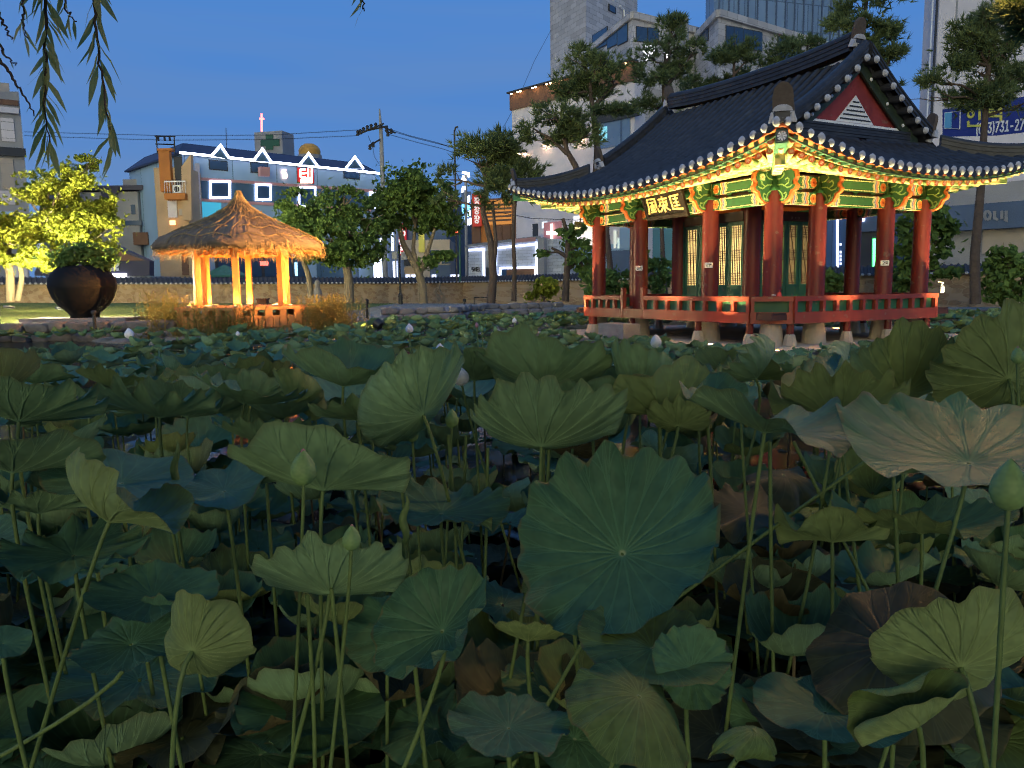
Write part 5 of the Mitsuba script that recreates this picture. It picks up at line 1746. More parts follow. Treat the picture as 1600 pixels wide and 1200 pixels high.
for (ua, va, ub, vb, hpx) in ((313, 279.5, 590, 299, 4.5), (313, 312.5, 590, 329, 4.5), (313, 352, 590, 366, 4)):
    m = MB()
    F.poly(m, [(ua, va - hpx / 2), (ub, vb - hpx / 2), (ub, vb + hpx / 2), (ua, va + hpx / 2)], .02, .08)
    obj('band', m, 'pink_band', ho)
m = MB()
F.poly(m, [(313, 282.5), (590, 302), (590, 326), (313, 310)], .0, .05)
obj('dark_storey', m, 'hotel_teal', ho)
m = MB()
F.poly(m, [(313, 315), (345, 317), (345, 350), (313, 349)], .02, .06)
lit('cyan_panel', m, ho, (.05, .50, .75), .55, 'cyan_panel')
for (u, v, uu, vv) in ((328, 284, 358, 309), (399, 289, 422, 312), (466, 293, 491, 322), (577, 301, 586, 324)):
    q = F.rect(u, v, uu, vv)
    w = obj('window', F.slab(MB(), *q, .03, .10), 'window_glass', ho)
    m = MB()
    F.line(m, [(u, v), (uu, v + .4), (uu, vv + .4), (u, vv), (u, v)], .19, .12, .08)
    lit('light_frame', m, w, COOL, 5)
m = MB()
F.line(m, [(306, 256), (309, 345)], .34, .10, .3)
obj('pilaster', m, 'pale_plaster', ho)
m = MB()
F.line(m, [(304.0, 285), (307.5, 345)], .18, .30, .2)
lit('corner_light', m, ho, (.55, .95, 1.2), 4)
m = MB()
F.slab(m, *F.rect(463.5, 262, 490, 287), .06, .05)
sg = obj('sign_panel', m, 'sign_red', ho, emitter=emit((1, .05, .05), .25))
TEL = [[(.05, .95), (.05, .38)], [(.05, .95), (.42, .95)], [(.05, .66), (.40, .66)], [(.05, .38), (.44, .38)], [(.62, 1), (.62, .36)], [(.44, .68), (.62, .68)], [(.88, 1.02), (.88, .36)], [(.12, .28), (.88, .28), (.88, .15), (.12, .15), (.12, .0), (.92, .0)]]
m = MB()
F.glyphs(m, TEL, 467, 264, 488.5, 285, .17, .13)
lit('sign_lettering', m, sg, (1.3, .75, .55), 4)
m = MB()
for du in (442.2, 446):
    F.line(m, [(du - 1.0, 265), (du - 2.2, 269), (du + 1.0, 274), (du - .4, 279)], .15, .12)
lit('hot_spring_sign', m, ho, (1.3, .65, .5), 5)
m = MB()
F.poly(m, [(400, 262), (415, 263), (415, 277), (400, 276)], .4, .5)
obj('wall_box', m, 'pink_band', ho)
# ground floor
m = MB()
F.slab(m, *F.rect(335, 398, 480, 436), .02, .06)
gf = obj('shop_front', m, 'dark_plaster', ho)
for k in range(6):
    u = 340 + 24 * k
    obj('shop_window', F.slab(MB(), *F.rect(u, 403, u + 20, 432), .06, .06), 'window_glass', gf)
m = MB()
F.slab(m, *F.rect(405, 408, 418, 415), .14, .05)
lit('red_sign', m, gf, (1.2, .08, .03), 2.5)
m = MB()
F.slab(m, *F.rect(459, 410, 464, 431), .14, .05)
lit('drink_display', m, gf, (.3, .7, 1.1), 2.0)
m = MB()
F.slab(m, *F.rect(494, 405, 560, 436), .02, .06)
obj('shop_front', m, 'hotel_teal', ho)
m = MB()
F.slab(m, *F.rect(330, 436, 592, 441), .02, .2)
obj('plinth', m, 'pink_band', ho)
pa = thing('parasol', 'closed sided green parasol in front of the hotel seen through the thatched hut', 'parasol')
o = at(352, 440, 66)
obj('canopy', MB().lathe([(0, 3.25), (2.0, 2.35), (2.05, 2.2), (1.95, 2.32), (0, 3.15)], o * [1, 1, 0] + PZ * .45, 8), 'green_paint', pa)
obj('pole', MB().tube([o * [1, 1, 0] + PZ * .45, o * [1, 1, 0] + PZ * 3.5], .04, 6), 'grey_metal', pa)
# on the hotel roof
tw = thing('rooftop_sign_tower', 'grey rooftop box with a dark green pharmacy cross above the hotel', 'sign')
F2 = Facade(397, 93, 442, 92, 10)
q = F2.rect(397, 207, 442, 240)
obj('box', F2.body(q[0], q[2], q[3], 2.5, q[1]), 'grey_plaster', tw)
m = MB()
F2.poly(m, [(416, 210), (427, 210), (427, 218), (437, 218), (437, 228), (427, 228), (427, 234), (416, 234), (416, 228), (408, 228), (408, 218), (416, 218)], .02, .1)
obj('cross', m, 'green_cross', tw)
nc = thing('neon_cross', 'red glowing neon church cross above the hotel roof', 'cross')
F3 = Facade(395, 110, 425, 110, 10)
m = MB()
F3.line(m, [(409.2, 178), (409.6, 206)], .22, 0, .2)
lit('upright', m, nc, (1.6, .12, .10), 4)
m = MB()
F3.line(m, [(405.8, 186), (413, 186)], .22, 0, .2)
lit('crossbar', m, nc, (1.6, .12, .10), 4)
obj('mast', MB().tube([at(409.8, 206, 110), at(410, 250, 110)], .09, 6), 'grey_metal', nc)
tk = thing('water_tank', 'round orange yellow water tank on the hotel roof', 'tank')
o = at(484, 243, 88)
obj('tank', MB().lathe([(1.15, 0), (1.15, .55), (1.12, .6), (.9, .95), (.5, 1.2), (0, 1.28)], o, 20), 'yellow_tank', tk, smooth=40)
obj('tank_base', MB().lathe([(1.3, -1.5), (1.3, 0), (0, 0)], o, 12), 'grey_plaster', tk)
an = thing('antenna', 'thin roof antenna above the left end of the hotel roof', 'antenna')
obj('mast', MB().tube([at(354, 232, 80), at(353, 200, 80)], .035, 5), 'black_metal', an)

# ---- the orange stair house left of the hotel
oh = thing('orange_house', 'narrow tan and orange house with a balcony left of the hotel', 'building')
F = Facade(238, 70, 303, 70)
q = F.rect(240, 262, 301, 441)
obj('body', F.body(q[0], q[2], q[3], 8), 'tan_plaster', oh)
m = MB()
F.slab(m, *F.rect(251, 236, 272, 300), .02, .5)
F.slab(m, *F.rect(250, 233.5, 273, 237), -.05, .65)
obj('chimney_wall', m, 'orange_plaster', oh)
m = MB()
F.poly(m, [(287, 262), (302, 242), (303, 345), (289, 345)], .02, .5)
obj('side_wall', m, 'tan_plaster', oh)
obj('dark_recess', F.slab(MB(), *F.rect(272, 245, 287, 290), .01, .05), 'dark_plaster', oh)
bal = obj('balcony', F.slab(MB(), *F.rect(264, 304, 297, 313), .0, 1.0), 'orange_plaster', oh)
m = MB()
for u in np.linspace(264.5, 296.5, 9):
    F.slab(m, *F.rect(u - .35, 286, u + .35, 304), .92, .05)
F.slab(m, *F.rect(264, 285, 297, 286.6), .92, .06)
obj('balcony_rail', m, 'white_paint', bal)
ac = thing('air_conditioner', 'white air conditioner unit standing on the balcony of the orange house', 'air conditioner')
q = F.rect(275, 290.5, 288, 303.5)
obj('case', F.slab(MB(), *q, .25, .4), 'white_paint', ac)
obj('fan', MB().lathe([(.0, .02), (.06, .03), (.08, .01), (.2, .01), (.22, .03), (.24, 0)], F.p((q[0] * .55 + q[2] * .45), (q[1] + q[3]) / 2, .65), 16, np.array(frame(F.n))), 'black_metal', ac)
obj('poster', F.slab(MB(), *F.rect(262, 314, 278, 340), .02, .08), 'pale_plaster', oh)
obj('meter_box', F.slab(MB(), *F.rect(281, 327, 292, 336.5), .02, .25), 'beige_panel', oh)
m = MB()
F.slab(m, *F.rect(268, 345, 277, 352), .3, .1)
lit('lamp', m, oh, (1.3, .55, .15), 2.2)
obj('lower_window', F.slab(MB(), *F.rect(283, 392, 296, 430), .01, .06), 'brown_wood', oh)
pf = thing('power_frame', 'steel frame with insulators on the roof above the orange house', 'power frame')
m = MB()
for a, b in (((246, 240), (244, 213)), ((273, 240), (272, 213)), ((242, 213), (274, 213)), ((243, 225), (273, 226))):
    m.tube([at(*a, 72), at(*b, 72)], .06, 5)
for u in (247, 257, 265):
    m.tube([at(u, 214, 72), at(u + 1, 220, 72)], .10, 5)
obj('frame', m, 'black_metal', pf)

# ---- further houses on the left
nb = thing('navy_building', 'narrow blue grey building with small windows left of the orange house', 'building')
F = Facade(222, 88, 254, 82)
q = F.rect(222, 266, 254, 441)
obj('body', F.body(q[0], q[2], F.sz(252, 240)[1], 9), 'blue_plaster', nb)
for (u, v, uu, vv) in ((226, 281, 231, 294), (225.5, 310, 230, 324), (237, 270, 242, 345), (247, 260, 250, 345)):
    w = obj('window', F.slab(MB(), *F.rect(u, v, uu, vv), .01, .06), 'pale_plaster', nb)
    obj('pane', F.slab(MB(), *F.rect(u + .8, v + .8, uu - .8, vv - .8), .04, .06), 'window_glass', w)
m = MB()
F.poly(m, [(224, 267), (234, 258), (234, 264), (224, 273)], .05, .1)
obj('red_sign', m, 'sign_red', nb)
gh = thing('grey_house', 'grey plastered house with a flat stepped roof behind the floodlit tree', 'building')
F = Facade(48, 80, 224, 80)
q = F.rect(60, 297, 224, 441)
obj('body', F.body(*(q[0], q[2], F.sz(150, 300)[1]), 8), 'grey_plaster', gh)
obj('upper_storey', F.slab(MB(), *F.rect(184, 278, 222, 300), -5, 4), 'grey_plaster', gh)
obj('roof_slab', F.slab(MB(), *F.rect(58, 292, 226, 297), -6, 6.4), 'roof_navy', gh)
m = MB()
F.poly(m, [(160, 293), (190, 293), (180, 315), (165, 318)], .1, .4)
obj('dark_gable', m, 'roof_navy', gh)
for (u, v, uu, vv) in ((205, 320, 212, 335), (190, 345, 222, 352), (110, 330, 125, 350), (80, 330, 95, 350)):
    obj('window', F.slab(MB(), *F.rect(u, v, uu, vv), .01, .08), 'window_glass', gh)
obj('awning', F.slab(MB(), *F.rect(214, 364, 238, 383), .0, .9), 'brown_wood', gh)
tr_ = thing('tiled_house', 'low house with a dark tiled roof and brown gable left of the hut', 'building')
F = Facade(60, 62, 240, 62)
q = F.rect(165, 405, 238, 441)
obj('wall', F.body(F.sz(60, 420)[0], q[2], F.sz(200, 432)[1], 5), 'grey_plaster', tr_)
m = MB()
F.poly(m, [(60, 425), (80, 388), (190, 386), (238, 408), (238, 431), (60, 431)], -.3, .8)
obj('roof', m, 'roof_navy', tr_)
m = MB()
F.poly(m, [(190, 392), (231, 407), (192, 408)], .5, .06)
obj('gable', m, 'brown_wood', tr_)
m = MB()
F.slab(m, *F.rect(172, 428, 203, 436.5), .5, .15)
lit('white_lightbox', m, tr_, (1.0, 1.05, 1.15), 6)
m = MB()
F.slab(m, *F.rect(176, 419, 192, 423), .6, .08)
m.lathe([(0, .05), (.42, .05), (.42, 0)], F.p(*F.sz(184, 411), .6), 16, np.array(frame(F.n)))
obj('round_sign', m, 'white_paint', tr_)
m = MB()
F.slab(m, *F.rect(22, 415, 45, 436), .0, .1)
obj('pale_shutter', m, 'pale_plaster', tr_)
gl = thing('apartment_block', 'grey apartment block cut by the left edge of the picture', 'building')
F = Facade(-120, 66, 44, 70)
q = F.rect(-120, 146, 32, 441)
ed = [(-120, 141), (30, 146), (38, 205), (46, 262), (46, 441), (-120, 441)]
m = MB()
F.poly(m, [(-120, 143), (29, 143), (46, 330), (46, 441), (-120, 441)], -8, 8)
obj('body', m, 'grey_plaster', gl)
obj('roof_box', F.slab(MB(), *F.rect(-60, 118, 16, 146), -5, 4), 'beige_panel', gl)
obj('red_fascia', F.slab(MB(), *F.rect(-100, 145, 29, 166), .02, .12), 'brown_wood', gl)
obj('white_ledge', F.slab(MB(), *F.rect(-100, 167, 29, 170), .02, .3), 'pale_plaster', gl)
for v0, v1, mat in ((184, 222, 'pale_plaster'), (247, 296, 'beige_panel'), (298, 320, 'pale_plaster'), (330, 370, 'hotel_panel')):
    for u0, u1 in ((-30, -2), (0, 24)):
        w = obj('window', F.slab(MB(), *F.rect(u0, v0, u1, v1), .02, .08), mat, gl)
        for k in range(3):
            vv = v0 + (v1 - v0) * (k + .5) / 3
            obj('shutter_slat', F.slab(MB(), *F.rect(u0, vv, u1, vv + 1.2), .1, .03), 'grey_plaster', w)
obj('floor_band', F.slab(MB(), *F.rect(-100, 223, 41, 246), .03, .3), 'dark_plaster', gl)

# ---- the street cluster in the middle
sc = thing('blue_shop_house', 'blue grey shop house with white glowing columns behind the split tree', 'building')
F = Facade(575, 84, 700, 80)
q = F.rect(580, 330, 700, 441)
obj('body', F.body(q[0], q[2], F.sz(640, 322)[1], 8), 'blue_plaster', sc)
for u0, u1, v0, v1, k in ((586, 592, 405, 438, 4.5), (594, 602, 403, 438, 4.5), (583, 606, 398, 406, 2.5), (612.5, 615.5, 335, 392, 3.2), (616, 622, 408, 436, 1.5), (596, 604, 372, 378, 1.6), (595, 603, 384, 388, 1.4), (597, 605, 340, 345, 1.0), (597, 605, 355, 359, 1.2)):
    m = MB()
    F.slab(m, *F.rect(u0, v0, u1, v1), .05, .25)
    lit('white_light_column', m, sc, COOL, k)
m = MB()
F.slab(m, *F.rect(628, 350, 640.5, 399), .5, .15)
rs = thing('red_vertical_sign', 'tall narrow red shop sign with white characters behind the split tree', 'sign')
obj('panel', m, 'sign_red', rs, emitter=emit((.7, .03, .05), .3))
NAENG = [[(.05, .95), (.05, .55), (.40, .58)], [(.58, 1), (.58, .5)], [(.58, .76), (.78, .76)], [(.80, 1), (.80, .5)]] + [[(.45 + .25 * math.cos(a), .2 + .18 * math.sin(a)) for a in np.linspace(0, 2 * math.pi, 10)]]
MYEON = [[(.08, .95), (.45, .95), (.45, .55), (.08, .55), (.08, .95)], [(.8, 1), (.8, .3)], [(.55, .85), (.8, .85)], [(.55, .62), (.8, .62)], [(.2, .32), (.2, .05), (.85, .05)]]
RING = [[(.5 + .45 * math.cos(a), .5 + .45 * math.sin(a)) for a in np.linspace(0, 2 * math.pi, 14)], [(.5, .8), (.5, .25)], [(.35, .5), (.65, .5)]]
m = MB()
for g, v in ((RING, 360), (NAENG, 373.5), (MYEON, 386.5)):
    F.glyphs(m, g, 629.5, v, 639, v + 10, .13, .67)
obj('lettering', m, 'white_paint', rs, emitter=emit((1, .9, .9), .7))
ys = thing('tan_shop', 'tan and yellow shop front behind the split tree trunk', 'building')
F = Facade(632, 70, 705, 70)
q = F.rect(632, 375, 704, 441)
obj('body', F.body(q[0], q[2], q[3], 6), 'beige_panel', ys)
obj('yellow_panel', F.slab(MB(), *F.rect(654, 362, 664, 394), .02, .15), 'sign_yellow', ys)
for (u0, v0, u1, v1, mat) in ((631, 405, 655, 415, 'dark_plaster'), (632, 418, 656, 428, 'tan_plaster'), (672, 391, 687, 412, 'window_glass'), (690, 391, 704, 412, 'window_glass'), (672, 414, 704, 436, 'blue_plaster')):
    obj('shop_window' if 'glass' in mat else 'shop_panel', F.slab(MB(), *F.rect(u0, v0, u1, v1), .02, .12), mat, ys)
for u in (634, 643, 675, 704, 711):
    m = MB()
    F.slab(m, *F.rect(u, 429, u + 7, 435), .16, .06)
    lit('counter_light', m, ys, COOL, 1.3)
bn = thing('blue_neon_sign', 'tall blue and white glowing vertical shop sign beside the twin pine', 'sign')
F = Facade(715, 66, 745, 66)
obj('panel', F.slab(MB(), *F.rect(721, 300, 737, 352), 0, .25), 'blue_plaster', bn)
for (u0, v0, u1, v1, c, k) in ((722, 320, 726, 334, (.05, .55, 1.1), 2.5), (728, 306, 734, 316, (.75, .9, 1.2), 3), (729, 318, 735, 327, (.1, .6, 1.2), 3), (728, 329, 735, 338, (.5, .85, 1.2), 3), (729, 341, 736, 351, (.9, .95, 1.2), 4), (722, 338, 727, 344, (.1, .5, 1.1), 2)):
    m = MB()
    if u0 > 727:
        F.glyphs(m, [[(.1, .95), (.1, .3), (.7, .3)], [(.9, 1), (.9, 0)], [(.4, .7), (.9, .7)], [(.1, .0), (.8, .0)]], u0, v0, u1, v1, .14, .28)
    else:
        F.slab(m, u0 * 0 + F.rect(u0, v0, u1, v1)[0], *F.rect(u0, v0, u1, v1)[1:], .28, .06)
    lit('glowing_character', m, bn, c, k)
wl = thing('white_neon_sign', 'small white glowing sign characters in the pine crown left of the pavilion roof', 'sign')
obj('sign_post', MB().tube([at(729, 440, 63), at(727.5, 268, 63)], .12, 6), 'grey_metal', wl)
F = Facade(715, 63, 745, 63)
for (u0, v0, u1, v1) in ((722, 270, 733, 282), (722, 293, 726, 299)):
    m = MB()
    F.glyphs(m, [[(.0, 1), (.9, .9), (1, .4)], [(.2, .6), (.1, .0), (.6, .1)]], u0, v0, u1, v1, .18, .1)
    lit('glowing_character', m, wl, (1, 1.05, 1.2), 3)
tl = thing('traffic_light', 'red traffic light on a dark pole before the pine crown', 'traffic light')
o = at(712, 360, 56)
obj('pole', MB().tube([at(719, 440, 56), at(718, 345, 56), at(711, 343, 56)], .07, 6), 'green_paint', tl)
obj('housing', MB().box(o, (.55, .25, .62)), 'black_metal', tl)
lit('lens', MB().lathe([(0, .02), (.2, .0), (.2, -.04)][::-1], o + [0.02, -.14, .02], 14, np.array(frame([0, -1, 0]))), tl, (2.2, .14, .05), 4)
tl2 = thing('signal_box', 'grey pedestrian signal boxes on a thin post left of the red sign', 'signal')
for u, v in ((617, 399), (631, 400)):
    obj('box', MB().box(at(u, v, 58), (.38, .3, .55)), 'grey_metal', tl2)
obj('post', MB().tube([at(619, 440, 58), at(617, 335, 58)], .06, 6), 'grey_metal', tl2)
bp = thing('dark_lamp_post', 'slim black post standing in front of the wall left of the split tree', 'post')
o = at(626, 473, 50)
obj('shaft', MB().lathe([(.14, -.1), (.14, .5), (.07, .6), (.06, 3.4), (.10, 3.5), (0, 3.7)], o, 10), 'black_metal', bp)

# ---- the orange lit house and the low white cafe
og = thing('orange_lit_house', 'house with a self glowing orange front and brown shutters behind the twin pine', 'building')
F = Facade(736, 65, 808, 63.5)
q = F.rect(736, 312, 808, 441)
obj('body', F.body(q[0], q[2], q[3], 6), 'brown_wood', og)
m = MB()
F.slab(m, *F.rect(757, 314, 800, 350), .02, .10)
lit('orange_panel', m, og, (1.0, .42, .10), .42, 'orange_plaster')  # the panel glows by itself in place of lamplight falling on it
for k in range(5):
    v = 320 + 6 * k
    obj('panel_board', F.slab(MB(), *F.rect(757, v, 800, v + .9), .12, .03), 'brown_wood', og)
for u0, u1 in ((741, 752), (774, 785), (786, 798)):
    obj('shutter', F.slab(MB(), *F.rect(u0, 353, u1, 380), .02, .08), 'brown_wood', og)
obj('orange_wall', F.slab(MB(), *F.rect(752, 350, 773, 381), .01, .05), 'orange_plaster', og)
rv = obj('red_sign', F.slab(MB(), *F.rect(741, 304, 755.5, 354), .3, .15), 'sign_red', og, emitter=emit((.9, .10, .04), .22))
m = MB()
JANG = [[(.05, .95), (.5, .95), (.1, .5)], [(.3, .75), (.55, .5)], [(.8, 1), (.8, .45)], [(.8, .75), (1, .75)]] + [[(.5 + .28 * math.cos(a), .18 + .18 * math.sin(a)) for a in np.linspace(0, 2 * math.pi, 10)]]
for v in (310, 324, 338):
    F.glyphs(m, JANG, 744.5, v, 753.5, v + 11, .10, .46)
obj('lettering', m, 'white_paint', rv, emitter=emit((1, .8, .7), .5))
cf = thing('white_cafe', 'low white brick cafe outlined with white light strips behind the wall', 'building')
bsdf('cafe_brick', two(pr(panels((.46, .50, .58), .6, .22, .3, .14, .02), .8)))
F = Facade(732, 60.5, 886, 56.5)
m = MB()
F.poly(m, [(732, 388), (758, 384), (770, 380), (843, 372), (883, 374), (886, 441), (732, 441)], -4, 4)
obj('body', m, 'cafe_brick', cf)
m = MB()
F.poly(m, [(731, 387), (732, 383), (845, 369), (845, 374), (770, 382)], .0, .5)
obj('roof_edge', m, 'grey_metal', cf)
for line in ([(733, 391), (756.5, 389.5), (757, 437)], [(774, 437), (774.5, 388), (841, 381)], [(781, 437), (783, 419), (837, 418), (838, 437)]):
    m = MB()
    F.line(m, line, .13, .02, .10)
    lit('light_strip', m, cf, COOL, 3.2)
obj('recess', F.slab(MB(), *F.rect(758, 392, 772, 437), .01, .04), 'grey_plaster', cf)
obj('window', F.slab(MB(), *F.rect(784, 421, 792, 437), .01, .05), 'window_glass', cf)
obj('window', F.slab(MB(), *F.rect(792, 421, 836, 437), .01, .05), 'brown_wood', cf)
obj('door', F.slab(MB(), *F.rect(760, 418, 768, 437), .05, .05), 'dark_plaster', cf)
m = MB()
for k, g in enumerate(([[(1, 1), (0, .9), (0, .55), (1, .5), (1, .05), (0, 0)]], [[(0, 1), (0, 0)], [(1, 1), (1, 0)], [(0, .5), (1, .5)]], [[(1, 1), (0, 1), (0, 0), (1, 0)], [(0, .5), (.8, .5)]], [[(0, 1), (0, 0), (1, 0)]])):
    F.glyphs(m, g, 738 + 3.7 * k, 418, 740.6 + 3.7 * k, 424, .055, .03)
obj('lettering', m, 'black_metal', cf)
m = MB()
F.slab(m, *F.rect(840, 378, 845, 437), .1, .3)
lit('light_column', m, cf, COOL, 1.5)
obj('grey_pillar', F.slab(MB(), *F.rect(846, 372, 856, 438), .1, .5), 'grey_plaster', cf)
m = MB()
F.poly(m, [(808, 374), (842, 371), (842, 377), (808, 380)], .5, .06)
obj('pink_strip', m, 'pink_band', cf)

pk2 = thing('pale_shop_building', 'pale building with a red cross sign and bright shop windows left of the pavilion', 'building')
F = Facade(806, 62.5, 1000, 54)
q = F.rect(806, 318, 1000, 441)
obj('body', F.body(q[0], q[2], F.sz(900, 300)[1], 1.4), 'pale_plaster', pk2)
obj('window', F.slab(MB(), *F.rect(833, 350, 841, 372), .01, .06), 'dark_plaster', pk2)
for (u0, v0, u1, v1, c, k) in ((848, 347, 856, 356, (.8, .95, 1.1), 1.0), (897, 338, 908, 382, (1, .95, 1.0), .9), (909, 340, 932, 362, (1, .85, .65), .8), (909, 364, 932, 383, (1, .85, .7), 1.0), (960, 360, 964, 388, (.9, 1, .8), .5), (966, 372, 971, 388, (.7, 1, .9), .5), (888, 418, 892, 432, (1, 1.05, 1.2), 1.8), (952, 412, 957, 436, (.9, 1, 1.2), .8)):
    w = obj('window', F.slab(MB(), *F.rect(u0 - 1, v0 - 1, u1 + 1, v1 + 1), .01, .05), 'white_paint', pk2)
    m = MB()
    F.slab(m, *F.rect(u0, v0, u1, v1), .05, .04)
    lit('pane', m, w, c, k)
m = MB()
F.slab(m, *F.rect(851, 348, 878, 382), .02, .08)
cs = obj('red_sign', m, 'pink_band', pk2, emitter=emit((.8, .15, .2), .15))
m = MB()
F.line(m, [(856, 364), (875, 364)], .26, .12)
F.line(m, [(865, 350), (865, 381)], .24, .20)
lit('white_cross', m, cs, (1.1, .95, .95), 2)
m = MB()
F.slab(m, *F.rect(880, 386, 1000, 441), .02, .06)
obj('lower_storey', m, 'hotel_panel', pk2)
for (u0, v0, u1, v1) in ((860, 413, 868, 431), (870, 413, 878, 431), (902, 415, 925, 435), (955, 392, 985, 437)):
    obj('shop_window', F.slab(MB(), *F.rect(u0, v0, u1, v1), .08, .04), 'blue_plaster', pk2)
obj('grey_panel', F.slab(MB(), *F.rect(970, 356, 990, 388), .03, .1), 'hotel_panel', pk2)
twb = thing('teal_building', 'plain teal wall of a building seen between the pavilion columns', 'building')
F = Facade(1000, 62, 1062, 62)
q = F.rect(1003, 330, 1062, 441)
obj('body', F.body(q[0], q[2], q[3], 6), 'teal_wall', twb)

# ---- the stone complex
cx = thing('stone_complex', 'large grey stone clad building with corner windows and a tower', 'building')


def corner_block(A, B, z1):
    """A block whose two seen faces are the facades A and B that meet at the corner A.b = B.a."""
    g = Polygon([tuple(A.a[:2]), tuple(A.b[:2]), tuple(B.b[:2]), tuple((A.a + B.b - A.b)[:2])])
    return MB().extrude(g, z1 - .45, [0, 0, (z1 + .45) / 2], np.eye(3))


FT = Facade(862, 84, 916, 78)
FT2 = Facade(916, 78, 993, 86)
zt = FT.sz(862, -60)[1]
obj('tower', corner_block(FT, FT2, zt), 'stone_cladding', cx)
w = obj('tower_window', FT2.slab(MB(), *FT2.rect(950, 6, 961, 22), .01, .10), 'dark_plaster', cx)
obj('pane', FT2.slab(MB(), *FT2.rect(951.5, 7.5, 959.5, 21), .08, .05), 'window_glass', w)
m = MB().tube([FT2.p(*FT2.sz(966, 10), .2), FT2.p(*FT2.sz(972, 16), .2), FT2.p(*FT2.sz(973, 28), .2)], .09, 6)
obj('vent_pipe', m, 'white_paint', cx)
FM, FM2 = Facade(918, 76, 986, 66), Facade(986, 66, 1080, 70)
zm = FM.sz(986, 24)[1]
obj('middle_block', corner_block(FM, FM2, zm), 'stone_cladding', cx)
for Fa, rects in ((FM, [(927, 56, 949, 80), (950, 50, 965, 76), (966, 44, 981, 71)]), (FM2, [(994, 42, 1010, 64), (1012, 44, 1028, 66)])):
    for i, (u0, v0, u1, v1) in enumerate(rects):
        m = MB()
        dv = (v0 - rects[0][1])
        slope = -.62 if Fa is FM else .14
        quad_ = [(u0, v0), (u1, v0 + slope * (u1 - u0)), (u1, v1 + slope * .8 * (u1 - u0)), (u0, v1)]
        c_ = np.mean(quad_, axis=0)
        w = obj('window', Fa.poly(MB(), [tuple(c_ + (np.array(q) - c_) * 1.10) for q in quad_], .0, .05), 'dark_plaster', cx)
        Fa.poly(m, quad_, .05, .03)
        obj('pane', m, 'window_glass', w)
for Fa in (FM, FM2):
    obj('cornice', Fa.slab(MB(), -.1, zm - .35, Fa.L + .1, zm + .15, .0, .25), 'stone_cladding', cx)
FR, FR2 = Facade(1072, 72, 1115, 64), Facade(1115, 64, 1330, 76)
zr = FR.sz(1115, 27)[1]
obj('right_block', corner_block(FR, FR2, zr), 'stone_cladding', cx)
for Fa, rects, slope in ((FR, [(1078, 48, 1092, 70), (1093, 44, 1107, 66)], -.30), (FR2, [(1134, 41, 1146, 70), (1147, 43, 1160, 73), (1161, 46, 1176, 76), (1177, 49, 1190, 78), (1216, 58, 1250, 92)], .17)):
    for (u0, v0, u1, v1) in rects:
        m = MB()
        quad_ = [(u0, v0), (u1, v0 + slope * (u1 - u0)), (u1, v1 + slope * .8 * (u1 - u0)), (u0, v1)]
        c_ = np.mean(quad_, axis=0)
        w = obj('window', Fa.poly(MB(), [tuple(c_ + (np.array(q) - c_) * 1.10) for q in quad_], .0, .05), 'dark_plaster', cx)
        Fa.poly(m, quad_, .05, .03)
        obj('pane', m, 'window_glass', w)
for Fa in (FR, FR2):
    obj('cornice', Fa.slab(MB(), -.1, zr - .4, Fa.L + .1, zr + .15, .0, .25), 'stone_cladding', cx)
for u in (1066, 1072.5):
    obj('flue_pipe', MB().tube([at(u, 150, 63), at(u, 28, 63)], .16, 10), 'grey_metal', cx)
m = MB()
W_ = [[(.5, 1), (.1, .3), (.0, .0)], [(.15, .45), (.95, .45)], [(.5, .9), (.9, .1)]]
FMs = Facade(995, 64, 1060, 64)
FMs.glyphs(m, [[(.1, .9), (.45, .9), (.2, .55)], [(.25, .75), (.5, .55)], [(.7, 1), (.95, .6)], [(.75, .75), (.55, .5)], [(.35, .3), (.5, .05)]], 1004, 73, 1022, 94, .42, .05)
lit('lit_character', m, cx, (1.1, 1.1, 1.2), 4)
m = MB()
FMs.poly(m, [(1037, 78), (1044, 78), (1047, 84), (1047, 91), (1041, 92), (1038, 86)], .05, .05)
lit('lit_character', m, cx, (1.1, 1.1, 1.2), 4)
gt = thing('glass_tower', 'blue glass curtain wall tower behind the stone building', 'building')
F = Facade(1108, 104, 1316, 110)
obj('body', F.body(0, F.L, F.sz(1110, -90)[1], 2.0), 'glass_curtain', gt)
for k in range(15):
    q = F.L * (k + .5) / 15
    obj('mullion', F.slab(MB(), q - .07, F.sz(1110, 75)[1], q + .07, F.sz(1110, -90)[1], .0, .18), 'blue_plaster', gt)
# the lower block with the lit parapet
lb = thing('lilac_block', 'pale lilac block with a brown parapet lit by small downlights', 'building')
F = Facade(803, 66, 990, 57)
zp = [F.sz(u, v)[1] for u, v in ((803, 150), (985, 92))]
zz = sum(zp) / 2
obj('body', F.body(0, F.L, zz - 1.3, 1.2), 'pale_plaster', lb)
par = obj('parapet', F.slab(MB(), -.1, zz - 1.3, F.L, zz, -.3, .45), 'brown_wood', lb)
obj('coping', F.slab(MB(), -.25, zz, F.L, zz + .12, -.4, .75), 'dark_plaster', lb)
for k, u in enumerate((805, 815, 819, 838, 843, 860, 866, 873, 882, 909, 968, 974, 983)):
    q, z = F.sz(u, np.interp(u, [803, 985], [150, 92]))
    dl = thing('parapet_lamp', 'tiny warm downlight under the brown parapet coping of the pale lilac block', 'lamp', 'downlights along the lit parapet')
    o = F.p(q, zz - .10, .42)
    obj('shade', MB().lathe([(.10, .0), (.10, .14), (0, .14)], o, 8), 'black_metal', dl)
    lit('bulb', MB().lathe([(0, -.09), (.07, -.07), (.09, 0), (0, .02)], o, 8), dl, (1.3, .75, .35), 12)
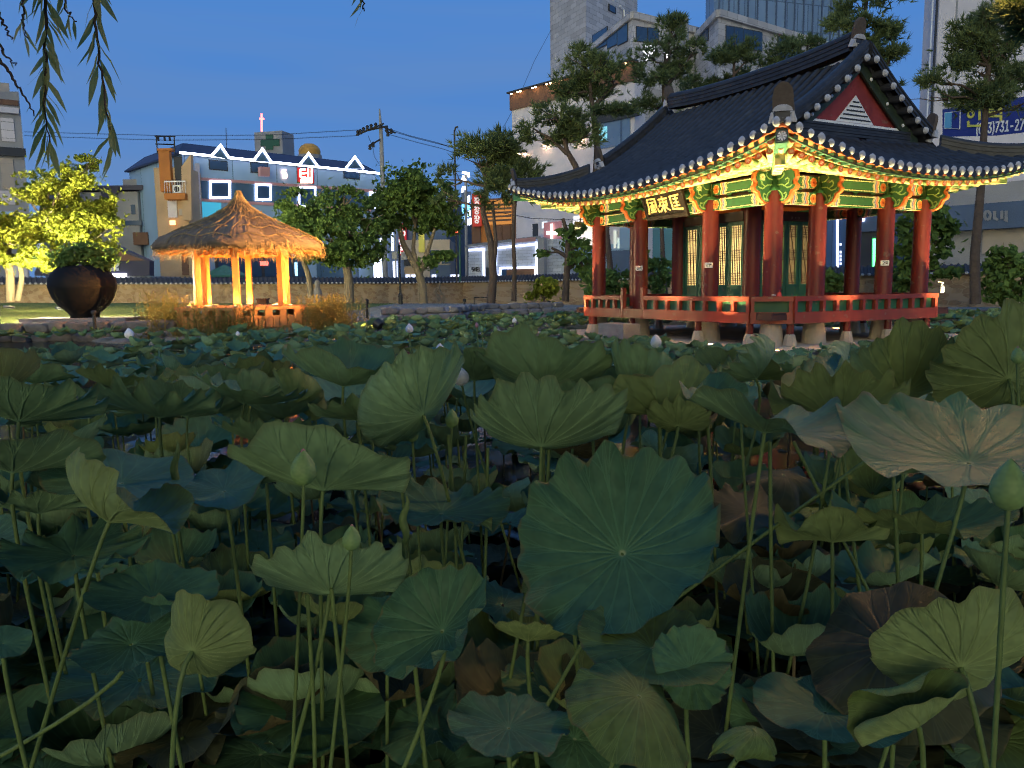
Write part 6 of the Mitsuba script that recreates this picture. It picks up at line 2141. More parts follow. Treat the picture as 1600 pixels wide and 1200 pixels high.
for u, v, kx in ((855, 226, 1), (909, 218, 1), (825, 240, .4), (815, 240, .4)):
    dl = thing('wall_lamp', 'warm wall lamp on the pale facade %s' % {855: 'left of the crooked pine trunk', 909: 'right of the crooked pine trunk', 825: 'at the twin pine, the right of two', 815: 'at the twin pine, the left of two'}[u], 'lamp')
    q, z = F.sz(u, v)
    o = F.p(q, z, .3)
    obj('shade', MB().lathe([(.16, .0), (.16, .2), (0, .2)], o, 10), 'black_metal', dl)
    lit('bulb', MB().lathe([(0, -.16), (.10, -.12), (.13, 0), (0, .02)], o, 8), dl, (1.3, .85, .5), 40 * kx)
w = obj('window', F.slab(MB(), *F.rect(938, 180, 985, 225), .01, .08), 'glass_curtain', lb)
m = MB()
F.slab(m, *F.rect(938, 200, 950, 218), .1, .05)
lit('cyan_glow', m, w, (.1, .7, .85), .8)
obj('window_head', F.slab(MB(), *F.rect(930, 176, 1000, 181), .05, .2), 'dark_plaster', lb)
# the tall block and the blue banner on the right
tb = thing('tall_block', 'tall plain grey block cut by the right edge behind the big pine', 'building')
F = Facade(1446, 62, 1760, 66)
q, zt = F.sz(1446, -160)
obj('body', F.body(0, F.L, zt, 1.6), 'pale_plaster', tb)
for u, w, mat in ((1452.0, 2, 'white_paint'), (1459, 3.5, 'dark_plaster'), (1490, 2.5, 'grey_plaster')):
    q, _ = F.sz(u, 100)
    obj('groove', F.slab(MB(), q - w * .025, .5, q + w * .025, zt, .0, .06), mat, tb)
bb = thing('blue_banner', 'blue roadside banner with yellow characters and a phone number behind the right pine', 'banner')
F = Facade(1474, 50, 1680, 42)
m = MB()
F.poly(m, [(1474, 171), (1680, 139), (1680, 198), (1556, 212), (1474, 214)], 0, .08)
obj('sheet', m, 'sign_blue', bb)
m = MB()
F.poly(m, [(1478, 176), (1503, 173), (1502, 202), (1477, 201)], .09, .03)
pn = obj('picture_panel', m, 'white_paint', bb)
m = MB()
F.poly(m, [(1479, 177), (1490, 175.5), (1489, 200.5), (1478.5, 200)], .125, .02)
obj('light_half', m, 'sign_sky', pn)
m = MB()
F.poly(m, [(1490.5, 175.5), (1502, 174), (1501, 201), (1489.7, 200.5)], .125, .02)
obj('dark_half', m, 'sign_blue', pn)
IN = [[(.22 + .20 * math.cos(a), .72 + .2 * math.sin(a)) for a in np.linspace(0, 2 * math.pi, 12)], [(.85, 1), (.85, .35)], [(.05, .30), (.05, .0), (.95, .02)]]
RYEOK = [[(.05, .95), (.45, .95), (.45, .75), (.05, .75), (.05, .55), (.5, .55)], [(.85, 1), (.85, .42)], [(.6, .85), (.85, .85)], [(.6, .65), (.85, .65)], [(.1, .3), (.85, .3), (.85, .0)]]
m = MB()
F.glyphs(m, IN, 1514, 171, 1536, 197, .13, .09)
F.glyphs(m, RYEOK, 1545, 164, 1570, 189, .13, .09)
obj('lettering', m, 'sign_yellow', bb)
tm = meshkit.text_mesh('(033)731-27', .52, .03, True)
v = np.array(tm.vertices)
qa, za = F.sz(1526, 210)
qb, zb2 = F.sz(1600, 203)
sl = (zb2 - za) / (qb - qa)
v[:, 0] *= (qb - qa) / v[:, 0].max() * 1.02
P_ = np.array([F.p(qa + x, za + y * 1.15 + x * sl, .09 + z) for x, y, z in v])
obj('phone_number', (P_, tm.faces if F.fl > 0 else tm.faces[:, ::-1]), 'white_paint', bb)
# houses behind the right half of the pavilion
bsx = thing('blue_container', 'blue corrugated wall with a thin white light line right of the lattice door', 'building')
F = Facade(1285, 55, 1345, 55)
q = F.rect(1287, 325, 1340, 441)
obj('body', F.body(q[0], q[2], q[3], 5), 'blue_steel', bsx)
m = MB()
F.line(m, [(1308, 335), (1308, 418)], .14, .02)
lit('light_line', m, bsx, COOL, 1.8)
for v in (380, 392, 398, 404, 410):
    m = MB()
    F.line(m, [(1313, v), (1313, v + 4)], .12, .02)
    lit('light_dot', m, bsx, COOL, 1.2)
dk = thing('dark_house', 'dark blue house front behind the two rightmost columns', 'building')
F = Facade(1335, 54, 1470, 50)
q = F.rect(1337, 325, 1470, 441)
obj('body', F.body(q[0], q[2], q[3], 6), 'dark_plaster', dk)
obj('fascia', F.slab(MB(), *F.rect(1340, 338, 1460, 356), .02, .2), 'blue_plaster', dk)
obj('blue_door', F.slab(MB(), *F.rect(1394, 362, 1425, 432), .02, .1), 'blue_plaster', dk)
m = MB()
F.slab(m, *F.rect(1347, 339, 1354, 346), .24, .08)
lit('white_light', m, dk, COOL, 2.5)
gn = thing('green_neon_tube', 'upright green neon tube glowing beside the second column from the right', 'neon tube')
m = MB().tube([at(1366, 418, 49), at(1366, 373, 49)], .09, 8)
lit('tube', m, gn, (.12, 2.2, .35), 3.0)
obj('backing', MB().box(at(1366, 395, 49.3), (.4, .1, 2.0)), 'dark_plaster', gn)
aw = thing('awning_house', 'beige house with a blue grey lettered awning band at the right edge', 'building')
F = Facade(1452, 46, 1680, 41)
q = F.rect(1452, 290, 1680, 441)
obj('body', F.body(q[0], q[2], F.sz(1560, 285)[1], 8), 'grey_plaster', aw)
obj('awning_band', F.slab(MB(), *F.rect(1456, 326, 1680, 352), .0, .9), 'blue_plaster', aw)
obj('beige_panel', F.slab(MB(), *F.rect(1538, 354, 1680, 392), .02, .15), 'beige_panel', aw)
m = MB()
for k, g in enumerate((RING[:1], [[(.3, 1), (.3, .2), (.8, 0)]], [[(.1, 1), (.1, .1)], [(.8, 1), (.8, 0), (.5, .1)]])):
    F.glyphs(m, g, 1546 + 13 * k, 331, 1556 + 13 * k, 345, .14, .92)
obj('pale_lettering', m, 'grey_metal', aw)

# ---- utility poles and wires
up_ = thing('utility_pole', 'concrete utility pole with crossarms rising behind the hotel corner', 'utility pole')
py = 66
obj('pole', MB().tube([at(602, 440, py), at(598.5, 300, py), at(595, 200, py), at(593, 170, py)], [.24, .20, .15, .05], 10), 'grey_metal', up_)
m = MB()
for (a, b) in (((558, 211), (600, 193)), ((566, 206), (606, 197)), ((595, 196), (618, 208)), ((578, 227), (594, 218))):
    m.tube([at(*a, py - .3), at(*b, py - .3)], .07, 5)
obj('crossarm', m, 'black_metal', up_)
for u, v in ((559, 208), (563, 206), (568, 203), (574, 200), (580, 198), (587, 196), (604, 202), (611, 205), (606, 209), (578, 230), (583, 226)):
    obj('insulator', MB().lathe([(.10, -.2), (.16, -.1), (.09, 0), (.16, .1), (.06, .22)], at(u, v, py - .3), 6), 'black_metal', up_)
tp = thing('lamp_pole', 'thin dark street lamp pole above the twin pine crown', 'lamp post')
obj('pole', MB().tube([at(714, 440, 58), at(711, 260, 58), at(710, 205, 58), at(712, 199, 58), at(716, 198, 58)], .07, 6), 'black_metal', tp)


def wire(label, pts, y0, y1, r=.022):
    pts = np.array(pts, float)
    n = len(pts)
    P = np.array([at(u, v, y0 + (y1 - y0) * k / (n - 1)) for k, (u, v) in enumerate(pts)])
    o = thing('wire', label, 'wire')
    obj('cable', MB().tube(P, r, 4), 'black_metal', o)


wire('upper of the two long power lines left of the utility pole', [(38, 206), (150, 209), (260, 212), (420, 211), (560, 203)], 75, 66)
wire('lower of the two long power lines left of the utility pole', [(38, 212), (150, 216), (260, 219), (420, 218), (558, 212)], 75, 66)
wire('upper power line from the utility pole to the right', [(600, 199), (640, 212), (680, 222), (716, 233)], 66, 58)
wire('middle power line from the utility pole to the right', [(605, 203), (650, 216), (690, 226), (716, 233)], 66, 58)
wire('lower power line from the utility pole to the right', [(604, 209), (650, 222), (690, 232), (713, 240)], 66, 58)
wire('slack cable hanging below the pole crossarm on the left', [(575, 212), (582, 228), (585, 245), (592, 256)], 66, 66)
wire('thin guy wire slanting down from the stone tower', [(862, 45), (835, 95), (805, 165), (786, 200)], 84, 66)
wire('slack cable in front of the pale shop building', [(770, 330), (830, 341), (900, 344), (960, 336)], 55, 56)
# ------------------------------------------------------------------ the lotus
def leaf_mesh(seed, R=1.0, cup=.3, wave=.08, fold=0.0, fdir=0.0, droop=0.0, ddir=0.0, nr=11, nt=56, notch=.038):
    """A peltate blade, upper side +z, hub at the origin. cup: cone angle of the rim; fold: cylinder bend about the axis fdir; droop: the part towards ddir hangs."""
    rng = np.random.default_rng(seed)
    r = np.linspace(0, 1, nr) ** 0.9
    th = np.linspace(0, 2 * math.pi, nt + 1)
    rr, tt = np.meshgrid(r, th, indexing='ij')
    edge = 1 + sum(notch * rng.normal() / k ** .5 * np.sin(k * th + rng.uniform(0, 6.3)) for k in (1, 2, 3, 4, 6))
    wav = sum(rng.normal(0, 1) / (k ** .45) * np.sin(k * th + rng.uniform(0, 6.3)) for k in (2, 3, 4, 5, 7, 9))
    fine = sum(rng.normal(0, 1) * np.sin(k * th + rng.uniform(0, 6.3)) for k in (12, 15, 19))
    edge[-1], wav[-1], fine[-1] = edge[0], wav[0], fine[0]
    edge = edge * (1 + .014 * fine)
    w = wave * wav[None] * rr ** 2.6 + .030 * fine[None] * rr ** 4
    al = cup * rr ** .8
    rad = rr * edge[None] * R
    x, y = rad * np.cos(al) * np.cos(tt), rad * np.cos(al) * np.sin(tt)
    z = rad * np.sin(al) + w * R - .04 * R * np.exp(-(rr / .1) ** 2)
    z += .0022 * R * np.cos(22 * tt) * np.minimum(1, rr * 3) * (1 - rr * .5)
    if abs(droop) > 1e-3:
        q = np.maximum(0, (x * math.cos(ddir) + y * math.sin(ddir)) / R - .15)
        ang = droop * q
        s = np.where(q > 0, np.sin(ang) / np.maximum(ang, 1e-6), 1)
        z -= R * q * np.where(q > 0, (1 - np.cos(ang)) / np.maximum(ang, 1e-6), 0) * 1.0
        sh = q * (1 - s) * R
        x, y = x - sh * math.cos(ddir), y - sh * math.sin(ddir)
    if abs(fold) > 1e-3:
        c, s_ = math.cos(fdir), math.sin(fdir)
        a, b = x * c + y * s_, -x * s_ + y * c
        ang = fold * b / R
        k = R / fold
        b2, z2 = (k - z) * np.sin(ang), k - (k - z) * np.cos(ang)
        x, y, z = a * c - b2 * s_, a * s_ + b2 * c, z2
    V = np.stack([x, y, z], -1)
    U = np.stack([tt / (2 * math.pi) * int(rng.integers(17, 25)) / 22, rr], -1)
    m = MB()
    m.grid(V, U)
    return m


def leaf_axes(n, spin=0.0):
    z = unit(n)
    x, y, z = frame(z, [1, 0.02, 0.01])
    a = math.radians(spin)
    return np.array([x * math.cos(a) + y * math.sin(a), -x * math.sin(a) + y * math.cos(a), z])


TOW = np.array([[1, 0, 0], [0, 0, 1], [0, -1, 0]], float)     # right, up, towards the viewer


def stem_mesh(top, foot, r, n, bow=.0):
    """From the hub down to the water, leaving the blade along -n."""
    top, foot = np.asarray(top, float), np.asarray(foot, float)
    L = np.linalg.norm(top - foot)
    c1 = top - unit(n) * L * .12
    c2 = foot + (top - foot) * .45 + np.array([bow, 0, 0])
    t = np.linspace(0, 1, 12)[:, None]
    p = (1 - t) ** 3 * top + 3 * (1 - t) ** 2 * t * c1 + 3 * (1 - t) * t * t * c2 + t ** 3 * foot
    return MB().tube(p, np.linspace(r * .85, r, 12), 7)


def foot_of(top, uv=None):
    if uv is None:
        return np.array([top[0] + .05, top[1] + .06, -.03])
    q = at(uv[0], uv[1], top[1] * 1.0)
    d = q - top
    if d[2] > -.02:
        d[2] = -.3
    return top + d * ((top[2] + .03) / -d[2])


GREEN, TEAL, OLIVE, DULL = 'leaf_green', 'leaf_teal', 'leaf_olive', 'leaf_dull'
HERO = [
    # label, u, v, y, R, (right, up, toward), spin, shape, material, seed, stem passes (u, v)
    ('largest dark teal lotus leaf facing the viewer in the centre foreground', 972, 862, 2.15, .31, (-.24, .74, .62), 20, dict(cup=.26, wave=0.036, fold=.35, fdir=.5), TEAL, 1, (905, 990)),
    ('fan shaped ribbed leaf seen from below just left of the picture centre', 660, 646, 2.9, .275, (-.42, .62, -.62), 0, dict(cup=0.27, wave=0.049, fold=.9, fdir=2.2), GREEN, 2, (725, 890)),
    ('broad fan leaf with wavy rim right of the ribbed fan leaf at the centre', 846, 694, 2.65, .30, (.05, .82, -.50), 0, dict(cup=0.40, wave=0.068), GREEN, 3, (845, 745)),
    ('wide leaf with its right half lit grey below the left end of the pavilion', 850, 602, 3.6, .345, (.05, .86, -.42), 40, dict(cup=0.36, wave=0.078), GREEN, 4, (850, 700)),
    ('pale folded leaf standing upright below the entrance step of the pavilion', 994, 617, 3.5, .27, (.52, .66, -.55), 0, dict(cup=0.27, wave=0.058, fold=1.2, fdir=1.0), GREEN, 5, (978, 725)),
    ('large upright fan leaf in front of the right pavilion railing', 1413, 612, 3.3, .29, (.10, .72, -.62), 0, dict(cup=0.37, wave=0.078, fold=.4, fdir=1.57), OLIVE, 6, (1410, 660)),
    ('ribbed fan leaf just below the folded teal leaf near the platform', 1312, 655, 2.9, .26, (.12, .82, -.50), 30, dict(cup=0.35, wave=0.078), OLIVE, 7, (1325, 765)),
    ('broad flat leaf with a greyish curled rim below the nearest pavilion corner', 1195, 672, 2.35, .265, (.16, .93, -.12), 10, dict(cup=0.30, wave=0.127, droop=1.0, ddir=-1.2), GREEN, 8, (1172, 850)),
    ('huge shallow cupped leaf with a pale lamplit rim at the right edge', 1515, 718, 1.95, .30, (-.06, .97, .20), 15, dict(cup=0.26, wave=0.065), GREEN, 9, (1450, 940)),
    ('wide leaf with wavy rim behind the large green bud on the left', 505, 762, 2.3, .29, (.05, .86, -.42), 15, dict(cup=0.29, wave=0.097, droop=.4, ddir=.3), GREEN, 10, (505, 830)),
    ('ribbed pale green leaf left of the centre with a small pink bud before it', 515, 924, 1.95, .205, (-.05, .75, -.60), 0, dict(cup=0.31, wave=0.068), GREEN, 11, (495, 1010)),
    ('small upright pale green leaf on its own stem in the lower left', 302, 1016, 1.65, .135, (.22, .28, -.93), 15, dict(cup=0.30, wave=0.097, fold=.5, fdir=1.8), OLIVE, 12, (285, 1200)),
    ('bright teal green folded leaf low in the centre left of the largest leaf', 690, 985, 1.75, .155, (-.36, .72, .55), 0, dict(cup=0.25, wave=0.097, fold=.9, fdir=.75), TEAL, 13, (640, 1130)),
    ('olive wing shaped leaf on a long slanting stem at the left', 172, 812, 2.0, .235, (.30, .86, -.38), -15, dict(cup=0.34, wave=0.058, fold=.9, fdir=-.3, droop=.6, ddir=0), OLIVE, 14, (110, 1010)),
    ('olive leaf with ruffled rim at the bottom right of the centre', 1000, 1085, 1.6, .16, (.30, .88, .22), 30, dict(cup=-.35, wave=0.094, droop=.8, ddir=-.5), OLIVE, 15, (960, 1190)),
    ('dark flat leaf at the bottom centre left of the ruffled olive leaf', 795, 1135, 1.55, .125, (.08, .99, -.02), 0, dict(cup=0.06, wave=0.072), TEAL, 16, None),
    ('broad yellow green leaf at the lower right behind the long bud stem', 1500, 1040, 1.45, .160, (.10, .42, -.88), 10, dict(cup=0.32, wave=0.078), OLIVE, 17, (1530, 1190)),
    ('long curled yellowish leaf rim at the lower right corner', 1425, 1120, 1.42, .125, (-.65, .62, .25), 40, dict(cup=0.20, wave=0.136, fold=2.4, fdir=-.75), OLIVE, 18, None),
    ('small curled yellow green leaf at the bottom right of the centre', 1180, 1140, 1.4, .095, (.30, .86, .10), 10, dict(cup=-0.50, wave=0.156, fold=-1.6, fdir=.2), OLIVE, 19, (1135, 1195)),
    ('wide dark green leaf cut by the left edge, uppermost of two', 30, 655, 2.6, .27, (.05, .90, -.35), 0, dict(cup=0.31, wave=0.058), GREEN, 20, None),
    ('wide dark green leaf cut by the left edge below another one', 20, 735, 2.3, .255, (.06, .92, -.32), 30, dict(cup=0.30, wave=0.049), GREEN, 21, None),
    ('tightly rolled upright leaf near the left edge', 120, 705, 2.55, .15, (-.5, .5, -.65), 75, dict(cup=0.30, wave=0.049, fold=3.6, fdir=1.3), TEAL, 22, None),
    ('upright ribbed pale leaf in the left middle of the pond', 390, 632, 4.2, .20, (-.2, .55, -.75), 0, dict(cup=0.27, wave=0.068), GREEN, 23, (390, 700)),
    ('pale leaf with a hanging flap beside the upright ribbed leaf on the left', 458, 628, 4.0, .19, (.35, .6, -.65), 0, dict(cup=0.30, wave=0.078, fold=1.1, fdir=1.2), OLIVE, 24, (460, 690)),
    ('broad dark green leaf below the upright ribbed pale leaf', 415, 690, 3.0, .215, (.02, .94, -.22), 20, dict(cup=0.33, wave=0.068), GREEN, 25, (420, 770)),
    ('folded teal leaf with a pale turned up edge in front of the platform', 1312, 588, 3.7, .24, (-.60, .62, -.15), 0, dict(cup=0.27, wave=0.068, fold=1.5, fdir=.9), TEAL, 26, (1300, 680)),
    ('blue green leaf with a pale pleated underside left of the folded teal leaf', 1180, 590, 3.9, .26, (-.45, .72, -.25), 0, dict(cup=0.34, wave=0.078, fold=1.1, fdir=.7), TEAL, 27, (1160, 690)),
    ('large pale green leaf seen from below at the right edge by the platform', 1575, 590, 2.9, .27, (.08, .58, -.78), 0, dict(cup=0.27, wave=0.068), OLIVE, 28, (1570, 690)),
    ('dim leaf low on the left beneath the wing shaped leaf', 115, 865, 2.15, .20, (.05, .99, .02), 0, dict(cup=0.10, wave=0.065), TEAL, 29, None),
    ('dim teal leaf with a ruffled edge above the small upright leaf', 240, 930, 2.0, .16, (.12, .97, .08), 0, dict(cup=0.15, wave=0.079), TEAL, 30, None),
    ('bluish leaf lying flat left of the small upright leaf', 205, 1005, 1.85, .135, (-.1, .94, .25), 25, dict(cup=0.15, wave=0.117), TEAL, 31, (120, 1060)),
    ('dark leaf behind the bright teal folded leaf', 640, 985, 2.0, .165, (-.1, .92, .3), 0, dict(cup=0.12, wave=0.097), TEAL, 32, None),
    ('dull green leaf behind the largest leaf on its lower left', 895, 935, 2.35, .16, (.05, .62, -.70), 0, dict(cup=0.30, wave=0.087), GREEN, 33, None),
    ('olive scalloped leaf low between the largest and the ruffled olive leaf', 1020, 1010, 1.85, .19, (.05, .98, .10), 0, dict(cup=0.10, wave=0.072), OLIVE, 34, None),
    ('rounded green leaf to the right of the olive scalloped leaf', 1080, 1045, 1.75, .10, (.2, .7, .65), 0, dict(cup=0.15, wave=0.068), GREEN, 35, None),
    ('narrow yellowish leaf edge low left of the scalloped olive leaf', 825, 1000, 2.0, .115, (.1, .80, -.45), 0, dict(cup=0.33, wave=0.097), OLIVE, 36, None),
    ('wide dim leaf at the middle right below the huge brownish leaf', 1440, 830, 2.45, .26, (.0, .95, -.15), 0, dict(cup=0.25, wave=0.097), OLIVE, 37, None),
    ('dull brown sagging leaf low on the right behind the yellow green leaf', 1390, 1010, 1.75, .215, (-.45, .80, .30), 0, dict(cup=-0.20, wave=0.097, droop=1.0, ddir=-.6), DULL, 38, None),
    ('dim green leaf with a lifted flap low right of the largest leaf', 1300, 845, 2.5, .19, (.1, .82, -.40), 10, dict(cup=0.30, wave=0.117), OLIVE, 39, None),
    ('dark bottom leaf right of the ruffled olive leaf', 1290, 1110, 1.7, .17, (.05, .99, -.05), 0, dict(cup=0.05, wave=0.043), TEAL, 40, None),
    ('dim green leaf behind the fan leaf at the centre right', 925, 640, 3.2, .25, (.0, .93, -.25), 50, dict(cup=0.34, wave=0.087), GREEN, 42, None),
    ('small fan leaf seen under the nearest pavilion corner with bare stems', 1060, 665, 3.0, .13, (.2, .75, -.6), 0, dict(cup=0.35, wave=0.078), OLIVE, 43, (1035, 750)),
    ('dark blue green leaf under the pale flap leaf in the middle left', 560, 655, 3.3, .22, (-.1, .93, -.25), 0, dict(cup=0.30, wave=0.068), GREEN, 44, None),
    ('wide dark leaf low behind the large green bud', 690, 800, 2.75, .24, (.1, .96, .05), 0, dict(cup=0.15, wave=0.107), TEAL, 45, None),
    ('bluish flat leaf above the wing shaped leaf on the left', 190, 752, 2.35, .21, (.15, .97, .10), 10, dict(cup=0.12, wave=0.097), TEAL, 46, None),
    ('bluish flat leaf left of the large green bud', 350, 765, 2.5, .20, (-.1, .97, .12), 0, dict(cup=0.14, wave=0.097), TEAL, 47, None),
    ('dim rounded leaf at the left edge low down', 5, 1005, 1.8, .06, (.3, .9, .2), 0, dict(cup=0.10, wave=0.058), TEAL, 48, None),
    ('dim green leaf below the two dark leaves of the left edge', 60, 800, 2.4, .17, (.0, .93, -.25), 0, dict(cup=0.30, wave=0.087), GREEN, 49, None),
    ('dark green leaf in the middle of the pond left of the tightly grouped fans', 250, 650, 3.1, .25, (.05, .93, -.22), 0, dict(cup=0.34, wave=0.058), GREEN, 50, None),
    ('brown withered leaf lying low to the right of the centre', 1225, 740, 3.3, .20, (.1, .9, .3), 0, dict(cup=-0.30, wave=0.214, fold=-1.0, fdir=.4), DULL, 51, None),
    ('withered leaf low among bare stems below the pavilion step', 960, 745, 3.4, .20, (-.2, .85, .4), 0, dict(cup=-0.30, wave=0.194, fold=.8, fdir=1.0), DULL, 52, None),
    ('brownish leaf hanging beside the wide fan leaf', 895, 700, 3.3, .16, (.2, .6, -.6), 0, dict(cup=0.33, wave=0.117), DULL, 53, None),
    ('dull leaf low beneath the right fans', 1170, 800, 3.0, .19, (.0, .95, .2), 0, dict(cup=-0.10, wave=0.117), DULL, 54, None),
]


def place_leaf(label, p, R, n, spin, shape, mat, seed, foot, group=None, stem_r=.0065, detail=(12, 64), rough_stem=True):
    t = thing('lotus_leaf', label, 'lotus leaf', group)
    m = leaf_mesh(seed, R, nr=detail[0], nt=detail[1], **shape)
    ax = leaf_axes(n, spin)
    m.v = [p + v @ ax for v in m.v]
    obj('blade', m, mat, t, smooth=True)
    if foot is not None:
        obj('stem', stem_mesh(p - unit(n) * R * .035, foot, stem_r, n), 'lotus_stem', t, smooth=True)
    return t


for lab, u, v, y, R, nn, spin, shape, mat, seed, st in HERO:
    p = at(u, v, y)
    n = np.array(nn) @ TOW
    place_leaf(lab, p, R, n, spin, shape, mat, seed, foot_of(p, st), stem_r=.0050 + .0008 * y)

# buds and flowers
BUDP = [(0, -.02), (.10, -.01), (.20, .05), (.29, .17), (.33, .32), (.32, .48), (.27, .64), (.18, .80), (.08, .93), (0, 1.0)]


def bud_mesh(H, fat=1.0, open_=0.0, seed=0):
    m = MB()
    for k in range(5):                                  # overlapping petals, each a curved leaf of the closed bud
        a0 = k * 2 * math.pi / 5 + seed
        P = []
        for i, (r, z) in enumerate(BUDP):
            row = []
            for s in np.linspace(-.85, .85, 7):
                a = a0 + s * (1 - .25 * (i / 9) ** 2)
                rr = r * fat * (1 + .05 * (1 - abs(s)) - (.03 if abs(s) > .8 else 0) + .02 * (k % 2)) * (1 + open_ * (i / 9) ** 2 * 2.0)
                row.append([rr * H * math.cos(a), rr * H * math.sin(a), z * H * (1 - .03 * (k % 2))])
            P.append(row)
        m.grid(np.array(P))
    return m


def bud(label, u, v0, v1, y, mat, st=None, tip=None, fat=1.0, open_=0.0, group=None, cat='lotus bud'):
    b, a = at(u, v1, y), at(u, v0, y)
    H = np.linalg.norm(a - b)
    t = thing('lotus_bud' if cat == 'lotus bud' else 'lotus_flower', label, cat, group)
    foot = foot_of(b, st)
    ax = np.array(frame(unit(b - foot) * .5 + [0, 0, .6]))
    m = bud_mesh(H, fat, open_, u)
    m.v = [b + v @ ax for v in m.v]
    obj('petals', m, mat, t, smooth=40)
    if tip:
        m = MB().lathe([(.10 * H * fat, H * .86), (.05 * H * fat, H * .97), (0, H * 1.01)], b, 8, ax)
        obj('tip', m, tip, t)
    obj('stem', stem_mesh(b, foot, .0042 + .0006 * y, ax[2]), 'lotus_stem', t, smooth=True)


bud('large pale green closed bud standing in the left foreground', 474, 701, 757, 2.0, 'bud_green', (471, 830), 'bud_pink')
bud('small green bud with a pink tip in front of the ribbed pale leaf', 549, 819, 859, 1.85, 'bud_green', (534, 1010), 'bud_pink')
bud('biggest green bud on a long stem at the right edge', 1575, 716, 795, 1.2, 'bud_green', (1552, 1195))
bud('green bud right of the fan shaped ribbed leaf', 706, 638, 668, 3.2, 'bud_green', (702, 750))
bud('slim green bud below the fan shaped ribbed leaf', 645, 663, 690, 3.1, 'bud_green', (650, 770))
bud('white half closed flower right above the ribbed fan leaf', 722, 572, 602, 3.6, 'petal_white', (733, 640), None, 1.2, .1)
bud('white pointed bud in front of the stone step of the pavilion', 1025, 522, 543, 4.2, 'petal_white', (1030, 700), None, 1.2)
bud('yellowish lamplit bud over the pale leaf at the right edge', 1590, 541, 568, 2.6, 'bud_green', (1597, 690), 'bud_pink')
bud('green bud on a thin stem below the broad flat leaf rim on the right', 1158, 630, 660, 2.7, 'bud_green', (1168, 800))
for lab, u, v0, v1, y, mat in (('white bud standing left of the ruffled teal leaves under the boulder bank', 640, 505, 520, 9.0, 'petal_white'), ('white bud in the far middle of the teal leaves', 688, 536, 552, 7.5, 'petal_white'),
                               ('tiny green bud over the dark teal leaves left of the middle', 530, 557, 569, 6.5, 'bud_green'), ('white bud at the waterline below the giant jar', 203, 512, 529, 19, 'petal_white'),
                               ('white drooping bud beside the open water at the left', 108, 547, 556, 14, 'petal_white'), ('white flower among the leaves under the thatched hut deck', 372, 517, 525, 18, 'petal_white'),
                               ('small white bud before the path in the far middle', 804, 496, 505, 20, 'petal_white'), ('white bud among the far leaves left of the platform', 812, 515, 527, 12, 'petal_white'),
                               ('pink bud in the far leaves under the bollard', 745, 503, 512, 14, 'bud_pink'), ('tiny bud right of the pink bud in the far leaves', 753, 509, 518, 14, 'bud_green'), ('pale bud beyond the folded leaf under the wide teal leaves', 774, 509, 519, 14, 'bud_green')):
    bud(lab, u, v0, v1, y, mat, None, None, 1.25 if mat == 'petal_white' else 1.0)
fl = thing('lotus_flower', 'open white lotus flower over the far leaves at the right edge', 'lotus flower')
o = at(1588, 482, 17)
m = MB()
for k in range(14):
    a, el = k * 2.4, .35 + .9 * (k / 14)
    d = np.array([math.cos(a) * math.cos(el), math.sin(a) * math.cos(el), math.sin(el)])
    sd = np.array([-math.sin(a), math.cos(a), 0])
    P = [[o + d * .13 * t + sd * w * .04 * math.sin(math.pi * min(1, t * .85 + .1)) + PZ * .02 * t * t for w in (-1, 0, 1)] for t in np.linspace(0, 1, 5)]
    m.grid(np.array(P))
obj('petals', m, 'petal_white', fl, smooth=True)
obj('stem', stem_mesh(o, [o[0], o[1], 0], .01, PZ), 'lotus_stem', fl)
for lab, (u, v0, v1, y, b) in {'young leaf still rolled into a pointed spike on the left': (276, 690, 775, 2.4, (274, 780)), 'rolled young leaf spike behind the small pink tipped bud': (634, 775, 850, 2.1, (620, 870))}.items():
    t = thing('rolled_leaf', lab, 'rolled leaf')
    a, c = at(u, v0, y), at(u - 3, v1, y)
    s = np.linspace(0, 1, 9)[:, None]
    obj('blade', MB().tube(c + (a - c) * s + np.array([.006, 0, 0]) * np.sin(s * 9), .011 * np.sin(np.linspace(.5, 3.05, 9)) + .001, 8), GREEN if False else 'lotus_stem', t, smooth=True)
    obj('stem', stem_mesh(c, foot_of(c, None), .006, PZ), 'lotus_stem', t, smooth=True)

# loose stems in the foreground and dry ones lower down
rng = np.random.default_rng(90)
for i, (u0, v0, u1, v1, y) in enumerate(((858, 700, 853, 745, 2.8), (1030, 640, 1035, 760, 3.1), (1050, 650, 1035, 700, 3.2), (1105, 650, 1110, 760, 3.1), (1203, 690, 1207, 900, 2.5), (1240, 690, 1290, 790, 2.6), (1297, 700, 1255, 900, 2.6), (480, 930, 483, 1160, 1.9),
                                         (518, 920, 538, 1190, 1.9), (605, 870, 605, 1040, 2.2), (845, 800, 815, 960, 2.4), (1395, 730, 1395, 900, 2.3), (1380, 700, 1325, 740, 2.6), (728, 680, 725, 735, 3.3), (762, 700, 758, 810, 3.0), (625, 730, 632, 790, 2.6), (700, 680, 704, 790, 3.1))):
    a, b = at(u0, v0, y), at(u1, v1, y)
    d = b - a
    b = a + d * (a[2] + .03) / -d[2]
    s = np.linspace(0, 1, 8)[:, None]
    obj('lotus_stalk', MB().tube(a + (b - a) * s + np.array([.012, 0, 0]) * np.sin(s * 3.1) * rng.normal(), .0045 + .0007 * y, 6), 'lotus_stem', smooth=True,
        label='bare green lotus stalk rising between the larger leaves of the near pond', cat='lotus stalk', group='bare stalks in the near pond')

